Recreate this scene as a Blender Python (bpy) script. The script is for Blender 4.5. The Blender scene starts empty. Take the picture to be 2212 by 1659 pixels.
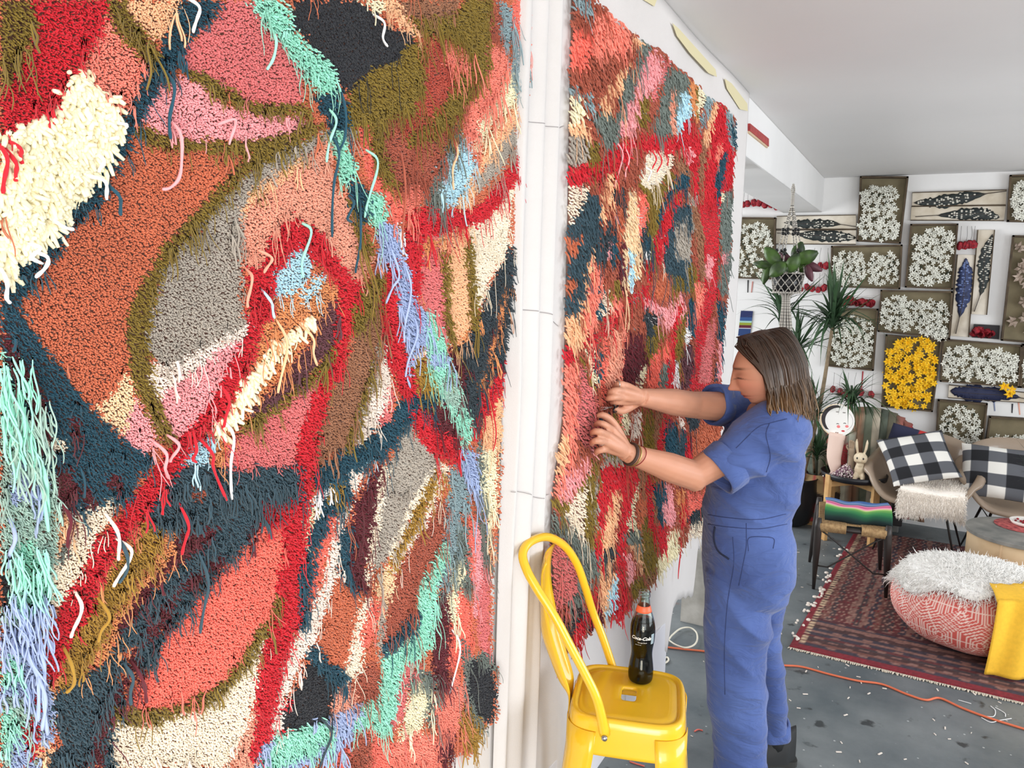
import bpy, math, random
import numpy as np
from mathutils import Vector, Matrix, noise
R_ = random.Random(7); NR = np.random.RandomState(11)
SC = bpy.context.scene; COL = SC.collection
# ---------------- camera ----------------
IW, IH, FPX, CX, CY = 2212, 1659, 1680., 1106., 829.5
HC = 1.85
vp = np.array([2006-CX, -(628-CY), -FPX]); vp /= np.linalg.norm(vp)
rl = 0.026
up = np.array([rl, 1., -(rl*vp[0]+vp[1])/vp[2]]); up /= np.linalg.norm(up)
RM = np.array([np.cross(vp, up), vp, up])          # camera -> world
CC = np.array([0, 0, HC])
def ray(px, py): return RM @ np.array([px-CX, -(py-CY), -FPX])
def onX(px, py, X): d = ray(px, py); return CC+d*(X/d[0])
def onY(px, py, Y): d = ray(px, py); return CC+d*(Y/d[1])
def onZ(px, py, Z): d = ray(px, py); return CC+d*((Z-HC)/d[2])
def proj(P):
    c = (np.asarray(P, float)-CC) @ RM
    return np.stack([CX+FPX*c[..., 0]/-c[..., 2], CY-FPX*c[..., 1]/-c[..., 2]], -1)
cd = bpy.data.cameras.new('camera'); cam = bpy.data.objects.new('camera', cd); COL.objects.link(cam)
cd.sensor_fit = 'HORIZONTAL'; cd.sensor_width = 36.; cd.lens = 36.*FPX/IW; cd.clip_start = .02; cd.clip_end = 100
cam.matrix_world = Matrix.Translation(CC) @ Matrix(RM.tolist()).to_4x4()
SC.camera = cam
# ---------------- world, lights, exposure ----------------
SC.view_settings.view_transform = 'Standard'; SC.view_settings.look = 'None'
SC.view_settings.gamma = 1; SC.view_settings.use_curve_mapping = False
SC.view_settings.exposure = 0.0
w = bpy.data.worlds.new('sky'); SC.world = w; w.use_nodes = True
bg = w.node_tree.nodes['Background']; bg.inputs[0].default_value = (.86, .93, 1, 1); bg.inputs[1].default_value = 1.5
def area(name, loc, target, sx, sy, power, col=(1, 1, 1)):
    l = bpy.data.lights.new(name, 'AREA'); l.shape = 'RECTANGLE'; l.size = sx; l.size_y = sy; l.energy = power; l.color = col
    o = bpy.data.objects.new(name, l); COL.objects.link(o); o.location = loc
    o.rotation_euler = (Vector(target)-Vector(loc)).to_track_quat('-Z', 'Y').to_euler(); return o
area('window_light', (3.6, 3.4, 1.5), (-.8, 3.4, 1.5), 3.8, 1.7, 130, (.93, .97, 1))
area('door_light', (1.7, -2.35, 1.5), (-.3, 3.5, 1.3), 3.6, 2.3, 104, (1, .98, .95))
area('side_room_light', (-3.9, 4.8, 1.7), (-.8, 5.4, 1.3), 3.2, 1.6, 110, (1, 1, 1))
area('low_warm_fill', (.55, -.9, .6), (-.75, 1.7, .35), .9, .9, 26, (1, .86, .70))  # added warm fill, no door here; brightens the lower canvas and trouser fronts
# ---------------- helpers ----------------
def lin(c):
    c = np.array(c, float)/255.
    return tuple(np.where(c <= .04045, c/12.92, ((c+.055)/1.055)**2.4))
MC = {}
def mat(name, c, rough=.6, metal=0, var=0, scale=20, c2=None, bump=0, bscale=200, attr=False, sheen=0, trans=0, ior=1.45, coat=0, emit=0):
    if name in MC: return MC[name]
    m = bpy.data.materials.new(name); m.use_nodes = True; nt = m.node_tree; N = nt.nodes; L = nt.links
    b = N['Principled BSDF']; col = lin(c); b.inputs['Base Color'].default_value = (*col, 1)
    b.inputs['Roughness'].default_value = rough; b.inputs['Metallic'].default_value = metal
    b.inputs['Sheen Weight'].default_value = sheen; b.inputs['Transmission Weight'].default_value = trans
    b.inputs['IOR'].default_value = ior; b.inputs['Coat Weight'].default_value = coat
    m.diffuse_color = (*col, 1)
    if attr:
        a = N.new('ShaderNodeAttribute'); a.attribute_name = 'v'
        mp = N.new('ShaderNodeMapRange'); mp.inputs[3].default_value = 1-attr; mp.inputs[4].default_value = 1+attr
        mx = N.new('ShaderNodeVectorMath'); mx.operation = 'SCALE'; mx.inputs[0].default_value = col
        L.new(a.outputs['Fac'], mp.inputs[0]); L.new(mp.outputs[0], mx.inputs['Scale']); L.new(mx.outputs[0], b.inputs['Base Color'])
    elif var or c2 is not None:
        tc = N.new('ShaderNodeTexCoord'); nz = N.new('ShaderNodeTexNoise'); nz.inputs['Scale'].default_value = scale
        nz.inputs['Detail'].default_value = 6; L.new(tc.outputs['Object'], nz.inputs['Vector'])
        rp = N.new('ShaderNodeValToRGB'); L.new(nz.outputs[0], rp.inputs[0]); L.new(rp.outputs[0], b.inputs['Base Color'])
        e = rp.color_ramp.elements
        if c2 is not None: e[0].color = (*lin(c2), 1); e[1].color = (*col, 1)
        else:
            e[0].color = (*[x*(1-var) for x in col], 1); e[1].color = (*[min(1, x*(1+var)) for x in col], 1)
        e[0].position = .35; e[1].position = .65
    if bump:
        tc = N.new('ShaderNodeTexCoord'); nz = N.new('ShaderNodeTexNoise'); nz.inputs['Scale'].default_value = bscale
        nz.inputs['Detail'].default_value = 4; L.new(tc.outputs['Object'], nz.inputs['Vector'])
        bp = N.new('ShaderNodeBump'); bp.inputs['Strength'].default_value = bump; bp.inputs['Distance'].default_value = .003
        L.new(nz.outputs[0], bp.inputs['Height']); L.new(bp.outputs[0], b.inputs['Normal'])
    if emit: b.inputs['Emission Color'].default_value = (*col, 1); b.inputs['Emission Strength'].default_value = emit
    MC[name] = m; return m
def vmat(name, rough=.6, sheen=0, bump=0, bscale=300):
    """material whose colour is the mesh's own colour attribute 'c' (painted objects)"""
    if name in MC: return MC[name]
    m = bpy.data.materials.new(name); m.use_nodes = True; N = m.node_tree.nodes; L = m.node_tree.links
    b = N['Principled BSDF']; b.inputs['Roughness'].default_value = rough; b.inputs['Sheen Weight'].default_value = sheen
    a = N.new('ShaderNodeAttribute'); a.attribute_name = 'c'; L.new(a.outputs['Color'], b.inputs['Base Color'])
    if bump:
        nz = N.new('ShaderNodeTexNoise'); nz.inputs['Scale'].default_value = bscale
        tc = N.new('ShaderNodeTexCoord'); L.new(tc.outputs['Object'], nz.inputs['Vector'])
        bp = N.new('ShaderNodeBump'); bp.inputs['Strength'].default_value = bump; bp.inputs['Distance'].default_value = .002
        L.new(nz.outputs[0], bp.inputs['Height']); L.new(bp.outputs[0], b.inputs['Normal'])
    MC[name] = m; return m
def bulk(name, V, F, m, parent=None, smooth=True, v=None, col=None):
    """V (n,3) ; F list of faces or ndarray (m,k) or list of ndarrays"""
    me = bpy.data.meshes.new(name)
    if isinstance(F, np.ndarray): F = [F]
    if len(F) and isinstance(F[0], np.ndarray):
        F = [f for f in F if len(f)]
        me.vertices.add(len(V)); me.vertices.foreach_set('co', np.asarray(V, np.float32).ravel())
        nl = sum(f.size for f in F); npoly = sum(len(f) for f in F)
        me.loops.add(nl); me.polygons.add(npoly)
        me.loops.foreach_set('vertex_index', np.concatenate([f.ravel() for f in F]).astype(np.int32))
        tot = np.concatenate([np.full(len(f), f.shape[1], np.int32) for f in F])
        st = np.concatenate([[0], np.cumsum(tot)[:-1]]).astype(np.int32)
        me.polygons.foreach_set('loop_start', st)
        try: me.polygons.foreach_set('loop_total', tot)
        except Exception: pass
        me.update(calc_edges=True); me.validate()
    else:
        me.from_pydata([tuple(p) for p in np.asarray(V).tolist()], [], [tuple(int(i) for i in f) for f in F])
        me.update()
    if smooth: me.polygons.foreach_set('use_smooth', np.ones(len(me.polygons), bool))
    if v is not None:
        a = me.attributes.new('v', 'FLOAT', 'POINT'); a.data.foreach_set('value', np.asarray(v, np.float32))
    if col is not None:
        a = me.attributes.new('c', 'FLOAT_COLOR', 'POINT'); cc = np.ones((len(V), 4), np.float32); cc[:, :3] = col
        a.data.foreach_set('color', cc.ravel())
    if m is not None: me.materials.append(m)
    o = bpy.data.objects.new(name, me); COL.objects.link(o)
    if parent is not None:
        o.parent = parent
        if parent.get('wl') is not None: o.location = tuple(-x for x in parent['wl'])
    return o
def thing(name, label, cat, loc=(0, 0, 0), group=None, world=True):
    """Empty at the thing's base; parts given in world coordinates when world=True"""
    o = bpy.data.objects.new(name, None); COL.objects.link(o); o.location = loc; o.empty_display_size = .05
    if world: o['wl'] = [float(x) for x in loc]
    return tag(o, label, cat, group)
def tag(o, label=None, cat=None, group=None, kind=None):
    for k, x in (('label', label), ('category', cat), ('group', group), ('kind', kind)):
        if x: o[k] = x
    return o
def copy_tree(o, parent=None):
    c = o.copy(); COL.objects.link(c)
    if parent is not None: c.parent = parent
    for ch in list(o.children): copy_tree(ch, c)
    return c
class MB:
    def __init__(s): s.V = []; s.F = []; s.n = 0; s.C = []
    def add(s, V, F, M=None, c=None):
        V = np.asarray(V, float)
        if M is not None:
            A = np.array(M); V = V @ A[:3, :3].T + A[:3, 3]
        s.V.append(V); s.F += [tuple(i+s.n for i in f) for f in F]; s.n += len(V)
        if c is not None: s.C.append(np.tile(lin(c), (len(V), 1)))
        return s
    def box(s, lo, hi, M=None, c=None):
        x0, y0, z0 = lo; x1, y1, z1 = hi
        V = [(x0,y0,z0),(x1,y0,z0),(x1,y1,z0),(x0,y1,z0),(x0,y0,z1),(x1,y0,z1),(x1,y1,z1),(x0,y1,z1)]
        return s.add(V, [(0,3,2,1),(4,5,6,7),(0,1,5,4),(1,2,6,5),(2,3,7,6),(3,0,4,7)], M, c)
    def tube(s, P, r, k=8, cap=True, c=None, flat=1, M=None):
        V, F = tube(P, r, k, cap, flat); return s.add(V, F, M, c)
    def lathe(s, prof, k=24, M=None, c=None):
        V, F = lathe(prof, k); return s.add(V, F, M, c)
    def ell(s, cen, rad, M=None, n=16, m=10, c=None):
        V, F = ellipsoid(cen, rad, n, m); return s.add(V, F, M, c)
    def build(s, name, m, parent=None, smooth=False, bevel=0, bseg=2, sub=0, auto=False):
        o = bulk(name, np.concatenate(s.V), s.F, m, parent, smooth, col=np.concatenate(s.C) if s.C else None)
        if bevel:
            b = o.modifiers.new('b', 'BEVEL'); b.width = bevel; b.segments = bseg; b.limit_method = 'ANGLE'
        if sub:
            b = o.modifiers.new('s', 'SUBSURF'); b.levels = sub; b.render_levels = sub
        return o
def frames(P):
    P = np.asarray(P, float); T = np.gradient(P, axis=0); T /= np.linalg.norm(T, axis=1)[:, None]+1e-12
    u = np.cross(T[0], [0, 0, 1.]);
    if np.linalg.norm(u) < 1e-3: u = np.cross(T[0], [1., 0, 0])
    u /= np.linalg.norm(u); U = []
    for t in T:
        u = u-t*(u@t); u /= np.linalg.norm(u)+1e-12; U.append(u)
    U = np.array(U); return T, U, np.cross(T, U)
def tube(P, r, k=8, cap=True, flat=1):
    P = np.asarray(P, float); n = len(P); r = np.broadcast_to(np.asarray(r, float), (n,)); T, U, W = frames(P)
    a = np.arange(k)*2*math.pi/k
    V = (P[:, None]+r[:, None, None]*(np.cos(a)[None, :, None]*U[:, None]+flat*np.sin(a)[None, :, None]*W[:, None])).reshape(-1, 3)
    F = [(i*k+j, i*k+(j+1) % k, (i+1)*k+(j+1) % k, (i+1)*k+j) for i in range(n-1) for j in range(k)]
    if cap: F += [tuple(range(k))[::-1], tuple((n-1)*k+j for j in range(k))]
    return V, F
def lathe(prof, k=24):
    V = []; F = []
    for (r, z) in prof: V += [(r*math.cos(2*math.pi*j/k), r*math.sin(2*math.pi*j/k), z) for j in range(k)]
    for i in range(len(prof)-1): F += [(i*k+j, i*k+(j+1) % k, (i+1)*k+(j+1) % k, (i+1)*k+j) for j in range(k)]
    if prof[0][0] > 1e-4: F.append(tuple(range(k))[::-1])
    if prof[-1][0] > 1e-4: F.append(tuple((len(prof)-1)*k+j for j in range(k)))
    return V, F
def ellipsoid(cen, rad, n=16, m=10):
    V = [(0, 0, -1)]; F = []
    for i in range(1, m):
        t = -math.pi/2+math.pi*i/m
        V += [(math.cos(t)*math.cos(2*math.pi*j/n), math.cos(t)*math.sin(2*math.pi*j/n), math.sin(t)) for j in range(n)]
    V.append((0, 0, 1)); V = np.array(V)*rad+np.array(cen)
    for j in range(n): F.append((0, 1+(j+1) % n, 1+j)); F.append((len(V)-1, 1+(m-2)*n+j, 1+(m-2)*n+(j+1) % n))
    for i in range(m-2):
        for j in range(n): F.append((1+i*n+j, 1+i*n+(j+1) % n, 1+(i+1)*n+(j+1) % n, 1+(i+1)*n+j))
    return V, F
def spline(P, n=40, closed=False):
    """Catmull-Rom through control points"""
    P = np.asarray(P, float)
    Q = np.concatenate([[P[-1]], P, P[:2]]) if closed else np.concatenate([[2*P[0]-P[1]], P, [2*P[-1]-P[-2]]])
    m = len(P) if closed else len(P)-1; out = []
    for s in np.linspace(0, m, n, endpoint=not closed):
        i = min(int(s), m-1); t = s-i; a, b, c, d = Q[i:i+4]
        out.append(.5*((2*b)+(-a+c)*t+(2*a-5*b+4*c-d)*t*t+(-a+3*b-3*c+d)*t**3))
    return np.array(out)
def grid(nu, nv, fn):
    V = [fn(i/(nu-1), j/(nv-1)) for i in range(nu) for j in range(nv)]
    F = [(i*nv+j, (i+1)*nv+j, (i+1)*nv+j+1, i*nv+j+1) for i in range(nu-1) for j in range(nv-1)]
    return V, F
def solid(o, th, off=0):
    m = o.modifiers.new('solid', 'SOLIDIFY'); m.thickness = th; m.offset = off; return o
def subs(o, n=1):
    m = o.modifiers.new('s', 'SUBSURF'); m.levels = n; m.render_levels = n; return o
def basis(o, x, y, z):
    return Matrix(((x[0], y[0], z[0], o[0]), (x[1], y[1], z[1], o[1]), (x[2], y[2], z[2], o[2]), (0, 0, 0, 1)))
def inpoly(x, y, P):
    P = np.asarray(P, float); r = np.zeros(x.shape, bool); j = len(P)-1
    for i in range(len(P)):
        xi, yi = P[i]; xj, yj = P[j]
        if yi != yj: r ^= ((yi > y) != (yj > y)) & (x < (xj-xi)*(y-yi)/(yj-yi)+xi)
        j = i
    return r
def strands(P0, D, L, r, S=3, K=3, droop=0., curl=0., outw=(1, 0, 0), rs=None, wig=0., tip=.45):
    """n hair-like prisms. P0 (n,3) roots, D (n,3) start direction, L,r (n,), droop: pull to -Z. returns V,[quads,tris], per-strand vertex count"""
    n = len(P0); rs = rs or NR; t = np.linspace(0, 1, S+1)
    L = np.broadcast_to(L, (n,)).astype(float); r = np.broadcast_to(r, (n,)).astype(float); droop = np.broadcast_to(droop, (n,)).astype(float)
    cdir = rs.normal(size=(n, 3)); cdir[:, 0] *= .4
    ph = rs.uniform(0, 6.28, n)
    C = (P0[:, None]+L[:, None, None]*(D[:, None]*(t-.5*droop[:, None]*t**2)[..., None]
         + np.array([0, 0, -1.])*(droop[:, None]*t**1.5)[..., None] + cdir[:, None]*(curl*t**2)[None, :, None]))
    if wig:
        C[:, :, 1] += wig*L[:, None]*np.sin(ph[:, None]+t[None]*rs.uniform(3, 8, n)[:, None])*t
    T = np.gradient(C, axis=1); T /= np.linalg.norm(T, axis=2)[..., None]+1e-9
    ref = np.array([.3, .9, .2]); U = np.cross(T, ref); U /= np.linalg.norm(U, axis=2)[..., None]+1e-9; W_ = np.cross(T, U)
    a = np.arange(K)*2*math.pi/K
    prof = np.ones(S+1); prof[0] = .75; prof[-1] = tip
    rr = r[:, None]*prof[None]
    V = C[:, :, None]+rr[..., None, None]*(np.cos(a)[None, None, :, None]*U[:, :, None]+np.sin(a)[None, None, :, None]*W_[:, :, None])
    vp_ = (S+1)*K; V = V.reshape(-1, 3)
    q = np.array([(i*K+j, i*K+(j+1) % K, (i+1)*K+(j+1) % K, (i+1)*K+j) for i in range(S) for j in range(K)])
    base = (np.arange(n)*vp_)[:, None, None]
    Q = (q[None]+base).reshape(-1, 4)
    cp = np.array([[S*K+j for j in range(K)]]); Tn = (cp[None]+base).reshape(-1, K)
    return V, [Q, Tn], vp_
# ---------------- room shell ----------------
YB = 6.83; ZC = 2.725; ZB = 2.455; XC = -.80
white = mat('wall_paint', (226, 225, 224), .8, var=.04, scale=1.5, bump=.15, bscale=60)
ceilm = mat('ceiling_paint', (226, 225, 224), .9, var=.03, scale=.8)
def floor_mat():
    m = mat('floor_paint', (98, 106, 110), .5); nt = m.node_tree; N = nt.nodes; L = nt.links; b = N['Principled BSDF']
    tc = N.new('ShaderNodeTexCoord')
    def nz(s, d=8, rough=.6):
        n = N.new('ShaderNodeTexNoise'); n.inputs['Scale'].default_value = s; n.inputs['Detail'].default_value = d
        n.inputs['Roughness'].default_value = rough; L.new(tc.outputs['Object'], n.inputs['Vector']); return n
    def ramp(n, p0, c0, p1, c1):
        r = N.new('ShaderNodeValToRGB'); e = r.color_ramp.elements; e[0].position = p0; e[0].color = (*lin(c0), 1)
        e[1].position = p1; e[1].color = (*lin(c1), 1); L.new(n.outputs[0], r.inputs[0]); return r
    def mix(fac, a, c):
        x = N.new('ShaderNodeMix'); x.data_type = 'RGBA'; L.new(fac, x.inputs[0]); L.new(a, x.inputs[6])
        if isinstance(c, tuple): x.inputs[7].default_value = (*lin(c), 1)
        else: L.new(c, x.inputs[7])
        return x.outputs[2]
    base = ramp(nz(2.2), .35, (82, 91, 96), .68, (118, 124, 126)).outputs[0]
    bk = ramp(nz(9, 5, .5), .64, (0, 0, 0), .70, (255, 255, 255)); o = mix(bk.outputs[0], base, (52, 57, 60))
    v = N.new('ShaderNodeTexVoronoi'); v.inputs['Scale'].default_value = 14; L.new(tc.outputs['Object'], v.inputs['Vector'])
    r = N.new('ShaderNodeValToRGB'); e = r.color_ramp.elements; e[0].position = .05; e[0].color = (1, 1, 1, 1); e[1].position = .075; e[1].color = (0, 0, 0, 1)
    L.new(v.outputs['Distance'], r.inputs[0]); o = mix(r.outputs[0], o, (172, 176, 176))
    rd = ramp(nz(3.1, 3, .5), .69, (0, 0, 0), .75, (255, 255, 255)); o = mix(rd.outputs[0], o, (112, 78, 74))
    L.new(o, b.inputs['Base Color'])
    bp = N.new('ShaderNodeBump'); bp.inputs['Strength'].default_value = .2; bp.inputs['Distance'].default_value = .01
    L.new(nz(30).outputs[0], bp.inputs['Height']); L.new(bp.outputs[0], b.inputs['Normal']); return m
def struct(name, mb, m, **k): return tag(mb.build(name, m, **k), kind='structure')
struct('floor', MB().box((-4.2, -2.5, -.1), (3.5, YB+.1, 0)), floor_mat())
struct('ceiling', MB().box((-4.2, -2.5, ZC), (3.5, YB+.1, ZC+.1)), ceilm)
struct('wall_back', MB().box((-4.2, YB, 0), (3.5, YB+.1, ZC)), white)
struct('trim_beam', MB().box((-1.12, -2.5, ZB), (XC-.012, YB, ZC)), white, bevel=.008)
# right wall: long window and a narrow high one
m = MB(); XR = 3.3
for y0, y1, z0, z1 in ((-2.5, 1.5, 0, ZC), (1.5, 5.3, 0, .7), (1.5, 5.3, 2.4, ZC), (5.3, YB, 0, ZC)):
    m.box((XR, y0, z0), (XR+.12, y1, z1))
struct('wall_right', m, white)
m = MB()
for x0, x1, z0, z1 in ((-4.2, -.1, 0, ZC), (-.1, 3.5, 2.65, ZC)): m.box((x0, -2.6, z0), (x1, -2.5, z1))
struct('wall_front', m, white)
m = MB()
for y0, y1, z0, z1 in ((-2.5, 3.2, 0, ZC), (3.2, 6.4, 0, .8), (3.2, 6.4, 2.5, ZC), (6.4, YB, 0, ZC)): m.box((-4.2, y0, z0), (-4.1, y1, z1))
struct('wall_left', m, white)
struct('trim_pillar', MB().box((-1.06, 4.08, 0), (-.92, 4.25, ZB)), mat('old_paint', (214, 211, 204), .8, c2=(176, 172, 163), scale=9, bump=.5, bscale=40))
# ---------------- canvas hangings on the divider ----------------
cloth = mat('canvas_cloth', (214, 210, 208), .85, var=.03, scale=3, bump=.25, bscale=500)
pb = [(1000, 2060), (1230, 1715), (1300, 1612), (1400, 1462), (1434, 1412), (1447, 1408), (1457, 1340), (1463, 1310), (1482, 1292), (1503, 1290), (1510, 1215), (1513, 1185), (1530, 1180)]
pb = np.array([onX(a, b, XC)[1:] for a, b in pb])
def zbot(y): return float(np.interp(y, pb[:, 0], pb[:, 1]))+.006*math.sin(y*70)+.01*noise.noise((y*14, 1, 3))
def canvas_pt(y, z):
    k = max(0, min(1, (1.5-z)/1.5)); x = XC-.004+.004*math.sin(y*5+z)
    x += k*.028*noise.noise((y*5, z*1.2, 4))-k*.02
    return (x, y, z)
Y0, Y1 = 1.60, 3.775
V, F = grid(150, 60, lambda u, v: canvas_pt(Y0+(Y1-Y0)*u, zbot(Y0+(Y1-Y0)*u)*(1-v)+(ZC-.003)*v))
cv = bulk('canvas_hanging', V, F, cloth); solid(cv, .003)
tag(cv, 'white canvas sheet with a ragged bottom edge hanging behind the far tapestry', 'canvas', 'canvas sheets')
def near_pt(u, v):
    y = -.5+2.06*u; z = .22+(ZC-.225)*v
    return (XC-.012+.003*math.sin(y*6+z*2), y, z)
V, F = grid(60, 30, near_pt); nc = bulk('canvas_hanging', V, F, cloth); solid(nc, .003)
tag(nc, 'white canvas sheet hanging behind the near tapestry', 'canvas', 'canvas sheets')
# narrow folded white curtain between the two tapestries
def cur(u, v):
    z = .18+(ZC-.185)*v; y = 1.475+.215*u+.015*(1-v)*math.sin(3*v)
    f = .5-.5*math.cos(2*math.pi*(u*2.5+.07*math.sin(4*v)+.1)); e = min(1, u/.12, (1-u)/.06)
    x = XC-.006+e*(.006+(.010+.014*min(1, max(0, (z-1.2)/.4)))*f*(.75+.25*math.sin(3*v+u))+.010*noise.noise((u*5, v*2.5, 0)))
    return (x, y, z)
V, F = grid(70, 80, cur); cu = bulk('curtain', V, F, cloth); solid(cu, .002)
tag(cu, 'narrow white folded curtain hanging between the two tapestries', 'curtain')
pen = mat('pencil_mark', (150, 145, 145), .9)
def pencil(pts, nm='pencil_line', par=cu, w=.0008, off=.001):
    V = []; pts = spline(pts, 40)
    for a, b in pts:
        p = onX(a, b, XC); u = np.clip((p[1]-1.475)/.215, 0, 1); v = (p[2]-.18)/(ZC-.185)
        x = cur(u, v)[0]+off+.001; V += [(x, p[1], p[2]-w), (x, p[1], p[2]+w)]
    bulk(nm, V, [(2*i, 2*i+1, 2*i+3, 2*i+2) for i in range(len(pts)-1)], pen, par)
for l in ([(1132, 262), (1160, 268), (1200, 278), (1222, 272)], [(1110, 668), (1150, 672), (1180, 680), (1210, 705)], [(1090, 1060), (1120, 1062), (1160, 1075), (1190, 1068)]): pencil(l)
# masking tape along the top of the canvas and a red level on the beam
tape = mat('masking_tape', (214, 204, 165), .7)
def onwall(pts, X, th, name, m, parent=None):
    n = len(pts); V = [onX(a, b, X) for a, b in pts]; V = V+[(X+th, *p[1:]) for p in V]
    F = [tuple(range(n, 2*n))[::-1], tuple(range(n))]+[(i, (i+1) % n, n+(i+1) % n, n+i) for i in range(n)]
    return bulk(name, V, F, m, parent, False)
for i, (q, lb) in enumerate((([(1452, 50), (1466, 62), (1500, 100), (1545, 150), (1548, 166), (1530, 158), (1490, 115), (1462, 78)], 'long strip of masking tape on the canvas, middle of three by the ceiling'),
        ([(1565, 170), (1580, 180), (1614, 224), (1615, 240), (1598, 236), (1570, 192)], 'short strip of masking tape at the far top corner of the canvas'),
        ([(1385, -25), (1418, 0), (1413, 14), (1390, 0)], 'strip of masking tape cut by the top edge of the photo'))):
    tag(onwall(q, XC+.006, .0012, 'masking_tape', tape), lb, 'tape', 'tape strips on the canvas')
lv = thing('wall_rail', 'red painted rail fixed on the white beam just past the canvas', 'rail', tuple(onX(1635, 290, XC)))
onwall([(1615, 267), (1656, 300), (1656, 317), (1615, 283)], XC-.012, .012, 'rail', mat('red_rail', (178, 60, 58), .5, c2=(150, 40, 42), scale=30), lv)
onwall([(1615, 283), (1656, 317), (1655, 320), (1615, 288)], XC-.012, .008, 'backing_strip', mat('raw_wood', (205, 180, 150), .7), lv)
# white trestle frame under the canvas
tr = thing('trestle_frame', 'white wooden frame standing under the ragged canvas edge', 'frame', (-.84, 2.4, 0))
wp = mat('frame_paint', (222, 222, 228), .55)
a = onX(1440, 1345, -.82); yq = a[1]
MB().box((-.86, yq-.02, 0), (-.82, yq+.02, a[2]+.1)).build('post', wp, tr, bevel=.003)
MB().box((-.85, yq-.11, .42), (-.835, yq-.02, .8)).build('slotted_panel', mat('grey_slot', (150, 148, 152), .6), tr)
MB().box((-.84, .9, .30), (-.81, yq-.02, .52)).build('lower_board', wp, tr, bevel=.003)
MB().box((-.86, .9, 0), (-.82, .94, .5)).build('post', wp, tr, bevel=.003)
# ---------------- yarn tapestries ----------------
PAL = dict(red=(196,26,40), teal=(28,70,88), steel=(48,72,84), olive=(122,100,34), must=(156,118,40), rust=(188,98,66), rusr=(168,66,50),
  coral=(236,104,88), salm=(228,124,106), rose=(204,104,104), pink=(240,148,152), ppink=(250,208,196), cream=(230,214,180), taup=(156,147,136),
  mint=(142,208,186), black=(30,32,38), mar=(92,28,38), plum=(96,54,62), peach=(248,172,130), ppea=(252,208,186), lblu=(168,206,220),
  peri=(148,164,200), brn=(146,98,70), otan=(210,136,84), ggrn=(104,114,108), dpea=(216,146,122), gblu=(128,150,156), white=(250,244,236),
  dst=(46,58,66), rbrn=(158,78,58), tan=(226,192,152), sage=(150,178,166))
NAMES = dict(red='crimson red', teal='dark teal', steel='dark steel teal', olive='olive', must='mustard', rust='rust orange', rusr='brick red', coral='coral', salm='salmon', rose='dusty rose',
  pink='candy pink', ppink='pale pink', cream='cream', taup='taupe grey', mint='mint green', black='black', mar='maroon', plum='plum', peach='peach', ppea='pale peach', lblu='light blue',
  peri='periwinkle blue', brn='tan brown', otan='orange tan', ggrn='grey green', dpea='dusty peach', gblu='blue grey', white='white', dst='blue black', rbrn='rust brown', tan='beige', sage='sage')
Z = {'A': (0, 0, 2.963), 'B': (560, 0, 2.963), 'C': (0, 520, 2.860), 'D': (560, 520, 2.860), 'E': (0, 1080, 2.8645), 'G': (560, 1080, 2.8645),
     'P': (1140, 0, 3.456), 'Q': (1140, 440, 3.456), 'S': (1140, 880, 3.19)}
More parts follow.
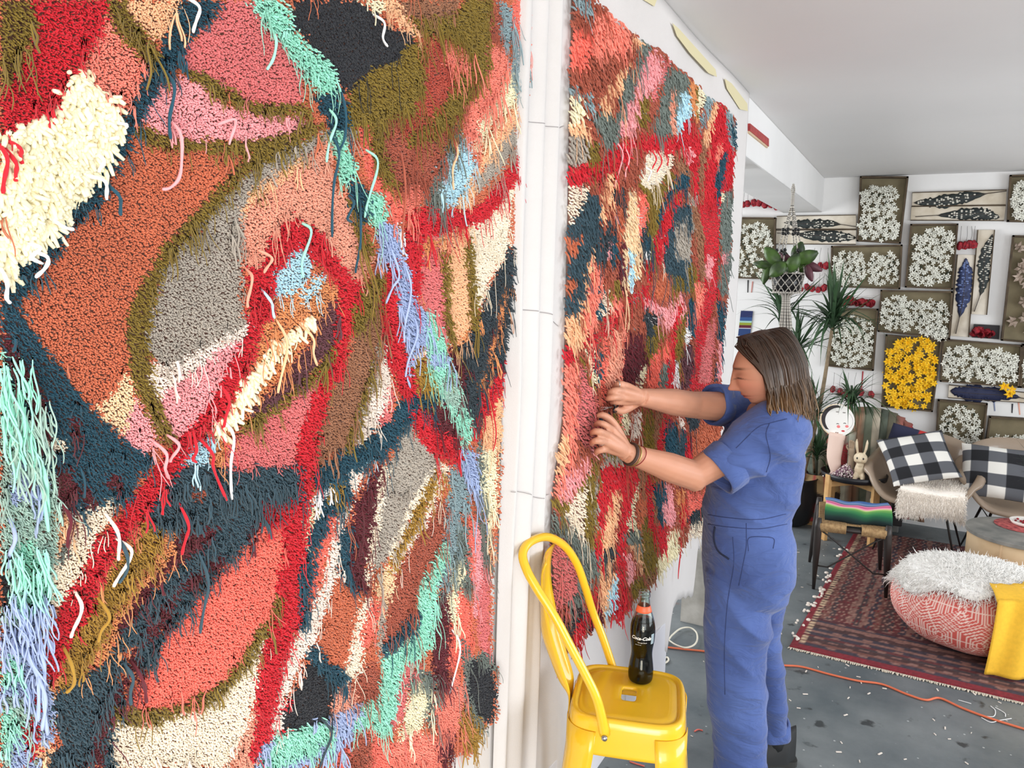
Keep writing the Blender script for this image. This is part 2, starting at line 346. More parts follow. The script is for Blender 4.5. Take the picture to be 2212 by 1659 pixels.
#zone colour : x,y x,y ...   (outlines read off the hanging itself, laid over one another in this order)
NEAR = '''
A olive 0,0 260,0 240,150 150,350 100,480 0,560
A red 180,0 670,0 680,80 640,200 560,330 540,400 460,460 420,560 380,640 330,730 200,770 70,850 0,900 0,560 100,480 200,300 240,150
A salm 670,80 760,200 900,350 920,430 900,520 850,620 780,720 700,630 640,590 560,480 520,420 560,330 640,200
A olive 680,0 800,0 800,80 900,180 960,280 1020,330 990,400 920,400 860,330 760,220 690,110
A peach 790,0 1160,0 1120,100 1060,200 1020,260 960,260 900,180 800,80
A teal 1160,0 1420,0 1380,60 1300,160 1180,260 1150,400 1030,500 970,620 900,750 830,880 820,960 760,1040 700,1130 640,1290 540,1360 420,1480 330,1659 120,1659 190,1600 280,1530 340,1430 470,1270 600,1130 680,1000 700,900 780,780 820,700 850,620 910,520 930,400 1020,330 1060,200
A rose 1420,0 1640,0 1700,150 1837,280 1930,450 1930,660 1837,665 1620,660 1450,560 1300,480 1200,440 1160,380 1170,290 1300,180 1390,90
A olive 1160,430 1300,470 1450,570 1620,665 1940,665 2000,760 1837,730 1650,720 1500,670 1370,620 1280,530 1190,490
A pink 1000,560 1080,510 1190,495 1290,540 1380,640 1520,690 1650,725 1837,740 1940,760 1930,810 1837,850 1700,880 1500,900 1350,895 1180,890 1050,860 960,830 890,760 960,640
A olive 830,830 920,800 980,850 1080,880 1180,900 1350,905 1500,905 1700,880 1837,850 2000,790 2060,800 1960,880 1837,935 1700,960 1500,980 1300,960 1150,950 1000,940 900,890
A rust 830,910 900,890 1000,940 1150,960 1300,970 1500,980 1560,990 1480,1090 1400,1200 1250,1360 1120,1500 1000,1659 300,1659 420,1480 560,1350 640,1290 720,1130 810,980
C rust 1000,0 960,130 870,260 800,370 780,520 790,680 790,820 720,870 600,1010 520,1000 430,870 330,740 220,590 140,420 110,370 190,280 240,130 350,90 400,-10
A taup 2160,800 2280,850 2200,950 2000,1030 1837,1080 1700,1160 1620,1230 1555,1400 1540,1659 1110,1659 1230,1490 1400,1290 1560,1120 1700,1030 1837,950 1980,880
A olive 1960,860 1837,950 1700,1030 1560,1100 1480,1180 1400,1290 1300,1400 1220,1500 1110,1640 1080,1700 980,1680 1110,1500 1250,1350 1400,1190 1500,1060 1600,980 1740,940 1860,880
C taup 1140,0 1480,0 1490,180 1490,440 1540,520 1450,560 1350,600 1240,680 1130,740 1030,770 960,740 920,700 890,580 930,440 970,320 1000,180 1080,60
C olive 1000,0 1140,0 1080,60 1000,180 960,330 930,440 900,560 900,640 920,760 930,870 960,960 1010,1080 1060,1170 1050,1240 1000,1240 960,1180 910,1080 870,980 830,900 790,800 790,680 775,520 800,370 870,260 960,130
B dpea 0,1230 100,1150 200,1060 330,950 440,890 460,1000 480,1200 560,1250 600,1420 650,1540 660,1659 500,1659 440,1560 330,1480 200,1430 120,1500 60,1600 50,1659 -110,1659 -110,1400 -20,1250
B peach 0,1170 90,1120 290,990 310,1030 200,1120 80,1200 0,1270 -60,1300 -110,1400 -120,1330 -60,1220
D dpea 400,-10 650,0 700,90 690,150 640,230 600,280 520,210 470,100
C dpea 1490,-30 1660,-30 1640,100 1600,170 1500,180
B red 130,1450 220,1400 330,1460 410,1540 490,1659 70,1659 60,1600
D red 50,-5 410,-5 450,80 500,160 560,240 630,290 620,380 580,470 540,520 520,640 510,750 480,830 420,900 400,990 380,1100 340,1180 340,1300 320,1450 300,1600 290,1700 215,1700 215,1500 220,1350 240,1250 270,1130 310,1020 350,900 380,800 440,700 450,560 460,440 500,350 480,280 420,180 340,120 300,60 280,30 170,90 140,170 80,200 70,330 50,480 0,520 -70,560 -80,180 20,150
C red 1530,460 1650,330 1650,450 1610,560 1570,640 1540,760 1480,870 1420,980 1380,1080 1310,1140 1230,1220 1180,1290 1130,1370 1090,1440 1040,1500 980,1600 940,1680 750,1680 850,1540 950,1400 1050,1270 1150,1150 1260,1050 1350,880 1440,700 1500,600
D otan 110,380 270,290 330,200 460,280 480,340 420,400 380,480 330,560 270,660 200,740 110,850 30,930 0,990 -60,1070 -160,1150 -150,1080 -90,900 -20,700 0,520 60,480
D plum 480,330 475,480 460,600 430,680 350,760 300,830 200,920 110,1000 0,1060 -60,1095 -70,1050 0,990 60,930 200,760 300,650 340,520 420,400
D cream 320,450 345,470 260,520 200,600 120,680 60,760 0,850 -60,930 -140,1030 -170,1100 -230,1170 -280,1190 -280,1130 -180,1050 -130,940 -80,840 0,740 80,640 160,590 240,520
D lblu 200,50 250,20 300,80 330,150 300,220 240,310 180,340 100,350 80,280 80,200 130,160 170,90
D lblu 330,240 390,200 405,240 350,310 270,410 250,380 290,280
D olive 460,600 450,700 400,790 320,870 200,970 90,1060 0,1110 -80,1160 -140,1180 -130,1140 -60,1100 0,1055 110,995 200,915 300,830 370,760 410,690
D rose 380,800 350,900 310,1020 260,1150 230,1260 212,1410 0,1400 -150,1430 -240,1400 -220,1300 -150,1200 0,1110 80,1060 200,970 320,870
C pink 1540,520 1500,600 1440,700 1350,880 1260,1050 1160,1150 1080,1250 1060,1170 1010,1080 960,960 930,870 1030,780 1130,750 1240,690 1350,610 1450,570
C ppink 930,750 1040,770 1240,670 1450,550 1545,515 1500,600 1320,690 1230,780 1120,850 1050,900 1010,970 960,960 910,860
C pink 800,990 860,990 900,1080 950,1170 980,1240 940,1300 880,1310 800,1260 740,1200 780,1150
C tan 750,820 800,850 830,940 800,990 850,1000 790,1060 790,1180 740,1190 640,1110 590,1020 680,950 730,900
C teal 0,380 110,390 140,460 220,600 330,740 430,870 520,1000 620,1090 700,1180 800,1260 880,1310 940,1310 930,1380 850,1440 810,1490 830,1560 760,1600 700,1670 0,1670
C teal 0,190 60,210 100,110 200,60 400,-5 360,90 240,130 190,290 110,370 110,400 0,400
C mar 0,500 60,600 130,740 240,900 280,1060 200,1080 100,900 30,700
C mar 160,750 215,800 260,960 310,1060 240,1070 180,930
C mar 160,1060 300,1120 320,1200 260,1290 190,1190
C mar 410,1080 480,1090 510,1240 450,1220
C mar 330,1380 440,1400 490,1560 430,1670 290,1670
C mar 500,1500 570,1560 610,1640 520,1650
C mar 640,1450 740,1430 760,1520 680,1560
C mar 110,1330 230,1350 300,1420 200,1420
C ppea 250,1230 330,1210 420,1240 400,1290 300,1290
C steel 1100,1400 1200,1370 1380,1400 1460,1430 1620,1420 1850,1390 1850,1680 920,1680 1000,1540
C lblu 1110,1380 1180,1260 1270,1220 1320,1180 1330,1240 1270,1380 1200,1390
C otan 1320,1200 1440,1140 1420,1260 1360,1400 1290,1400
C rbrn 1160,1530 1260,1520 1270,1590 1190,1620
D steel -60,1400 212,1400 216,1680 -60,1680
E ppea 300,70 430,70 610,50 650,-10 720,-10 690,120 600,210 560,310 480,480 430,560 360,660 300,730 260,860 230,900 220,700 290,640 310,500 310,350 340,180
E peach 300,90 410,75 470,140 430,260 350,330 330,200
E ggrn 350,330 400,260 420,340 350,430
E red 780,-5 960,-5 900,60 880,130 800,150 770,240 700,330 640,450 580,600 560,700 480,760 440,880 380,1000 340,1100 290,1120 270,960 290,860 320,780 380,640 440,560 500,450 560,310 600,220 700,150
E peach 260,1130 340,1110 440,1150 400,1250 330,1240 310,1450 330,1659 190,1659 220,1400
E otan 880,130 1110,165 1090,300 1050,400 960,500 900,550 840,650 790,750 720,830 700,940 600,1010 520,1060 400,1200 320,1210 300,1150 340,1100 380,1000 440,880 480,760 560,700 580,600 640,450 700,330 770,240
E must 880,140 1010,140 960,300 930,400 870,430 800,550 740,630 700,720 640,860 570,940 520,1040 440,1150 400,1200 370,1150 400,960 460,820 540,720 620,560 680,440 760,320 850,260
E steel 900,60 1000,0 1776,-20 1776,60 1700,150 1620,200 1500,290 1380,400 1290,520 1200,600 1120,740 1040,790 960,930 930,1040 860,1020 850,940 890,870 790,900 740,950 760,1020 700,1100 770,1180 770,1260 700,1330 690,1659 300,1659 310,1560 400,1500 340,1400 310,1290 330,1200 480,1100 620,1020 720,900 780,750 850,660 900,600 1010,480 1100,400 1200,330 1290,230 1200,180 1100,170 1000,180 900,130
E mar 1100,170 1290,150 1350,180 1300,250 1180,350 1050,420 960,520 880,640 860,720 780,760 720,860 700,830 760,720 830,600 900,520 1000,420 1080,300
E mar 1130,480 1250,380 1390,320 1380,400 1290,440 1200,540 1120,560 1080,700 1000,800 960,830 900,880 830,960 870,1000 930,1180 930,1260 880,1160 800,1060 790,980 870,870 900,760 960,680 1020,600
E mar 800,1050 740,1110 680,1180 600,1350 560,1500 500,1659 630,1659 640,1500 690,1330 760,1200 800,1130
E mar 1530,130 1600,100 1720,30 1790,0 1776,120 1690,140 1600,230 1530,280
E coral 1776,110 1760,400 1720,560 1680,680 1600,800 1530,930 1480,1010 1400,1090 1300,1160 1200,1220 1100,1260 960,1280 860,1290 780,1290 790,1180 880,1120 930,1040 970,930 1040,800 1120,740 1200,610 1290,530 1380,410 1500,300 1620,200 1700,150
E ppea 1640,840 1590,1000 1590,1150 1550,1300 1510,1450 1450,1550 1400,1659 680,1659 690,1360 960,1360 1230,1290 1350,1210 1450,1110 1540,990
E olive 1760,590 1740,650 1700,750 1600,890 1530,1010 1440,1120 1330,1220 1230,1290 1100,1310 960,1370 800,1380 685,1370 700,1280 860,1290 1000,1290 1130,1260 1230,1200 1350,1140 1450,1040 1520,920 1600,780 1680,660 1720,590
E dpea 1590,1230 1570,1400 1550,1550 1600,1610 1600,1659 1390,1659 1440,1560 1500,1460 1540,1350
E red 1776,100 1776,1700 1600,1610 1530,1600 1560,1500 1590,1400 1575,1280 1590,1100 1620,950 1640,860 1700,740 1745,640 1755,560 1725,540 1745,380 1740,200
G rust 380,180 620,440 880,380 1100,560 1160,1100 900,1000 700,1500 640,1300 400,1200 300,900 360,500
G rbrn 1090,-5 1160,-5 1140,200 1120,280 1070,420 1040,560 980,620 930,720 860,800 760,900 750,780 790,680 800,560 830,480 870,400 940,290 1020,160
G red -5,-5 290,-5 280,180 260,430 225,500 240,640 262,700 240,760 190,880 150,960 110,1100 90,1280 130,1330 80,1400 40,1500 0,1600 -50,1610 -10,1200 20,900 60,780 130,650 150,590 100,560 120,400 140,300 100,200 0,180
G coral 0,160 130,160 150,300 110,480 90,620 60,740 0,760
G cream 330,-5 400,-5 380,60 330,140 300,220 290,350 270,350 270,200 290,80
G teal 400,60 460,50 420,130 370,230 335,300 330,420 300,560 290,700 260,810 240,780 250,640 230,480 260,400 300,300 300,220 340,130
G coral 440,40 500,30 470,150 420,300 400,400 350,560 300,660 285,690 300,520 335,400 355,280 410,150
G ppink 500,20 545,60 510,200 490,400 450,560 400,700 340,860 280,960 200,1120 140,1290 150,1350 110,1460 50,1460 90,1300 130,1050 180,900 250,800 320,660 390,480 430,300 480,120
G teal 500,180 560,170 545,380 560,480 650,560 610,600 520,530 490,400
D mar 590,1670 620,1550 700,1420 750,1370 770,1390 750,1500 740,1600 735,1670
G mar 575,-5 725,-5 700,160 660,380 650,500 690,580 620,570 560,480 540,350 560,180 570,90
D ppea 750,1390 795,1380 785,1500 755,1670 720,1670
G ppea 715,-5 765,-5 740,160 710,330 690,450 680,540 650,500 670,350 690,200
D taup 850,1210 880,1130 920,1110 960,1200 1020,1270 1090,1320 1100,1400 1020,1480 960,1600 930,1670 750,1670 790,1480 795,1380 830,1300
G taup 755,-5 985,-5 900,180 860,300 790,370 740,430 700,440 710,330 740,160
G tan 760,420 820,400 830,470 810,580 770,720 735,620 700,540
G ppea 930,-5 990,-5 900,170 860,300 800,400 790,330 880,150
G must 980,-5 1040,-5 960,140 900,260 860,340 830,440 800,440 820,350 880,250 930,120
G ppink 1050,-5 1095,0 1010,170 930,290 860,400 830,460 810,440 880,290 970,130
D ppea 1010,1480 1090,1400 1150,1380 1170,1400 1130,1500 1050,1670 1010,1670 1060,1550 1000,1600 930,1670 900,1670
D must 1060,1450 1110,1400 1090,1500 1010,1620 990,1600
G rust 490,480 560,540 630,590 600,700 580,820 560,900 530,1020 470,1030 390,980 360,900 380,780 420,620 460,520
G ppea 640,600 695,600 640,750 620,850 640,900 620,1000 640,1060 560,1120 520,1200 500,1270 450,1320 450,1240 510,1130 530,1030 570,880 600,720
G coral 690,600 745,600 740,700 690,850 650,960 620,860 650,760
G taup 740,600 770,720 760,900 745,1000 720,900 730,760
G gblu 1150,100 1240,60 1240,200 1210,350 1165,480 1100,560 1090,420 1130,300 1150,200
G rbrn 620,1060 700,960 745,1080 750,1200 720,1300 600,1260 560,1150
G black 270,1040 330,930 400,1080 500,1140 470,1200 440,1260 440,1350 380,1390 290,1430 160,1420 130,1400 150,1290 200,1180 260,1100
G teal 310,900 355,905 390,980 470,1040 530,1060 540,1090 500,1140 420,1110 350,1020 290,960
G dpea 560,1120 600,1260 560,1300 450,1330 450,1240 510,1150
G teal 930,700 1005,660 990,770 900,850 830,910 780,960 755,930 800,850 880,790
G peri 20,1490 200,1430 440,1350 560,1280 640,1250 690,1260 640,1390 480,1490 440,1560 300,1620 130,1700 -60,1700 -20,1590
G rose 870,980 995,945 980,1030 940,1100 900,1200 900,1290 860,1370 800,1450 780,1400 840,1290 840,1150
G mint 1050,420 1095,330 1130,250 1155,250 1145,350 1090,500 1070,600 1060,700 1060,850 1020,920 960,950 880,990 850,1080 840,1200 830,1300 790,1390 740,1450 695,1390 720,1300 750,1200 745,1050 765,960 840,890 920,840 970,780 980,640 970,560 1010,480
G mint 560,1420 640,1240 715,1240 700,1340 600,1400
G mint 100,1440 300,1400 400,1370 450,1420 420,1500 330,1550 200,1600 110,1659 0,1659 20,1590 60,1500
G coral 640,1360 720,1440 800,1480 830,1560 800,1680 380,1680 440,1560 540,1450
G rbrn 560,1440 640,1400 700,1480 680,1680 540,1680
G ggrn 990,1030 1080,1080 1090,1300 1060,1420 1030,1360 1040,1180 1000,1090 920,1180 900,1260 910,1150
G cream 1000,1080 1040,1160 1035,1290 1000,1430 920,1520 850,1659 820,1600 860,1440 900,1280 930,1180
G salm 830,1500 1000,1430 1080,1460 1200,1480 1150,1640 1100,1680 790,1680
G mar 1085,600 1150,540 1175,700 1175,900 1165,1150 1100,1180 1060,1000 1060,800
G ggrn 1230,130 1290,160 1310,400 1300,560 1240,560 1200,500 1150,540 1120,620 1090,590 1160,480 1210,350
G coral 1180,760 1220,560 1290,560 1310,900 1320,1060 1250,1060 1230,980 1180,1100 1170,900
G salm 1100,1180 1190,1080 1250,1050 1270,1200 1250,1400 1200,1460 1100,1460 1070,1300
G mar 1100,1430 1200,1450 1190,1560 1140,1650 1110,1560
G cream 1190,430 1250,350 1245,500 1220,650 1230,760 1180,760 1160,640
G coral 1285,60 1330,100 1350,300 1340,520 1300,520 1290,300
G pink 1330,100 1385,250 1385,500 1350,720 1315,720 1325,400
G ggrn 1335,-5 1380,80 1420,260 1435,400 1390,400 1360,200
G rose 1380,400 1420,440 1412,700 1425,1000 1370,960 1335,800 1350,600
G ggrn 1240,860 1290,900 1330,1040 1330,1300 1400,1400 1370,1440 1300,1330 1260,1200
G black 1310,980 1380,960 1440,1050 1460,1200 1452,1330 1410,1390 1340,1320 1290,1200 1280,1080
G ggrn 1320,960 1400,940 1475,1040 1440,1060 1380,1010
G must 1260,1270 1310,1320 1370,1400 1340,1560 1270,1520 1240,1400
B mint 0,-5 100,-5 180,60 190,140 240,230 300,300 400,370 470,470 480,560 400,600 340,560 280,460 200,370 150,280 60,200 0,120 -60,0
B cream 620,-5 810,-5 810,60 760,90 690,30
B brn 870,-5 1270,-5 1250,90 1140,115 940,115 900,60
B peach 790,-5 875,-5 920,90 1000,160 1050,230 980,240 860,130 800,70
B black 180,-5 620,-5 740,90 860,180 980,220 990,270 900,330 890,390 740,430 640,520 580,600 520,590 470,470 400,370 300,290 200,140
B rbrn 720,800 880,740 940,890 1060,850 1130,780 1200,640 1330,500 1350,640 1250,800 1190,1000 1110,1180 1060,1250 960,1260 880,1210 820,1180 740,1050
B rusr 1040,290 1150,250 1240,420 1220,560 1190,640 1120,700 1080,800 980,890 920,860 890,770 960,640 1000,560 1010,440
B olive 940,110 1140,110 1260,80 1300,-5 1480,-5 1470,200 1450,400 1440,480 1340,500 1320,300 1200,240 1060,200 1000,160
B olive 900,330 980,270 1050,290 1030,430 1040,560 990,620 980,720 890,720 800,770 700,800 660,780 560,830 530,700 570,600 640,520 740,430 880,390
B olive 1190,640 1260,480 1340,480 1330,620 1200,800 1080,880 960,930 940,880 1070,800 1130,700
B salm 1160,260 1250,290 1345,350 1345,430 1260,460 1190,400
B olive 700,790 780,800 790,1000 870,1180 820,1200 760,1120 720,980
B coral 630,800 700,790 712,950 750,1100 800,1180 850,1260 930,1370 900,1440 850,1430 760,1300 700,1180 650,1000
B salm 930,1190 1040,1200 1010,1330 940,1400 880,1290
B teal 350,610 440,590 500,570 545,700 555,830 530,830 460,830 400,720
B mint 465,830 530,825 545,950 600,1060 575,1190 510,1160 480,1000
B teal 555,1130 640,1170 700,1250 680,1370 640,1460 590,1330
B olive 560,1250 600,1330 650,1470 720,1600 660,1620 600,1450
B mint 690,1220 760,1240 795,1340 790,1400 740,1470 690,1400 670,1330
B rbrn 1470,-5 1560,-5 1590,300 1450,260
B coral 1620,-5 1745,-5 1725,370 1640,340 1600,200
B gblu 1530,-5 1610,60 1625,260 1570,340 1540,200
B salm 1450,250 1560,330 1610,420 1540,560 1530,640 1460,700 1400,790 1400,900 1370,915 1290,850 1300,740 1370,640 1370,560 1440,470
B cream 1600,440 1680,470 1645,640 1600,700 1540,740 1470,830 1410,960 1380,990 1355,920 1400,880 1400,780 1470,690 1540,620 1540,520
B gblu 1620,290 1725,360 1715,440 1660,520 1640,640 1600,400
B ggrn 1240,800 1290,850 1300,920 1200,1000 1180,1180 1180,1300 1110,1330 1030,1300 1100,1180 1180,1000
B peach 1640,680 1650,780 1570,880 1490,1000 1400,1110 1310,1270 1250,1340 1250,1280 1340,1150 1400,1050 1430,940 1560,760
B taup 1640,790 1650,900 1600,1000 1540,1090 1440,1190 1350,1260 1400,1120 1490,1000 1560,890
B peach 1240,1280 1340,1150 1400,1170 1340,1330 1280,1360
B lblu 1260,930 1310,860 1350,960 1375,1060 1340,1160 1300,1240 1240,1330 1165,1310 1170,1100 1200,1000
B rose 1010,1480 1160,1480 1170,1659 990,1659
B peach 1150,1470 1340,1430 1350,1659 1160,1659
B ppea 1650,1140 1610,1300 1600,1450 1570,1600 1540,1670 1340,1670 1340,1440 1420,1400 1500,1330 1580,1230
B red 940,1380 1060,1330 1200,1360 1330,1340 1430,1300 1500,1200 1560,1120 1620,1040 1650,980 1650,1130 1560,1250 1480,1340 1400,1430 1280,1440 1160,1490 1040,1480 1010,1560 1000,1670 930,1670 930,1500
D otan 930,150 1000,30 1010,-5 1130,-5 1120,60 1000,110 980,380 900,400
D rose 1000,90 1115,30 1135,250 1150,450 1170,650 1100,560 1020,420 980,380 970,230
D peach 1150,-5 1285,-5 1290,200 1300,420 1310,520 1250,620 1170,660 1160,400 1140,200
D otan 1170,660 1250,600 1330,480 1370,420 1330,540 1290,620 1200,690
D ppea 1290,-5 1555,-5 1510,100 1440,200 1390,340 1350,430 1310,430 1300,200
D olive 1120,60 1155,70 1165,400 1195,610 1165,620 1140,450 1125,200
D olive 1270,-5 1300,-5 1325,300 1345,560 1305,560 1290,300 1270,100
D dst 1555,-5 1560,250 1540,480 1530,720 1450,850 1400,980 1330,1090 1290,1090 1240,950 1180,760 1170,680 1270,630 1350,500 1400,340 1460,200 1510,110
D otan 1500,240 1540,280 1500,500 1440,720 1390,900 1340,960 1330,900 1380,760 1440,560 1460,400
D mar 1150,690 1210,640 1290,760 1250,1000 1200,900 1180,760
D mar 1420,520 1460,430 1450,560 1390,700
D brn 600,480 700,360 760,300 780,560 740,700 710,800 670,950 610,1100 560,1250 500,1300 420,1330 340,1400 350,1180 400,1050 440,900 500,820 560,640
D olive 560,400 650,250 745,180 755,300 700,380 650,520 560,570
D olive 700,690 700,850 660,980 600,1130 575,1250 510,1310 540,1200 600,1050 650,900
D taup 740,600 760,680 700,900 640,1080 590,1270 565,1240 640,1000 690,850
D ppink 765,640 805,760 805,880 780,1000 730,1120 670,1220 590,1270 600,1180 660,1000 710,820 740,720
D rose 800,880 830,960 800,1100 745,1150 735,1100 780,1000
D red 770,-5 845,-5 855,130 835,300 825,400 880,620 905,750 975,930 960,995 900,980 850,910 830,830 780,740 765,560 755,400 745,280 790,200
D peri 835,130 940,180 955,400 1030,460 1030,600 965,640 930,700 905,850 905,620 880,600 845,400
B peri 740,1410 830,1420 910,1540 905,1670 770,1670
B white 850,1440 910,1450 930,1560 900,1600
D red 895,-5 990,-5 975,250 965,400 915,290
D must 930,740 1015,730 1065,860 1065,970 980,930
D ppea 960,680 1020,670 1020,730 950,735
D mint 1015,440 1065,430 1105,560 1145,650 1155,730 1205,830 1235,960 1295,1080 1295,1200 1245,1280 1200,1130 1130,1000 1080,900 1035,760 1025,620
D sage 1090,830 1200,820 1230,960 1230,1040 1140,990
D peri 1035,680 1150,685 1140,760 1050,765
D teal 840,1000 980,920 1090,930 1110,990 1000,1030 900,1100 850,1200 800,1280 700,1340 640,1420 560,1560 480,1670 370,1670 400,1540 330,1480 340,1400 500,1300 600,1270 660,1220 740,1150 820,1100
D lblu 620,1380 700,1290 690,1360 610,1420
D ppink 550,1430 640,1390 610,1520 560,1600 540,1500
D white 400,1500 455,1480 440,1570 330,1670 320,1580
D must 440,1500 510,1480 470,1580 420,1600
D mar 1015,1020 1120,970 1200,1080 1250,1200 1120,1220 1050,1100
D red 915,1060 990,1005 1060,1100 1100,1190 1220,1220 1245,1300 1220,1370 1140,1330 1080,1320 1000,1240 950,1150
D gblu 1170,1390 1290,1340 1290,1600 1290,1680 1150,1680 1160,1560
D peri 1240,1270 1320,1300 1340,1500 1310,1560 1250,1380
D red 1290,1100 1350,1085 1340,1190 1300,1210
D ggrn 1340,1190 1385,1300 1385,1680 1330,1600
D peach 1390,900 1490,900 1500,1100 1475,1310 1380,1310 1380,1100
D cream 1375,1290 1465,1280 1465,1670 1380,1670
D red 1345,960 1420,870 1450,800 1510,720 1530,830 1460,950 1420,1060 1360,1080
G cream 1385,-5 1460,-5 1440,100 1410,160 1385,60
G peach 1465,30 1440,200 1430,400 1410,300 1410,150
C sage 0,640 30,740 70,880 100,960 160,1120 200,1200 240,1330 320,1420 345,1670 0,1670
C mint 0,650 30,740 70,880 90,960 60,1000 0,980
C peri 100,1300 240,1340 280,1500 200,1670 40,1670 60,1450
E sage 0,-5 300,-5 345,180 315,400 310,560 290,650 270,700 220,800 250,1000 300,1150 315,1350 320,1450 250,1500 200,1400 230,1670 0,1670
E mint 90,250 180,240 260,480 300,480 310,560 250,660 130,720 40,680 60,560 110,480
E black 0,370 40,400 70,480 50,620 20,690 0,680
E peri 0,780 100,740 250,640 285,680 210,800 250,1000 305,1180 320,1470 250,1480 200,1250 120,1200 0,1200
E mint 0,950 110,960 130,1050 60,1130 0,1130
E mint 0,1250 110,1330 120,1420 60,1520 0,1560
E peri 60,1450 180,1480 220,1670 40,1670
E red 180,1160 235,1200 225,1400 225,1560 160,1600 120,1420 200,1300
A cream 450,470 520,460 600,560 700,640 760,740 740,850 690,940 640,1060 580,1110 540,1170 470,1270 400,1380 330,1450 240,1540 180,1600 100,1659 0,1659 0,900 70,850 200,770 330,730 390,620 420,540
C cream 0,-10 190,-10 150,80 90,120 60,200 0,225
'''
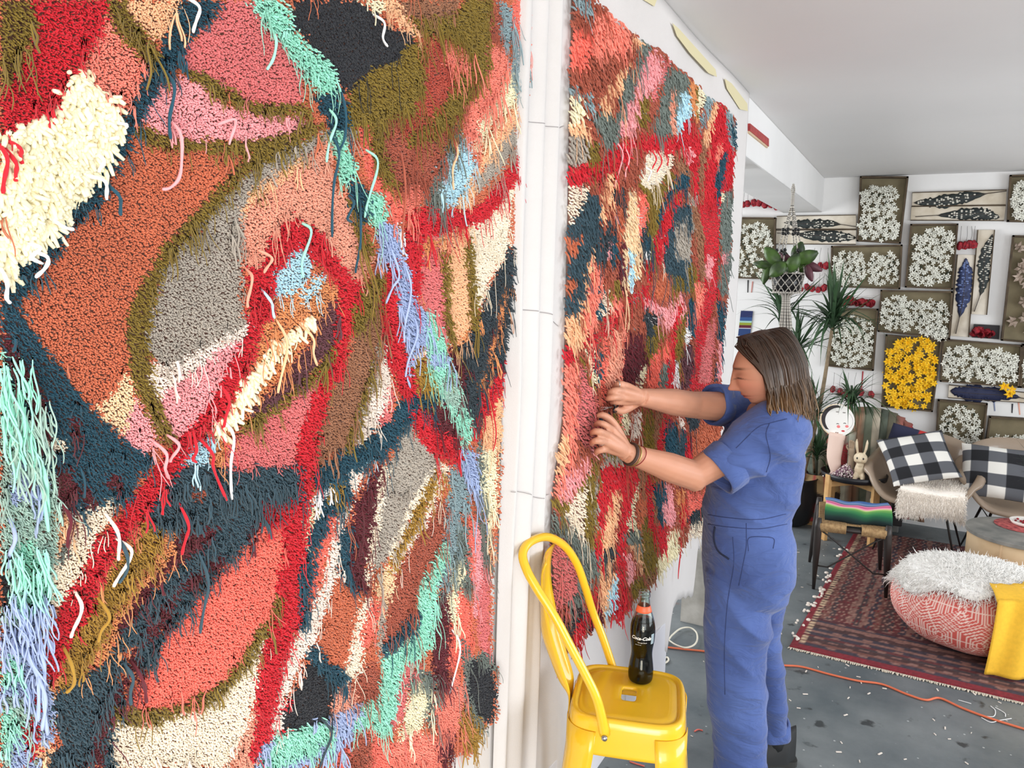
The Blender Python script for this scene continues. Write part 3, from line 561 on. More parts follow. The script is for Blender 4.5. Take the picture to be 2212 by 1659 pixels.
FAR = '''
P rbrn 340,-60 560,20 760,230 790,330 690,420 620,560 560,650 480,740 310,600 300,100
P gblu 345,-60 450,-40 450,95 345,60
P coral 310,190 450,170 465,400 420,500 310,480
P salm 480,90 600,80 740,220 740,350 620,400 560,340 540,430 470,400 470,200
P peach 740,420 810,340 720,550 640,700 620,830 490,790 560,650 640,560
P peach 755,240 835,280 830,350 770,330
P ggrn 690,600 760,420 840,300 900,320 800,580 760,700 740,850 660,1000 630,850
P pink 850,380 960,370 985,500 920,640 860,700 820,780 780,900 700,1010 650,990 700,820 770,680 810,560
P rose 960,370 1060,460 1040,560 970,640 940,760 880,720 930,600 990,500
P ggrn 1000,610 1060,480 1180,550 1195,650 1130,700 1100,850 1060,990 960,1010 900,900 960,800 970,700
P olive 820,740 885,670 880,860 840,930 795,890
P dpea 1050,620 1095,640 1080,800 1095,990 1055,990 1035,800
P lblu 1115,690 1190,670 1205,830 1160,900 1100,990 1085,850
P otan 1190,560 1245,620 1255,800 1255,910 1200,800 1190,680
P olive 1240,620 1262,650 1262,860 1238,860
P cream 1258,640 1312,680 1325,780 1290,800 1262,890 1242,850
P gblu 1318,690 1375,735 1345,800 1305,900 1275,970 1262,890 1308,800
P peach 1375,745 1405,790 1375,900 1355,1000 1300,1110 1285,1020 1330,860
P rose 1400,770 1425,780 1430,890 1375,910
P gblu 290,610 430,680 490,760 440,810 380,700 290,680
P cream 290,710 380,690 405,850 310,910 290,910
P peach 290,900 405,890 445,960 400,1020 290,1000
P ggrn 480,800 660,830 655,1060 560,1090 500,950
P taup 290,1000 425,1010 435,1180 290,1230
P olive 430,990 505,1050 525,1210 440,1190
P rbrn 520,1180 700,1080 860,1060 860,1700 500,1700
P red 290,1240 430,1190 500,1190 560,1110 700,1030 860,970 1060,1010 1130,980 1150,870 1215,870 1260,980 1285,1150 1255,1300 1245,1700 1220,1700 1200,1250 1150,1080 1060,1110 900,1110 760,1080 720,1200 600,1260 520,1290 420,1340 320,1375 290,1360
P olive 790,1320 880,1200 900,1400 990,1350 1060,1250 1090,1300 1000,1430 960,1510 900,1620 850,1460
P ppea 880,1110 940,1105 1070,1125 1085,1200 1040,1290 980,1360 900,1405 835,1370 815,1300 860,1180
P ppea 290,1370 420,1360 455,1440 400,1560 320,1670 290,1670
P steel 450,1430 505,1450 525,1700 320,1700 400,1560
P peach 560,1300 615,1280 605,1500 560,1640 535,1400
P dst 620,1420 700,1380 705,1700 600,1700
P tan 735,1390 800,1375 805,1700 715,1700
P coral 800,1410 860,1435 885,1620 820,1620
P brn 1080,1100 1150,1080 1200,1260 1180,1400 1100,1300
P teal 1090,1280 1190,1260 1185,1360 1060,1430 1000,1520 985,1700 890,1700 960,1520 1060,1380
P pink 1130,1100 1210,1080 1225,1160 1170,1210
P red 1150,1410 1080,1560 1045,1700 950,1700 1020,1520 1100,1410
P taup 1180,1430 1255,1430 1245,1700 1155,1700
P brn 1285,1000 1310,1100 1300,1250 1270,1400 1250,1300
P red 1370,880 1430,770 1465,810 1485,1000 1530,1080 1520,1250 1500,1400 1465,1400 1425,1700 1245,1700 1290,1450 1310,1200 1340,1050 1350,960
P salm 1400,1060 1435,1040 1435,1110 1400,1210 1380,1180
P teal 1440,1120 1475,1110 1465,1220 1425,1400 1395,1510 1375,1300 1410,1200
P gblu 1460,810 1500,820 1535,900 1545,1050 1510,1090 1482,1000
P teal 1490,900 1530,880 1550,1080 1520,1090
P ggrn 1455,1410 1515,1390 1525,1700 1435,1700
P cream 1430,1430 1457,1430 1442,1700 1415,1700
Q ppea 280,-10 412,-10 370,75 280,190
Q steel 280,180 370,70 420,-10 525,-10 525,430 445,330 425,480 405,650 330,880 260,975 240,880 255,480
Q rust 265,240 400,190 340,350 265,390
Q rust 250,580 370,530 320,660 240,700
Q rbrn 520,-10 720,-10 700,300 660,640 620,700 540,560 520,430
Q dst 540,150 600,100 640,250 560,420 520,400
Q peach 520,-10 585,-10 560,100 525,140
Q pink 635,-10 660,-10 665,140 635,100
Q teal 600,240 655,210 645,450 600,460
Q pink 575,230 605,280 595,410 570,350
Q rust 655,-10 715,-10 695,180 655,310
Q mar 680,230 715,210 705,640 650,710 655,450
Q tan 725,-10 805,-10 805,250 825,540 780,565 760,350 730,310 720,450 735,650 695,630 695,280
Q lblu 730,310 772,330 785,560 765,610 728,580
Q dst 820,150 960,60 960,320 880,420 820,380
Q coral 800,20 885,-10 895,100 835,240 800,200
Q olive 895,-10 950,-10 965,120 925,250 870,200
Q teal 860,220 925,240 915,350 860,310
Q white 850,320 892,350 875,410 840,405
Q steel 990,300 1080,-10 1200,-10 1200,650 1080,620 1000,520
Q red 1040,-10 1070,100 1030,200 1005,300 965,400 905,500 875,640 850,700 855,420 925,330 930,220 1000,100
Q red 860,560 840,690 780,720 720,770 660,850 620,960 560,1000 470,1050 400,1065 385,990 500,930 600,810 680,690 760,650 830,600
Q taup 1090,120 1160,70 1205,200 1195,410 1080,390 1075,200
Q ppea 1000,160 1022,200 1002,300 1012,500 985,450
Q rust 920,490 1040,500 1080,560 1060,650 1000,700 890,640
Q olive 1040,500 1165,540 1150,630 1080,640
Q pink 850,650 910,690 1000,770 1060,690 1130,640 1175,760 1175,870 1120,830 1080,910 1000,890 980,800 920,800 860,730
Q black 845,740 900,790 990,820 975,880 935,960 880,960 850,870
Q salm 440,340 480,410 530,470 545,600 515,700 485,870 410,970 375,820 410,660 440,480
Q peach 430,340 475,330 450,560 430,640 400,800 370,780 410,560
Q teal 530,570 555,640 525,760 510,860 488,840 508,700
Q ppea 550,590 605,590 605,700 615,770 520,870 510,850 522,760 552,650
Q olive 600,530 665,560 655,700 600,745
Q salm 620,680 700,640 650,760 600,820
Q peach 230,900 340,790 405,820 405,960 425,1010 340,1055 220,1045
Q red 200,1055 320,1040 345,1150 200,1195
Q salm 180,1190 350,1155 355,1700 160,1700
Q rose 365,1160 440,1240 505,1400 515,1700 345,1700
Q olive 375,1090 440,1240 495,1360 470,1360 400,1200
Q cream 400,1080 485,1050 515,1180 525,1340 480,1340 430,1220
Q teal 500,1010 545,1180 535,1410 508,1410
Q coral 525,1000 600,985 605,1330 565,1550 515,1490
Q dpea 605,950 695,890 685,1200 660,1340 575,1350
Q coral 695,870 755,1000 705,1310 660,1330 690,1150
Q rbrn 715,770 840,770 850,880 740,910
Q mar 735,930 845,950 885,1150 800,1310 705,1330 705,1080
Q olive 855,950 965,890 995,950 935,1080 900,1190 865,1100
Q dst 840,700 870,760 930,960 870,980
Q coral 935,1090 1010,1000 1055,950 1035,1150 965,1270 945,1360 875,1390 875,1200
Q cream 840,1190 885,1170 875,1300 820,1380 795,1340
Q ggrn 975,1180 1035,1140 1035,1350 955,1360
Q olive 1100,900 1180,730 1140,1060 1090,1210 1070,1000
Q red 1100,720 1145,710 1085,950 1075,1200 1065,1370 1025,1370 1035,1000
Q white 1180,850 1215,920 1205,1050 1160,1110 1155,950
Q white 1080,1170 1115,1140 1105,1350 1065,1350
Q teal 1185,670 1225,700 1225,1000 1190,900 1165,800
Q plum 1130,1080 1220,1040 1230,1350 1120,1380
Q red 1195,-10 1425,-10 1425,200 1405,500 1415,620 1375,780 1335,900 1305,1100 1275,1280 1330,1345 1400,1350 1425,1280 1440,1390 1190,1380 1205,1250 1235,1100 1235,850 1270,650 1195,640 1250,480 1240,200
Q brn 1215,-10 1250,-10 1300,250 1310,500 1280,600 1240,300
Q olive 1190,440 1235,430 1240,630 1180,620
Q pink 1320,370 1375,400 1335,570 1305,530
Q salm 1230,560 1310,600 1250,850 1225,800
Q rose 1340,890 1395,820 1395,960 1360,1340 1265,1335 1285,1150 1320,1000
Q ggrn 1430,-10 1515,-10 1500,300 1505,500 1445,700 1410,600 1425,300
Q teal 1400,690 1455,720 1445,1200 1385,1320 1400,1000
Q pink 1400,1000 1430,1000 1435,1290 1395,1280
Q pink 1430,350 1480,340 1480,420 1430,430
S salm 140,-10 335,-10 335,200 265,400 205,610 130,620
S rose 320,-10 455,-10 465,260 440,310 360,250 315,180
S peach 140,200 260,150 250,330 180,520 130,560
S pink 240,420 440,290 425,380 355,500 265,630 195,630
S ppea 195,690 330,590 430,390 415,500 405,700 405,930 330,890 270,780
S olive 130,610 270,635 245,680 130,695
S olive 325,540 405,430 412,475 328,585
S olive 430,330 475,310 455,500 435,700 435,900 455,1070 420,1040 390,850 398,600
S taup 470,340 485,500 465,700 445,900 435,700
S ggrn 130,680 250,750 345,900 455,950 495,1150 440,1160 385,1210 350,1340 240,1400 340,1200 320,1000 250,900 130,880
S rose 130,870 250,905 322,1000 348,1150 322,1280 235,1370 180,1430 140,1200
S black 210,1440 360,1330 405,1400 330,1530 255,1580
S red 450,1150 465,1250 405,1450 335,1610 285,1650 300,1560 400,1360 430,1220
S mar 455,1270 505,1430 485,1560 375,1610 420,1460
S teal 480,30 565,50 605,180 520,110
S olive 560,-10 620,20 650,180 740,300 600,330 500,320 560,150
S coral 600,-10 640,-10 660,180 630,150
S cream 635,-10 700,-10 660,190 645,150
S ppink 695,-10 765,10 755,180 700,200
S olive 765,-10 905,10 880,250 840,420 760,400 780,200
S red 905,30 975,-10 945,200 905,320 850,360
S brn 860,-10 910,-10 880,200 840,300
S teal 955,60 1025,90 1015,370 925,320
S ppink 1010,-10 1065,100 1055,260 1030,200
S red 1075,140 1125,190 1105,370 1065,350
S steel 1010,100 1080,150 1060,420 1010,400
S rust 1115,90 1310,60 1310,200 1240,320 1115,380
S dst 1050,-20 1180,-20 1160,120 1100,140
S olive 1110,370 1190,340 1140,430 1090,420
S taup 490,300 650,310 630,410 520,430
S brn 700,330 800,380 810,560 740,540
S red 480,400 560,370 660,355 725,370 755,480 725,520 705,620 705,750 665,850 655,960 685,1050 645,1100 645,1200 695,1360 600,1470 578,1400 620,1200 598,1100 598,870 620,760 630,600 600,540 540,600 520,700 500,900 500,1150 468,1100 448,900 465,700 468,560
S peach 560,555 625,555 612,700 590,860 570,940 485,965 498,850 528,700
S dst 498,970 592,925 582,1005 498,1060
S peach 485,1060 572,1025 575,1150 540,1300 510,1460 468,1250
S lblu 570,1125 605,1150 605,1350 560,1410 505,1450 538,1280
S pink 658,960 725,1050 715,1190 668,1190
S brn 740,620 790,470 870,460 880,900 890,1060 830,1240 770,1150 760,900
S cream 720,525 775,495 738,620 725,700 745,830 680,860 665,800 700,640
S rust 745,610 790,500 805,650 795,790 740,810
S peach 688,900 765,900 785,1120 720,1000
S olive 780,740 860,780 875,900 870,1060 800,1160 770,1000
S olive 690,1180 780,1140 795,1230 700,1290
S ggrn 640,860 760,830 770,920 680,920
S red 795,450 862,450 855,600 868,860 820,810 795,600
S teal 868,470 945,490 935,660 945,790 890,770 865,600
S pink 938,490 975,490 995,650 1005,770 955,830 915,700
S otan 1000,540 1065,550 1065,650 1030,730
S red 885,755 940,815 1010,830 955,960 900,1010 875,860
S cream 955,830 1045,805 1025,900 1035,1000 960,1110 875,1160 875,1030 945,960
S coral 1080,550 1330,530 1330,600 1130,720 1060,800 1075,680
S red 1040,640 1085,600 1060,800 1030,820
S ppea 1330,680 1330,890 1090,900 1080,850 1130,770
S dst 1330,560 1330,640 1100,805 1085,760
'''
def parse(txt):
    out = []
    for l in txt.strip().split('\n'):
        z, c, *p = l.split(); ox, oy, s = Z[z]
        out.append((c, np.array([[ox+float(a)/s, oy+float(b)/s] for a, b in (q.split(',') for q in p)])))
    return out
OUT_NEAR = np.array([(-900, -900), (1150, -400), (1145, 0), (1142, 150), (1128, 300), (1118, 480), (1105, 620), (1085, 760), (1080, 900), (1076, 1080), (1066, 1200), (1060, 1230), (1058, 1430), (1074, 1450), (1070, 1550),
    (1032, 1590), (1020, 1625), (975, 1630), (955, 1700), (900, 1760), (-900, 3000)])
OUT_FAR = np.array([(1236, -120), (1272, -12), (1304, 16), (1330, 42), (1362, 66), (1384, 88), (1405, 97), (1432, 112), (1450, 135), (1483, 160), (1500, 180), (1518, 197), (1536, 214), (1557, 224), (1582, 250), (1586, 300), (1580, 360), (1576, 470), (1575, 560),
    (1566, 640), (1556, 760), (1552, 850), (1555, 960), (1535, 1000), (1535, 1155), (1478, 1163), (1466, 1190), (1440, 1215), (1412, 1245), (1395, 1268), (1362, 1290), (1357, 1310), (1330, 1338), (1318, 1325), (1297, 1335), (1265, 1365), (1232, 1400), (1195, 1400), (1190, 1100), (1215, 900), (1225, 500)])
yarnm = {}
def yarn(c, k=1.12):
    if c not in yarnm:
        col = np.array(PAL[c], float); col = col*.93+col.mean()*.07
        yarnm[c] = mat('yarn_'+NAMES[c].replace(' ', '_'), tuple(np.minimum(253, col*k+4)), .95, attr=.18, sheen=.15)
    return yarnm[c]
def grade(y): return np.clip(.62+.38*(np.asarray(y)-.45)/.75, .60, 1.)
def tapestry(nm, label, txt, outline, X0, sp, base, style, seed, ylim):
    rs = np.random.RandomState(seed); polys = parse(txt)
    # roots over the hanging's real surface
    P = np.array([onX(a, b, X0) for a, b in outline]); y0, y1 = max(ylim[0], P[:, 1].min()), min(ylim[1], P[:, 1].max()); z0, z1 = .55, ZC-.02
    cols = []; y = y0; k = 0          # finer yarn in the left, nearer part of the near hanging
    while y < y1:
        s_ = sp*grade(y); zz = np.arange(z0+(k % 2)*.5*s_, z1, s_*.92); m = len(zz)
        cols.append(np.stack([np.full(m, X0), y+rs.uniform(-.38, .38, m)*s_, zz+rs.uniform(-.38, .38, m)*s_], 1)); y += s_*.96; k += 1
    R = np.concatenate(cols)
    def lookup(R, jit=1.):
        q = proj(R); n = len(R)
        sc = 1680./np.maximum(.5, R[:, 1]*.9)*.0045*jit
        q = q+rs.normal(size=(n, 2))*np.minimum(sc, 7)[:, None]*.7
        idx = np.full(n, -1)
        for i, (c, pl) in enumerate(polys):
            lo = pl.min(0); hi = pl.max(0); s = np.where((q[:, 0] > lo[0]) & (q[:, 0] < hi[0]) & (q[:, 1] > lo[1]) & (q[:, 1] < hi[1]))[0]
            if len(s): idx[s[inpoly(q[s, 0], q[s, 1], pl)]] = i
        return q, idx
    q, idx = lookup(R)
    ins = inpoly(q[:, 0], q[:, 1], outline) & (q[:, 0] > -45) & (q[:, 1] > -60) & (q[:, 1] < 1700)
    R, q, idx = R[ins], q[ins], idx[ins]
    below = R.copy(); below[:, 2] -= .028; _, ib = lookup(below, .3)
    root = thing(nm, label, 'tapestry', tuple(onX(*outline[len(outline)//2], X0)), 'yarn tapestries')
    bk = np.array([onX(a, b, X0-.004) for a, b in outline]); bk = bk[(bk[:, 1] > ylim[0]-.2)]
    bk[:, 2] = np.clip(bk[:, 2], .5, ZC-.015); n = len(bk)
    ctr = bk.mean(0)
    bkk = bk.copy(); bkk[:, 1:] = ctr[1:]+(bk[:, 1:]-ctr[1:])*.985
    bb = bulk('backing', np.concatenate([bkk, bkk-[.005, 0, 0]]), [tuple(range(n)), tuple(range(n, 2*n))[::-1]]+[(i, (i+1) % n, n+(i+1) % n, n+i) for i in range(n)], mat('tapestry_backing', (134, 96, 84), .9), root, False)
    groups = {}
    for i in range(-1, len(polys)):
        s = np.where(idx == i)[0]
        if not len(s): continue
        c = polys[i][0] if i >= 0 else base
        style(root, c, R[s], q[s], (ib[s] != i), rs, i)
    return root
FR = dict(olive=.5, red=.3, teal=.45, steel=.9, mint=.5, ggrn=.6, salm=.55, rbrn=.4, must=.6, peach=.25, ppea=.12, ppink=.15, mar=.5, dst=.7, peri=.45, gblu=.5, rose=.08, coral=.12, brn=.3, taup=.15, cream=.15,
  otan=.3, black=.03, sage=.4, lblu=.2, rust=.03, pink=.15, dpea=.12)
def near_style(root, c, R, q, edge, rs, i):
    n = len(R); L = rs.uniform(.0042, .0064, n); r = rs.uniform(.0015, .0021, n); wild = .38; dr = .08
    my = R[:, 1].mean()
    if c == 'cream' and i >= 0 and my < .8: r[:] = rs.uniform(.0022, .0031, n); L = rs.uniform(.009, .018, n); wild = .6
    elif c == 'black': L *= .7; r *= 1.45
    elif c in ('mint', 'sage', 'peri'): L = rs.uniform(.009, .016, n); dr = .3; r *= .8
    elif c == 'red': L = rs.uniform(.008, .012, n); r *= .9
    elif c in ('olive', 'teal', 'steel', 'dst', 'must'): L = rs.uniform(.008, .015, n); r *= .8; dr = .3
    if c in ('taup', 'ppea', 'ppink', 'pink', 'peach', 'tan', 'coral', 'rust', 'rose', 'dpea'): r *= 1.15
    chunky = c == 'cream' and i >= 0 and my < .8; gs = 1. if chunky else grade(R[:, 1]); L = L*gs; r = r*gs*(1 if chunky else 1.2)
    if chunky: s0 = np.where(rs.rand(n) < .62)[0]; R, q, edge, L, r = R[s0], q[s0], edge[s0], L[s0], r[s0]; n = len(R)
    D = np.stack([np.ones(n), rs.normal(0, wild, n), rs.normal(-.12, wild, n)], 1); D /= np.linalg.norm(D, axis=1)[:, None]
    V, F, k = strands(R, D, L, r, 3 if chunky else 1 if L.mean() < .0082 else 2, 6 if chunky else 3, droop=.5 if chunky else dr, curl=.3 if chunky else .12, rs=rs, tip=.7)
    v = np.clip(rs.normal(.5, .24, n)-.12*(NZ(R*9)+NZ(R*30)), 0, 1)
    o = bulk('pile_patch', V, F, yarn(c), root, True, v=np.repeat(v, k)); tag(o, NAMES[c]+' patch of yarn pile', kind='stuff')
    p = FR.get(c, .15); right = np.clip((q[:, 0]-300)/700, .12, 1.)
    s = np.where((edge & (rs.rand(n) < p*.13*(.5+right))) | (rs.rand(n) < p*.012*right))[0]
    if len(s) < 2: return
    m = len(s); L = rs.gamma(2.2, .0085, m)*(.7+.8*right[s])+.008; r = np.where(rs.rand(m) < .12, .0017, .0007)
    if c in ('cream', 'white', 'peri'): r = np.full(m, .0015)
    rep = rs.randint(1, 4, m); Rr = np.repeat(R[s], rep, 0)+rs.normal(0, .002, (rep.sum(), 3)); Rr[:, 0] = R[0, 0]+.006
    L = np.repeat(L, rep)*rs.uniform(.8, 1.1, rep.sum()); r = np.repeat(r, rep); M = len(Rr)
    D = np.stack([rs.uniform(.15, .35, M), rs.normal(0, .22, M), np.full(M, -.5)], 1)
    V, F, k = strands(Rr, D, L, r, 7, 3, droop=.55, curl=.10, rs=rs, wig=.08, tip=.8)
    V[:, 0] = np.maximum(V[:, 0], R[0, 0]+.008)
    o = bulk('yarn_fringe', V, F, yarn(c), root, True, v=np.repeat(np.clip(rs.normal(.62, .15, M), 0, 1), k)); tag(o, NAMES[c]+' loose hanging yarn ends', kind='stuff')
def far_style(root, c, R, q, edge, rs, i):
    n = len(R)
    sm = c in ('ppea', 'black', 'rose') or (c in ('cream', 'coral', 'white') and i % 2) or (c == 'red' and i % 3 == 0)
    D = np.stack([np.full(n, .8), rs.normal(0, .3, n), rs.normal(-.3, .3, n)], 1); D /= np.linalg.norm(D, axis=1)[:, None]
    L = rs.uniform(.007, .012, n) if sm else rs.uniform(.010, .026, n)
    v = np.clip(rs.normal(.5, .25, n)-.12*NZ(R*12), 0, 1)
    V, F, k = strands(R, D, L, rs.uniform(.0024, .0036, n), 1 if sm else 2, 3, droop=.15 if sm else .6, curl=.15, rs=rs, tip=.7)
    o = bulk('pile_patch', V, F, yarn(c), root, True, v=np.repeat(v, k)); tag(o, NAMES[c]+' patch of shaggy yarn', kind='stuff')
    p = FR.get(c, .15)
    s = np.where((edge & (rs.rand(n) < .12*p+.02)) | (rs.rand(n) < (.002 if sm else .03*p)))[0]
    if len(s) < 2: return
    m = len(s); rep = rs.randint(1, 4, m); Rr = np.repeat(R[s], rep, 0)+rs.normal(0, .003, (rep.sum(), 3)); Rr[:, 0] = R[0, 0]+.008; M = len(Rr)
    L = np.repeat(rs.gamma(3, .014, m)+.015, rep)*rs.uniform(.8, 1.15, M)
    D = np.stack([rs.uniform(.15, .4, M), rs.normal(0, .28, M), np.full(M, -.5)], 1)
    V, F, k = strands(Rr, D, L, np.repeat(rs.uniform(.0008, .0015, m), rep), 6, 3, droop=.6, curl=.12, rs=rs, wig=.09, tip=.8)
    V[:, 0] = np.maximum(V[:, 0], R[0, 0]+.010)
    o = bulk('yarn_fringe', V, F, yarn(c), root, True, v=np.repeat(np.clip(rs.normal(.6, .18, M), 0, 1), k)); tag(o, NAMES[c]+' loose hanging yarn ends', kind='stuff')
def NZ(P):
    """cheap vectorised value noise in about -1..1"""
    return (np.sin(P[:, 1]*1.7+1.3*np.sin(P[:, 2]*1.1))+np.sin(P[:, 2]*2.3+1.7*np.sin(P[:, 1]*.9+2)))*.5
XT = XC+.004
tn = tapestry('yarn_tapestry', 'large nearer yarn tapestry with coral ovals, a grey leaf shape and red bands', NEAR, OUT_NEAR, XT, .0037, 'rust', near_style, 3, (.25, 1.62))
tf = tapestry('yarn_tapestry', 'far shaggy yarn tapestry of narrow hanging strips that the woman works on', FAR, OUT_FAR, XT, .0092, 'rbrn', far_style, 5, (1.66, 3.85))
# single fat yarn ends that can be picked out one by one, read off the near tapestry
def ends(par, txt, rad, nm='yarn_tail'):
    for l in txt.strip().split('\n'):
        c, *p = l.split(); pts = np.array([[float(a) for a in s.split(',')] for s in p])
        W3 = np.array([onX(a, b, XT+.014) for a, b in pts]); W3[0, 0] = XT+.002; W3 = spline(W3, 18)
        W3[:, 0] += .004*np.sin(np.linspace(0, 5, 18)); k = 8; a = np.arange(k)*6.2832/k
        V, F = tube(W3, np.r_[rad*.8, np.full(16, rad), rad*.7], 8)
        # two-ply twist
        V = V.reshape(18, k, 3); cen = W3[:, None]; tw = np.linspace(0, 18, 18)[:, None]; V = cen+(V-cen)*(1+.18*np.cos(2*a[None]+tw))[..., None]
        o = bulk(nm, V.reshape(-1, 3), F, yarn(c), par, v=np.full(18*k, .65)); tag(o, 'single thick '+NAMES[c]+' yarn tail')
ends(tn, '''
white 415,-10 425,15 427,40 422,70
white 818,28 826,50 828,80 842,100
pink 380,255 386,290 388,345 386,385 372,405 356,409
pink 484,268 500,258 508,275 500,312
white 182,375 215,388 232,405 236,432
white 252,262 270,270 280,275
white 238,300 250,298 260,294
white 220,330 222,350 218,372
white 118,468 130,488 165,496
white 68,525 82,535 70,555 98,570
white 75,540 97,555 98,580 82,600
white 12,570 10,610 15,640 28,656
red 5,300 10,340 12,380 12,418
red 18,310 28,350 36,370 40,392
red 25,300 38,320 46,335 54,354
teal 725,285 728,330 722,400 722,512
teal 745,180 742,240 745,300 735,330
teal 790,430 775,480 778,540 772,590
teal 765,420 760,440 752,470 765,480
teal 372,150 372,190 368,250 374,300
teal 242,395 250,420 262,440 266,466
dpea 545,580 540,600 538,640 540,665
dpea 570,540 585,560 575,590
white 490,905 500,940 500,1000 506,1080
red 488,830 490,860 492,890 488,930
red 440,945 455,980 462,1010 495,1082
red 430,930 420,970 418,990 430,1000
pink 372,940 382,960 375,985 372,1000
pink 345,955 355,980 358,1010 370,1035
lblu 578,625 580,650 590,665 598,688
steel 262,1150 270,1200 272,1240 262,1262
mar 145,1085 148,1120 150,1150 152,1185
mar 295,1430 300,1460 315,1490 322,1520
steel 275,1430 282,1460 284,1490 288,1525
steel 440,1190 445,1250 445,1300 437,1370
red 398,1085 402,1130 404,1160 398,1200
dst 705,1555 712,1580 706,1620 695,1660
rbrn 878,325 870,380 876,440 872,540
peach 660,700 672,730 678,760 690,790
peach 610,690 616,740 612,800 605,850
peach 990,290 985,330 980,360 984,410
white 985,1360 990,1390 988,1440 975,1500
peri 850,520 858,590 850,620 838,656
peri 880,560 884,620 876,700 878,740
peri 905,680 898,720 886,770 880,815
mint 720,230 722,260 715,300 710,350
mint 600,60 592,90 590,130 582,150
mint 662,480 668,500 655,560 660,600
mint 800,320 812,350 800,420 792,470
mint 120,1120 95,1040 90,1010 110,1150
peri 35,1120 28,1160 25,1190 22,1230
peri 80,1370 90,1430 95,1500 108,1590
peri 40,1390 70,1440 85,1500 88,1560
peri 60,1400 78,1460 100,1520 96,1580
ppink 262,1165 280,1190 262,1240 250,1270
ppink 240,1110 250,1150 258,1190 262,1212
ppink 175,1280 172,1310 165,1350 158,1380
must 222,1290 232,1330 222,1360 218,1390
must 150,1400 152,1440 160,1480 148,1500
''', .0019)
ends(tf, '''
lblu 1368,610 1360,630 1366,632 1372,612
pink 1335,300 1342,330 1338,370 1330,405
pink 1348,300 1356,340 1352,370 1356,395
red 1412,320 1416,345 1412,365
red 1425,322 1428,350 1422,372
red 1440,325 1442,345 1445,358
white 1400,360 1405,372 1402,392
pink 1450,650 1458,680 1452,705
pink 1465,640 1475,670 1478,690
red 1322,1290 1325,1310 1322,1358
red 1334,1290 1336,1310 1338,1345
red 1348,1270 1350,1300 1348,1330
red 1468,1150 1470,1180 1467,1251
''', .0022)
# mohair bundles hanging at the very left edge of the near tapestry
for c, n, x0, x1, ya, yb in (('mint', 70, 0, 70, 760, 1330), ('sage', 90, 20, 110, 850, 1280), ('peri', 80, 0, 100, 1270, 1600), ('mint', 40, 10, 100, 1180, 1330)):
    P = np.array([onX(R_.uniform(x0, x1), R_.uniform(ya, ya+.35*(yb-ya)), XT+.012) for _ in range(n)])
    L = np.array([R_.uniform(.015, .05) for _ in range(n)])
    V, F, k = strands(P, np.stack([np.full(n, .3), NR.normal(0, .2, n), np.full(n, -.6)], 1), L, NR.uniform(.0004, .0012, n), 10, 5, droop=.7, curl=.08, wig=.1, tip=.7)
    V[:, 0] = np.maximum(V[:, 0], XT+.014)
    tag(bulk('yarn_fringe', V, F, yarn(c), tn, v=np.full(len(V), .6)), NAMES[c]+' mohair strands at the left edge', kind='stuff')
# ---------------- the woman ----------------
def remesh(mb, vox, smooth_it=2, fac=.5):
    o = mb.build('tmp', None); m = o.modifiers.new('r', 'REMESH'); m.mode = 'VOXEL'; m.voxel_size = vox; m.adaptivity = 0
    if smooth_it:
        s = o.modifiers.new('s', 'SMOOTH'); s.iterations = smooth_it; s.factor = fac
    dg = bpy.context.evaluated_depsgraph_get(); ev = o.evaluated_get(dg); me = ev.to_mesh()
    n = len(me.vertices); V = np.empty(n*3, np.float32); me.vertices.foreach_get('co', V); V = V.reshape(-1, 3).astype(float)
    nl = len(me.loops); lv = np.empty(nl, np.int32); me.loops.foreach_get('vertex_index', lv)
    tot = np.empty(len(me.polygons), np.int32); me.polygons.foreach_get('loop_total', tot)
    nr = np.empty(n*3, np.float32); me.vertices.foreach_get('normal', nr)
    F = lv.reshape(-1, 4) if (tot == 4).all() else None
    if F is None: F = [tuple(p.vertices) for p in me.polygons]
    ev.to_mesh_clear(); bpy.data.objects.remove(o); return V, nr.reshape(-1, 3).astype(float), F
A3 = lambda *p: np.array(p, float)
unit = lambda v: np.array(v, float)/np.linalg.norm(v)
person = thing('person', 'woman in a blue short sleeved jumpsuit reaching both hands to the far tapestry', 'person', (-.39, 2.55, 0))
fd = unit((-.89, -.46, 0)); sd = np.cross([0, 0, 1.], fd)        # body forward, body left (towards the camera)
HCN = onY(1655, 797, 2.42)
hf = unit((-.90, -.30, -.26)); hs = unit(np.cross([0, 0, 1.], hf)); hu = np.cross(hf, hs)
hs = unit(hs-hu*.04); hu = np.cross(hf, hs)
def headpt(a, b, c): return HCN+hf*a+hs*b+hu*c
body = MB()
# head
V, F = ellipsoid((0, 0, 0), (1, 1, 1), 60, 44); V = np.array(V); a, b, c = V.T
H_ = np.stack([a*.096, b*.075, c*.112], 1)
lo = np.clip(-H_[:, 2]/.112, 0, 1); H_[:, 1] *= 1-.36*lo**1.6
H_[:, 0] = np.where(H_[:, 0] > 0, H_[:, 0]*(1-.10*lo**2), H_[:, 0]*(1-.42*lo**1.2))
H_[:, 0] += .006*lo; fr = (H_[:, 0] > 0); H_[:, 0] -= np.where(fr, .012*np.clip(H_[:, 2]/.1, 0, 1)**2, 0)
body.add(HCN+H_[:, :1]*hf+H_[:, 1:2]*hs+H_[:, 2:]*hu, F)
T0 = lambda px, py, Y: onY(px, py, Y)
nb = onY(1668, 905, 2.50); hip = onY(1620, 1190, 2.52)
def limb(pts, rad, n=24, k=16): body.tube(spline(pts, n), np.interp(np.linspace(0, 1, n), np.linspace(0, 1, len(rad)), rad), k)
limb([headpt(-.035, 0, -.03), headpt(-.03, 0, -.10), nb, nb+A3(.01, .0, -.08)], [.050, .049, .053, .075])
limb([nb, onY(1655, 980, 2.5), onY(1625, 1100, 2.5), hip], [.08, .115, .10, .12])
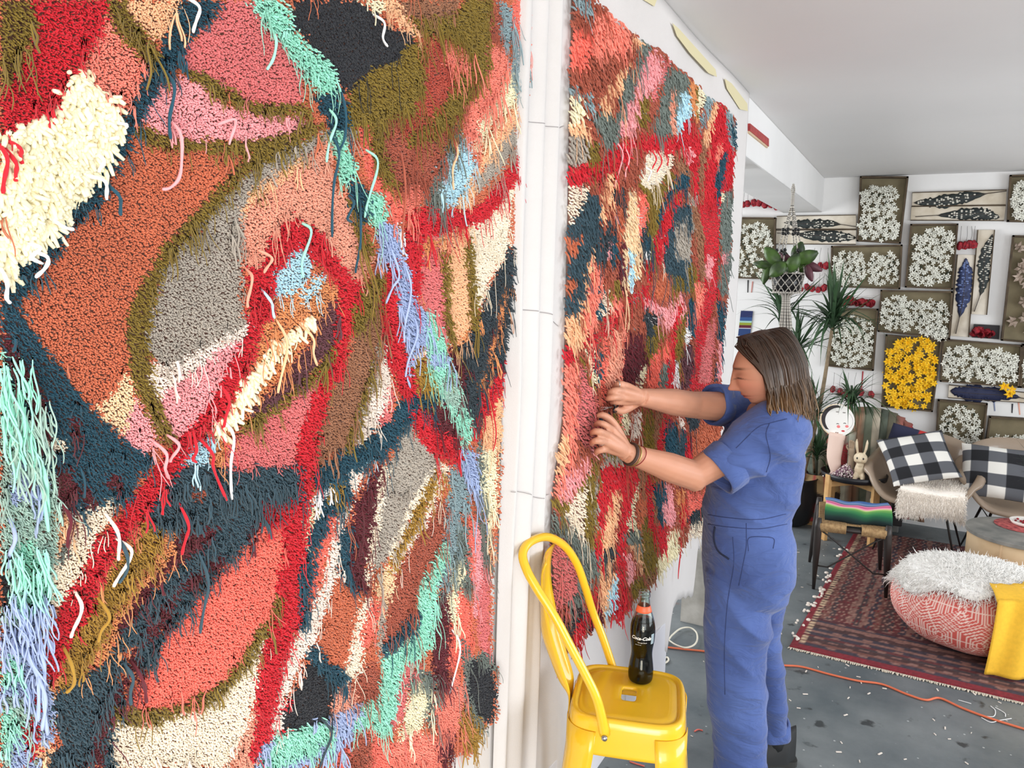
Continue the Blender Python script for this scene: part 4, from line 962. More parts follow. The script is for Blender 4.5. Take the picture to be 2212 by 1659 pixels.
SL = onY(1668, 925, 2.40); EL = onY(1499, 1027, 2.22); WL = onX(1356, 979, -.700)
SR = onY(1612, 882, 2.62); ER = onY(1492, 874, 2.37); WR = onX(1386, 858, -.700)
limb([nb-A3(0, 0, .03), SL], [.06, .055]); limb([nb-A3(0, 0, .03), SR], [.06, .055])
def arm(S, E, Wp, s=1.):
    M1 = S*.5+E*.5; M2 = E*.62+Wp*.38
    P = np.array([S, M1, E*.97+M1*.03, E, M2, E*.3+Wp*.7, Wp]); r = np.array([.056, .050, .043, .044, .043, .034, .027])*s
    limb(P, r, 40)
arm(SL, EL, WL); arm(SR, ER, WR, .96)
limb([WL, WL*.6+onX(1325, 958, -.735)*.4], [.027, .024]); limb([WR, WR*.6+onX(1352, 850, -.735)*.4], [.026, .022])
def hand(wrist, kn, fingers, thumb, q=.0105):
    for (k, f) in zip(kn, fingers):
        k = np.array(k); body.tube(spline([wrist, wrist*.5+k*.5+A3(.004, 0, 0), k], 10), np.interp(np.linspace(0, 1, 10), [0, .4, 1], [.017, .016, .0115]), 12)
        P = spline([k]+[np.array(x) for x in f], 14); body.tube(P, np.interp(np.linspace(0, 1, 14), [0, .5, .85, 1], [q, q*.86, q*.72, q*.5]), 10)
        body.ell(P[-1], (.0055,)*3, n=8, m=6)
    P = spline([wrist]+[np.array(x) for x in thumb], 16); body.tube(P, np.interp(np.linspace(0, 1, 16), [0, .3, .7, 1], [.018, .015, .0105, .007]), 12)
K = lambda px, py, X: onX(px, py, X)
hand(WL, [K(1322, 928, -.728), K(1313, 940, -.726), K(1309, 955, -.728), K(1312, 970, -.734)],
     [[K(1305, 917, -.735), K(1292, 914, -.752), K(1285, 920, -.768)], [K(1294, 932, -.732), K(1282, 933, -.750), K(1278, 939, -.768)],
      [K(1290, 952, -.734), K(1280, 955, -.752), K(1279, 961, -.768)], [K(1297, 972, -.740), K(1289, 976, -.754), K(1288, 981, -.768)]],
     [K(1340, 944, -.722), K(1322, 912, -.738), K(1303, 897, -.752), K(1290, 899, -.768)])
hand(WR, [K(1352, 833, -.730), K(1346, 845, -.728), K(1345, 858, -.730), K(1348, 868, -.735)],
     [[K(1338, 829, -.738), K(1328, 836, -.755), K(1325, 842, -.768)], [K(1330, 843, -.736), K(1318, 848, -.752), K(1316, 854, -.768)],
      [K(1328, 858, -.735), K(1316, 860, -.748), K(1311, 862, -.764)], [K(1334, 868, -.740), K(1325, 868, -.754), K(1320, 870, -.766)]],
     [K(1364, 875, -.728), K(1346, 886, -.740), K(1334, 886, -.750), K(1326, 878, -.758)])
# legs (inside the trousers) and feet
FL = A3(-.405, 2.52, .06); FR_ = onZ(1672, 1646, 0)+A3(0, 0, .07)
for s, Ft in ((1, FL), (-1, FR_)):
    h = hip+sd*.07*s-A3(0, 0, .03); kn = onY(1589, 1420, 2.48) if s == 1 else onY(1655, 1420, 2.79); limb([h, kn, Ft+A3(0, 0, .06), Ft], [.05, .03, .03, .032])
V, N, F = remesh(body, .0036, 2)
# facial features, carved along the head's own axes
q = V-HCN; qa, qb, qc = q@hf, q@hs, q@hu
hd = (qa > .0) & (qa < .14) & (np.abs(qb) < .09) & (qc > -.13) & (qc < .13)
def g(x, m, s): return np.exp(-((x-m)/s)**2/2)
ab = np.abs(qb); D = np.zeros(len(V)); fr = np.clip(qa/.05, 0, 1)
nose_r = g(qb, 0, .0075)*np.clip((.022-qc)/.055, 0, 1)*(qc > -.048)*np.clip((qc+.048)/.007, 0, 1)*.021
D += nose_r+g(qb, 0, .010)*g(qc, -.037, .0075)*.008+g(ab, .011, .005)*g(qc, -.040, .005)*.004
D += g(qc, .027, .008)*g(ab, .028, .018)*.0035-g(ab, .031, .011)*g(qc, .006, .010)*.009+g(ab, .031, .0095)*g(qc, .002, .0075)*.0065
D -= g(ab, .031, .010)*g(qc, -.0035, .0016)*.0022
D += g(ab, .040, .018)*g(qc, -.028, .016)*.004
D += g(qb, 0, .016)*(g(qc, -.0605, .0038)*.0055+g(qc, -.0705, .0042)*.0055)-g(qb, 0, .018)*g(qc, -.0655, .0014)*.004-g(qb, 0, .014)*g(qc, -.079, .005)*.003
D += g(qb, 0, .016)*g(qc, -.094, .011)*.007-g(qb, 0, .002)*g(qc, -.053, .004)*.0015
V = V+(hf*1.0)*(D*fr*hd)[:, None]
skin = lin((204, 146, 118)); col = np.tile(skin, (len(V), 1))
def paint(w, c):
    global col
    w = np.clip(w*hd, 0, 1)[:, None]; col = col*(1-w)+np.array(lin(c))*w
paint(g(qb, 0, .019)*np.clip(1.6*g(qc, -.0655, .0065), 0, 1)*1.0, (176, 92, 84))
paint(1.2*g(qb, 0, .02)*g(qc, -.0655, .0011), (96, 44, 40))
paint(.35*g(ab, .045, .018)*g(qc, -.03, .02)+.3*g(ab, 0, .012)*g(qc, -.038, .010), (206, 118, 100))
paint(1.3*g(ab, .031, .0135)*g(qc, -.0045-8*(ab-.031)**2, .0014), (58, 38, 32))
paint(.45*g(ab, .031, .013)*g(qc, .006, .006), (150, 98, 80))
paint(1.0*np.clip(1.4*g(ab, .031, .014), 0, 1)*g(qc, .0245-.10*np.clip(ab-.034, 0, 1), .0026), (84, 58, 44))
rnd = NZ(V*60)*.03; col = np.clip(col*(1+rnd)[:, None], 0, 1)
skm = vmat('skin', .5, bump=.06, bscale=500)
skm.node_tree.nodes['Principled BSDF'].inputs['Subsurface Weight'].default_value = .06
bulk('body', V, F, skm, person, True, col=col)
# ear
# jumpsuit --------------------------------------------------
def loft(mb, rings, n=36, k=28, e=2.3):
    """rings: (centre, half forward, half side); superellipse sections"""
    C = spline([r[0] for r in rings], n); s = np.linspace(0, len(rings)-1, n)
    A = np.interp(s, range(len(rings)), [r[1] for r in rings]); B = np.interp(s, range(len(rings)), [r[2] for r in rings])
    th = np.arange(k)*2*math.pi/k; ct, st = np.cos(th), np.sin(th); ca = np.sign(ct)*np.abs(ct)**(2/e); sa = np.sign(st)*np.abs(st)**(2/e)
    V = (C[:, None]+(A[:, None]*ca[None])[..., None]*fd+(B[:, None]*sa[None])[..., None]*sd).reshape(-1, 3)
    F = [(i*k+j, i*k+(j+1) % k, (i+1)*k+(j+1) % k, (i+1)*k+j) for i in range(n-1) for j in range(k)]+[tuple(range(k))[::-1], tuple((n-1)*k+j for j in range(k))]
    mb.add(V, F)
def ring(x0, x1, y, Y, side, dy=0):
    a, b = onY(x0, y, Y), onY(x1, y, Y); return ((a+b)/2, np.linalg.norm(b-a)/2*1.03, side)
suit = MB()
loft(suit, [ring(1628, 1700, 893, 2.50, .075), ring(1600, 1716, 912, 2.50, .145), ring(1572, 1722, 945, 2.50, .185), ring(1552, 1723, 1000, 2.50, .185), ring(1536, 1720, 1050, 2.49, .17), ring(1528, 1706, 1095, 2.49, .158),
            ring(1526, 1700, 1118, 2.49, .158), ring(1528, 1708, 1165, 2.50, .178), ring(1527, 1706, 1215, 2.52, .185), ring(1528, 1690, 1270, 2.54, .175), ring(1535, 1670, 1300, 2.56, .12)], 60, 36)
def leg(mb, rows):
    loft(mb, [ring(*r) for r in rows], 50, 28, 2.1)
leg(suit, [(1528, 1668, 1235, 2.46, .10), (1527, 1664, 1300, 2.46, .105), (1526, 1655, 1370, 2.47, .10), (1528, 1650, 1440, 2.48, .095), (1536, 1650, 1520, 2.49, .09), (1544, 1650, 1590, 2.50, .088), (1550, 1650, 1650, 2.50, .088)])
leg(suit, [(1560, 1700, 1225, 2.62, .10), (1588, 1692, 1300, 2.68, .095), (1610, 1678, 1370, 2.74, .09), (1624, 1688, 1440, 2.80, .085), (1636, 1694, 1510, 2.86, .08), (1643, 1697, 1570, 2.90, .078)])
def slv(mb, P, r, n=26): mb.tube(spline(P, n), np.interp(np.linspace(0, 1, n), np.linspace(0, 1, len(r)), r), 26)
cl = onY(1562, 1010, 2.285); cr = onY(1546, 874, 2.495)
slv(suit, [onY(1690, 935, 2.46), SL+A3(.005, -.01, -.012), onY(1620, 965, 2.345), cl], [.09, .098, .085, .066])
slv(suit, [nb+A3(0, .08, -.02), SR, cr], [.085, .080, .060])
V, N, F = remesh(suit, .0055, 4)
P = V.copy()
def wr(P, dirv, freq, amp, ph, cen, rad, bend=8., sharp=2.):
    d = P@unit(dirv)*freq+ph+1.4*np.sin(P[:, 2]*bend+ph)+.8*np.sin(P[:, 0]*bend*1.7+2*ph)
    w = np.exp(-(((P-cen)/rad)**2).sum(1)); return amp*w*((1-np.abs(np.sin(d)))**sharp)
R3 = lambda *r: np.array(r)
D = np.zeros(len(P))
D += wr(P, (.3, .2, 1), 46, .011, .3, onY(1620, 1092, 2.4), R3(.25, .3, .08), sharp=1.2)      # blousing above the waist
D += wr(P, (.9, .2, .5), 30, .014, 1.3, onY(1680, 1000, 2.3), R3(.09, .2, .14), sharp=1.2)    # back pleats
D += wr(P, (.5, .1, .9), 28, .013, 2.1, onY(1640, 960, 2.3), R3(.12, .2, .10), sharp=1.2)
D += wr(P, (-.35, 0, 1), 34, .011, .9, onY(1640, 1260, 2.4), R3(.14, .3, .08), sharp=1.3)      # below the seat
D += wr(P, (.75, .1, .5), 22, .017, .2, onY(1625, 1370, 2.4), R3(.09, .3, .15), sharp=1.2)
D += wr(P, (.6, .1, .55), 22, .008, 1.7, onY(1590, 1500, 2.45), R3(.12, .4, .15), sharp=1.1)
D += wr(P, (.2, .1, 1), 44, .005, 2.7, onY(1600, 1620, 2.45), R3(.14, .4, .07), sharp=1.1)
D += wr(P, (.4, .1, 1), 36, .006, .5, onY(1600, 1180, 2.4), R3(.18, .3, .05), sharp=1.2)
D += wr(P, (.2, .1, .7), 30, .010, .5, onY(1670, 1440, 2.8), R3(.10, .3, .25), sharp=1.2)
belt = np.exp(-((V[:, 2]-onY(1610, 1122, 2.45)[2])/.011)**4)*(np.abs(V[:, 0]+.4) < .3); D = D*(1-belt)+belt*.004
D += .0030*NZ(V*11)+.0015*NZ(V*27)
V = V+N*D[:, None]
bl = mat('blue_cotton', (78, 102, 164), .8, c2=(64, 86, 146), scale=5, bump=.12, bscale=900, sheen=.2)
suit_o = bulk('jumpsuit', V, F, bl, person)
nt = bl.node_tree; nd = nt.nodes; tcx = nd.new('ShaderNodeTexCoord'); mpx = nd.new('ShaderNodeMapping'); mpx.inputs['Scale'].default_value = (9, 9, 22); mpx.inputs['Rotation'].default_value = (.3, .5, 0)
nzx = nd.new('ShaderNodeTexNoise'); nzx.inputs['Scale'].default_value = 1.; nzx.inputs['Detail'].default_value = 3; nzx.inputs['Distortion'].default_value = 1.6
bpx = nd.new('ShaderNodeBump'); bpx.inputs['Strength'].default_value = .55; bpx.inputs['Distance'].default_value = .02
nt.links.new(tcx.outputs['Object'], mpx.inputs['Vector']); nt.links.new(mpx.outputs[0], nzx.inputs['Vector']); nt.links.new(nzx.outputs[0], bpx.inputs['Height'])
b0 = [n for n in nd if n.type == 'BUMP' and n is not bpx][0]; nt.links.new(bpx.outputs[0], b0.inputs['Normal'])
def cuff(name, cen, ax, r0, r1, w, up_=None, k=40, sq=1.):
    ax = unit(ax); u = unit(np.cross(ax, (0, .2, 1))); v = np.cross(ax, u); mb = MB(); prof = [(r0, 0), (r0+.005, .002), (r1+.006, w), (r1+.002, w+.003), (r1-.004, w), (r0-.006, .0)]
    Vv = []; 
    for i, (r, t) in enumerate(prof):
        for j in range(k):
            th = 2*math.pi*j/k; rr = r*(1+.04*math.sin(3*th+1)+.03*math.sin(5*th)); Vv.append(np.array(cen)+ax*t+u*math.cos(th)*rr+v*math.sin(th)*rr*sq)
    m = len(prof); Fc = [(i*k+j, i*k+(j+1) % k, ((i+1) % m)*k+(j+1) % k, ((i+1) % m)*k+j) for i in range(m) for j in range(k)]
    o = bulk(name, Vv, Fc, bl, suit_o); return o
axl = unit(cl-onY(1620, 965, 2.345)); axr = unit(cr-SR)
cuff('sleeve_cuff', cl-axl*.030, axl, .073, .069, .058); cuff('sleeve_cuff', cr-axr*.025, axr, .063, .061, .040)
b1 = onY(1600, 1646, 2.50); cuff('trouser_cuff', b1+A3(0, 0, .014), (0, 0, -1), .079, .082, .062, sq=1.)
b2 = onY(1671, 1562, 2.90); cuff('trouser_cuff', b2+A3(0, 0, .012), (0, 0.02, -1), .054, .058, .055, sq=1.25)
# collar and seams
def onsurf(pts, off=.003, Yg=2.3):
    """lay a line on the jumpsuit where the ray through it meets it"""
    from mathutils.bvhtree import BVHTree
    out = []
    for a, b in spline([list(p) for p in pts], 24):
        d = ray(a, b); d = d/np.linalg.norm(d); h = BV.ray_cast(Vector(CC), Vector(d))
        if h[0] is not None: out.append(np.array(h[0])+np.array(h[1])*off*(1 if h[1].dot(Vector(d)) < 0 else -1))
    return out
from mathutils.bvhtree import BVHTree
BV = BVHTree.FromPolygons([tuple(p) for p in V], [tuple(int(i) for i in f) for f in F])
seam = mat('dark_seam', (52, 66, 112), .9); ink = mat('pocket_lining', (40, 48, 74), .9)
for nm, pts, r, mm in (('side_seam', [(1583, 1160), (1585, 1220), (1572, 1300), (1565, 1400), (1566, 1500)], .0012, seam), ('back_seam', [(1612, 1130), (1612, 1180), (1605, 1220), (1596, 1265)], .0012, seam),
        ('pocket_opening', [(1545, 1138), (1543, 1165), (1552, 1190), (1575, 1208)], .0035, ink), ('back_pocket', [(1617, 1190), (1618, 1162), (1655, 1160), (1672, 1165), (1670, 1185)], .0013, seam),
        ('shoulder_seam', [(1662, 915), (1655, 940), (1664, 985), (1655, 1020)], .0013, seam), ('yoke_seam', [(1700, 905), (1664, 914), (1635, 925), (1590, 968)], .0012, seam), ('belt_seam', [(1530, 1112), (1570, 1118), (1640, 1122), (1698, 1110)], .0012, seam), ('belt_seam', [(1530, 1132), (1570, 1138), (1640, 1142), (1700, 1132)], .0012, seam)):
    p = onsurf(pts, .0004)
    if len(p) > 3: MB().tube(p, r, 6).build(nm, mm, suit_o, True)
MB().tube(spline([nb+hf*.075+A3(0, -.03, -.015), nb+sd*.068+A3(.01, 0, .012), nb-fd*.062+A3(0, 0, .022), nb-sd*.06+A3(0, 0, .012), nb+fd*.07-sd*.03+A3(0, 0, -.012)], 30), .010, 10).build('collar', bl, suit_o, True)
# shoe
shm = mat('black_shoe', (38, 40, 42), .6); sm2 = mat('shoe_sole', (52, 53, 52), .8)
for Ft in (FR_, FL):
    o0 = A3(Ft[0], Ft[1], 0); M = basis(o0, fd, sd, (0, 0, 1))
    V, F = grid(20, 20, lambda u, v: (-.075+.24*u, (.040+.012*math.sin(u*2.6))*math.cos(v*2*math.pi)*min(1, 3.2*u+.45, (1-u)*5+.05), .018+max(0, math.sin(v*2*math.pi))*(.095*(1-u)**1.2+.045)*min(1, (1-u)*6+.1)))
    s = MB().add(V, F, M); s.tube([o0+A3(0, 0, .05), o0+A3(0, 0, .16)], [.043, .040], 16); sho = s.build('shoe', shm, person, True)
    sp_o = spline([(-.085, 0, 0), (-.07, .036, 0), (0, .036, 0), (.08, .047, 0), (.145, .034, 0), (.168, 0, 0), (.145, -.034, 0), (.08, -.047, 0), (0, -.036, 0), (-.07, -.036, 0)], 40, True)
    V = [p+A3(0, 0, z) for z in (.001, .024) for p in sp_o]; F = [tuple(range(40))[::-1], tuple(range(40, 80))]+[(i, (i+1) % 40, 40+(i+1) % 40, 40+i) for i in range(40)]
    MB().add(V, F, M).build('sole', sm2, sho, False)
# hair: cap plus locks
hb, ht = lin((62, 46, 36)), lin((178, 134, 84))
V, F = ellipsoid((0, 0, 0), (1, 1, 1), 48, 36); V = np.array(V); a, b, c = V.T
H_ = np.stack([a*.102-.004, b*.083, c*.119], 1)
facew = np.clip((H_[:, 0]-(.015+.62*np.clip(H_[:, 2]-.02, -.2, .2)))/.02, 0, 1); H_ *= (1-.22*facew)[:, None]
lowm = np.clip((-H_[:, 2]-.02)/.06, 0, 1); H_[:, 0] = np.where(H_[:, 0] > 0, H_[:, 0]*(1-.5*lowm), H_[:, 0])
hair = bulk('hair_cap', HCN+H_[:, :1]*hf+H_[:, 1:2]*hs+H_[:, 2:]*hu, F, mat('hair_dark', (70, 54, 43), .5), person)
n = 2000; rs = np.random.RandomState(9); SG = 11
Pts = np.zeros((n, SG, 3)); cols = np.zeros((n, SG, 3))
for i in range(n):
    near = rs.rand() < .62; phi = rs.uniform(-1.82, .25) if near else rs.uniform(.25, 1.75)   # 0 = back; -pi/2 = near side; beyond = towards temple
    t0 = np.clip(.066-.13*(1-abs(phi)/1.9)+rs.normal(0, .008), -.07, .066); vol = rs.uniform(.975, 1.05); sgn = -1 if phi < 0 else 1
    d2 = np.array([-math.cos(phi), -math.sin(phi)])    # (f, s)
    L_ = [np.array([t0, 0, .1165-.5*t0*t0])]
    if near and rs.rand() < .22: phi = rs.uniform(-2.75, -1.6); t0 = rs.uniform(.02, .064)
    for el, sc in ((62, .985), (40, 1.02), (18, 1.06), (0, 1.09), (-20, 1.12)):
        if phi < -1.74: ph_ = -1.74+(phi+1.74)*{62: 1, 40: .75, 18: .3, 0: .05, -20: 0}[el]; d2 = np.array([-math.cos(ph_), -math.sin(ph_)])
        e = math.radians(el); fq = .104 if d2[0] < 0 else .088; k2 = .5 if el > 50 else 1
        L_.append(np.array([fq*d2[0]*math.cos(e)+t0*(1-math.cos(e))*.9*(1 if el > 30 else .3), .082*d2[1]*math.cos(e), .118*math.sin(e)])*sc*vol)
    W3 = [HCN+hf*p[0]+hs*p[1]+hu*p[2] for p in L_]
    last = W3[-1]; out = unit(A3(*(hf*d2[0]+hs*d2[1])[:2], 0)); fl = rs.uniform(.88, 1.06)
    ang = rs.normal(0, .012); lean = hf*(-.012)+A3(0, 0, 0)
    drop = (last[2]-onY(1690, 903, 2.45)[2])*fl*(1.0 if phi > -1.7 else .92)
    for k2 in (.33, .66, 1.0): W3.append(last+A3(0, 0, -drop*k2)+out*(.012*math.sin(k2*2.6)+ang*k2-.012*k2)+lean*k2+A3(.006, 0, 0)*math.sin(k2*9+i*.7))
    S_ = spline(W3, SG); Pts[i] = S_; tt = np.linspace(0, 1, SG); g_ = np.clip((tt-.45)/.5, 0, 1)**1.6*rs.uniform(.1, .9); base = np.array(hb)*rs.uniform(.6, 1.5)
    cols[i] = base*(1-g_[:, None])+np.array(ht)*g_[:, None]*rs.uniform(.6, 1.1)
K_ = 3; T = np.gradient(Pts, axis=1); T /= np.linalg.norm(T, axis=2)[..., None]+1e-9
ref = Pts-HCN; ref /= np.linalg.norm(ref, axis=2)[..., None]; U = np.cross(T, ref); U /= np.linalg.norm(U, axis=2)[..., None]+1e-9; W_ = np.cross(T, U)
prof = np.interp(np.linspace(0, 1, SG), [0, .15, .8, 1], [.5, 1, 1, .35]); wd = rs.uniform(.0016, .0046, n)
an = np.arange(K_)*2*math.pi/K_
VV = Pts[:, :, None]+(wd[:, None]*prof)[..., None, None]*(np.cos(an)[:, None]*U[:, :, None]+.35*np.sin(an)[:, None]*W_[:, :, None])
qd = np.array([(i*K_+j, i*K_+(j+1) % K_, (i+1)*K_+(j+1) % K_, (i+1)*K_+j) for i in range(SG-1) for j in range(K_)])
Q = (qd[None]+(np.arange(n)*SG*K_)[:, None, None]).reshape(-1, 4)
hm = vmat('hair_locks', .42)
tag(bulk('hair', VV.reshape(-1, 3), Q, hm, person, True, col=np.repeat(cols.reshape(-1, 3), K_, 0)), kind='stuff')
# bracelets, rings, scissors
br = unit(K(1325, 958, -.735)-WL)
def band(name, cen, ax, r, w, m, k=28, sq=.85):
    ax = unit(ax); u = unit(np.cross(ax, (0, .1, 1))); v = np.cross(ax, u)
    MB().tube([cen+u*math.cos(t)*r+v*math.sin(t)*r*sq for t in np.linspace(0, 2*math.pi, k)], w, 8, False).build(name, m, person, True)
fa = unit(WL-EL)
band('bracelet', WL+fa*-.010, fa, .031, .0048, mat('leather_cuff', (70, 52, 44), .6), sq=.95); band('bracelet', WL+fa*-.022, fa, .032, .0022, mat('brass', (196, 168, 110), .35, .8), sq=.95)
band('bracelet', WL+fa*-.032, fa+A3(.1, 0, .3), .034, .0012, mat('red_cord', (140, 30, 36), .8), sq=.95)
silver = mat('silver', (210, 210, 205), .25, .9)
pr = K(1297, 952, -.736); band('ring', K(1299, 953, -.733), K(1290, 952, -.734)-K(1309, 955, -.728), .0108, .0016, silver, sq=1); band('ring', K(1336, 829.5, -.7375), K(1328, 836, -.755)-K(1352, 833, -.730), .0106, .0013, silver, sq=1)
sc = thing('scissors', 'small black handled scissors in the woman\'s far hand', 'scissors', tuple(K(1318, 876, -.752)))
blk = mat('black_plastic', (24, 24, 26), .35)
for cpx in ((1330, 874), (1328, 885)):
    cc_ = K(*cpx, -.752); MB().tube([cc_+A3(.002, math.cos(t)*.016, math.sin(t)*.007) for t in np.linspace(0, 2*math.pi, 20)], .0026, 8, False).build('handle', blk, sc, True)
for e_ in ((1298, 880), (1297, 886)):
    MB().tube([K(1322, 879, -.752), K(*e_, -.768)], [.0028, .0008], 6, flat=.4).build('blade', silver, sc, True)
# ---------------- yellow metal chair and bottle ----------------
ZS = .85; c0 = A3(-.567, 1.734, 0); ru = A3(-.96, -.28, 0); lt = A3(-.28, .96, 0); HB = .1375
Lp = lambda u, v, z: c0+ru*u+lt*v+A3(0, 0, z)
yel = mat('yellow_enamel', (246, 196, 44), .22, coat=.5, var=.03, scale=6)
yel.node_tree.nodes['Principled BSDF'].inputs['Coat Roughness'].default_value = .08
ych = thing('metal_chair', 'yellow enamelled metal chair with a hooped back in front of the curtain', 'chair', tuple(c0))
def sq(h, e, n=64, hu=None):
    t = np.arange(n)*2*math.pi/n; c, s = np.cos(t), np.sin(t); hu = hu or h
    return np.stack([hu*np.sign(c)*np.abs(c)**(2/e), h*np.sign(s)*np.abs(s)**(2/e)], 1)
hole = sq(.032, 5, hu=.019); rgs = [(hole, -.012), (hole*1.0, -.004), (hole*1.12, -.0028)]
for s, z in ((.3, -.003), (.7, -.003), (.83, -.003), (.845, -.0065), (.865, -.0065), (.88, -.002), (.93, 0), (.965, -.003), (.988, -.010), (1.0, -.022), (1.02, -.05), (1.035, -.078), (1.04, -.085)):
    rgs.append((sq(HB*s, 7-2.2*s), z))
V = [Lp(p[0], p[1], ZS+z) for o, z in rgs for p in o]; n = 64
F = [(i*n+j, i*n+(j+1) % n, (i+1)*n+(j+1) % n, (i+1)*n+j) for i in range(len(rgs)-1) for j in range(n)]
solid(bulk('seat', V, F, yel, ych), .0015)
for su, sv in ((1, 1), (1, -1), (-1, 1), (-1, -1)):
    V = []; N_ = 14; L_ = 13
    for i in range(N_):
        t = i/(N_-1); z = ZS-.03-t*(ZS-.03); h = HB*1.036-.0012+max(0, t-.07)*.07; w_ = .074*(1-t)+.030*t; r = .030
        e2 = 2.23+1.2*t; prof = [(h-w_+w_*abs(math.cos(q))**(2/e2), h-w_+w_*abs(math.sin(q))**(2/e2)) for q in np.linspace(math.pi/2, 0, L_)]
        V += [Lp(a*su, b*sv, z) for a, b in prof]
    F = [(i*L_+j, i*L_+j+1, (i+1)*L_+j+1, (i+1)*L_+j) for i in range(N_-1) for j in range(L_-1)]
    solid(bulk('leg', V, F, yel, ych), .002)
for sv in (1, -1):
    MB().tube([Lp(-.185, .185*sv, .26), Lp(.185, .185*sv, .26)], .006, 8).build('footrest', yel, ych, True)
    MB().tube([Lp(.185*sv, -.185, .26), Lp(.185*sv, .185, .26)], .006, 8).build('footrest', yel, ych, True)
# apron panel between the legs, front edge cut as in the photo
def onv(px, py, v=0.):
    a = Lp(0, v, 0); nl = unit(np.cross(ru, (0, 0, 1.))); d = ray(px, py); p = CC+d*(((a-CC)@nl)/(d@nl)); return float((p-a)@unit(ru)), float(p[2])
hp = [(1314, 1568), (1290, 1512), (1262, 1452), (1232, 1396), (1207, 1348), (1186, 1312), (1160, 1272), (1138, 1232), (1129, 1196), (1146, 1170), (1183, 1160), (1220, 1180), (1246, 1218), (1264, 1268), (1280, 1320), (1303, 1380), (1336, 1442)]
hv = [-.148, -.148, -.148, -.148, -.147, -.145, -.14, -.13, -.11, -.07, 0, .07, .11, .13, .143, .147, .148]
H3 = np.array([(lambda w: Lp(w[0], v, w[1]))(onv(*p, v)) for p, v in zip(hp, hv)]); H3[0] = Lp(.045, -HB*1.03-.004, ZS-.03); H3[-1] = Lp(.045, HB*1.03+.004, ZS-.03)
H3 = spline(H3, 90); hoop = MB().tube(H3, np.interp(np.linspace(0, 1, 90), [0, .05, .12, .9, 1], [.0125, .011, .0105, .0105, .011]), 14).build('back_hoop', yel, ych, True)
spl = [((1133, 1200), (1158, 1176)), ((1131, 1225), (1170, 1215)), ((1140, 1260), (1181, 1270)), ((1155, 1310), (1190, 1320)), ((1172, 1365), (1203, 1370)), ((1189, 1420), (1218, 1420)), ((1208, 1470), (1233, 1465)), ((1224, 1505), (1243, 1480)), ((1229, 1530), (1242, 1500))]
rows_ = []
for k_, (a, b) in enumerate(spl):
    ua, za = onv(*a); ub, zb_ = onv(*b); rows_.append((min(ua, .225), min(ub, .215), (za+zb_)/2))
rows_ = np.array(rows_); rows_[:, 1] = np.maximum(rows_[:, 1], rows_[:, 0]-.045); rows_[0] = (.218, .205, 1.188); rows_[-1] = (.148, .144, ZS-.075); rows_[-2] = (.148, .142, ZS-.02)
rows_ = spline(rows_, 40)
def spf(u, v):
    r0 = rows_[int(round(u*39))]; w_ = .034+.044*(1-u)**1.6; q = 2*v-1; return Lp(r0[0]-(r0[0]-r0[1])*q*q, w_*q, r0[2])
V, F = grid(40, 13, spf)
solid(bulk('back_splat', V, F, yel, ych), .003)
stl = mat('steel_bolt', (170, 170, 172), .3, .9)
for s in (-1, 1):
    q = Lp(.045, s*(HB*1.03+.016), ZS-.03); MB().tube([q, q+lt*s*.004, q+lt*s*.007], [.007, .007, .004], 12).build('bolt', stl, hoop, True)
# bottle
bp = onZ(1383, 1468, ZS); bot = thing('bottle', 'contoured glass bottle of dark cola standing on the yellow chair seat', 'bottle', tuple(bp))
prof = [(.0, .002), (.024, 0), (.0295, .004), (.0315, .014), (.0315, .030), (.0295, .048), (.0268, .068), (.0272, .085), (.0300, .105), (.0312, .120), (.0312, .138), (.0298, .150), (.0262, .165), (.0205, .183), (.0160, .199), (.0138, .213), (.0132, .220), (.0150, .2225), (.0150, .226), (.0136, .228), (.0145, .230), (.0145, .2345), (.0128, .236)]
P = spline([(a, b, 0) for a, b in prof], 90)[:, :2]; P[:, 0] = np.maximum(P[:, 0], 0)
glass = mat('clear_glass', (225, 240, 236), .02, trans=1, ior=1.3)
inner = [(max(0.0, r-.0013), max(.004, z)) for r, z in P[::-1]]
V, F = lathe([tuple(x) for x in P]+inner, 40); glo = MB().add(V, F, Matrix.Translation(bp+A3(0, 0, .0005))).build('glass', glass, bot, True)
lq = [(0, .003)]+[(max(.001, r-.0003), z) for r, z in P if .003 < z < .166]+[(0, .166)]
MB().lathe(lq, 40, Matrix.Translation(bp)).build('cola', mat('cola', (20, 9, 6), .06), bot, True)
rg = [(r+.0004, z) for r, z in P if .183 < z < .201]; rg += [(rg[-1][0]-.0006, rg[-1][1]), (rg[0][0]-.0006, rg[0][1])]
MB().lathe(rg, 40, Matrix.Translation(bp)).build('neck_label', mat('orange_label', (236, 104, 66), .4), bot, True)
def text_V(s, size, shear=0, bold=0):
    c = bpy.data.curves.new('t', 'FONT'); c.body = s; c.size = size; c.shear = shear; c.offset = bold; c.resolution_u = 3; c.align_x = 'CENTER'
    o = bpy.data.objects.new('t', c); COL.objects.link(o); dg = bpy.context.evaluated_depsgraph_get(); me = o.evaluated_get(dg).to_mesh()
    V = np.array([v.co[:] for v in me.vertices]); F = [tuple(p.vertices) for p in me.polygons]; o.evaluated_get(dg).to_mesh_clear(); bpy.data.objects.remove(o); return V, F
wl = mat('white_print', (240, 240, 236), .5)
def wrap(V, F, z, ang, nm, m, off=.0006):
    out = []
    for x, y, _ in V:
        r = float(np.interp(z+y, P[:, 1], P[:, 0]))+off; a = ang+x/.031; out.append(bp+A3(r*math.cos(a), r*math.sin(a), z+y))
    return bulk(nm, out, F, m, glo, False)
a0 = math.atan2(-bp[1], -bp[0])
V, F = text_V('Coca-Cola', .0118, .4, .0003); wrap(V, F, .120, a0-.12, 'lettering', wl)
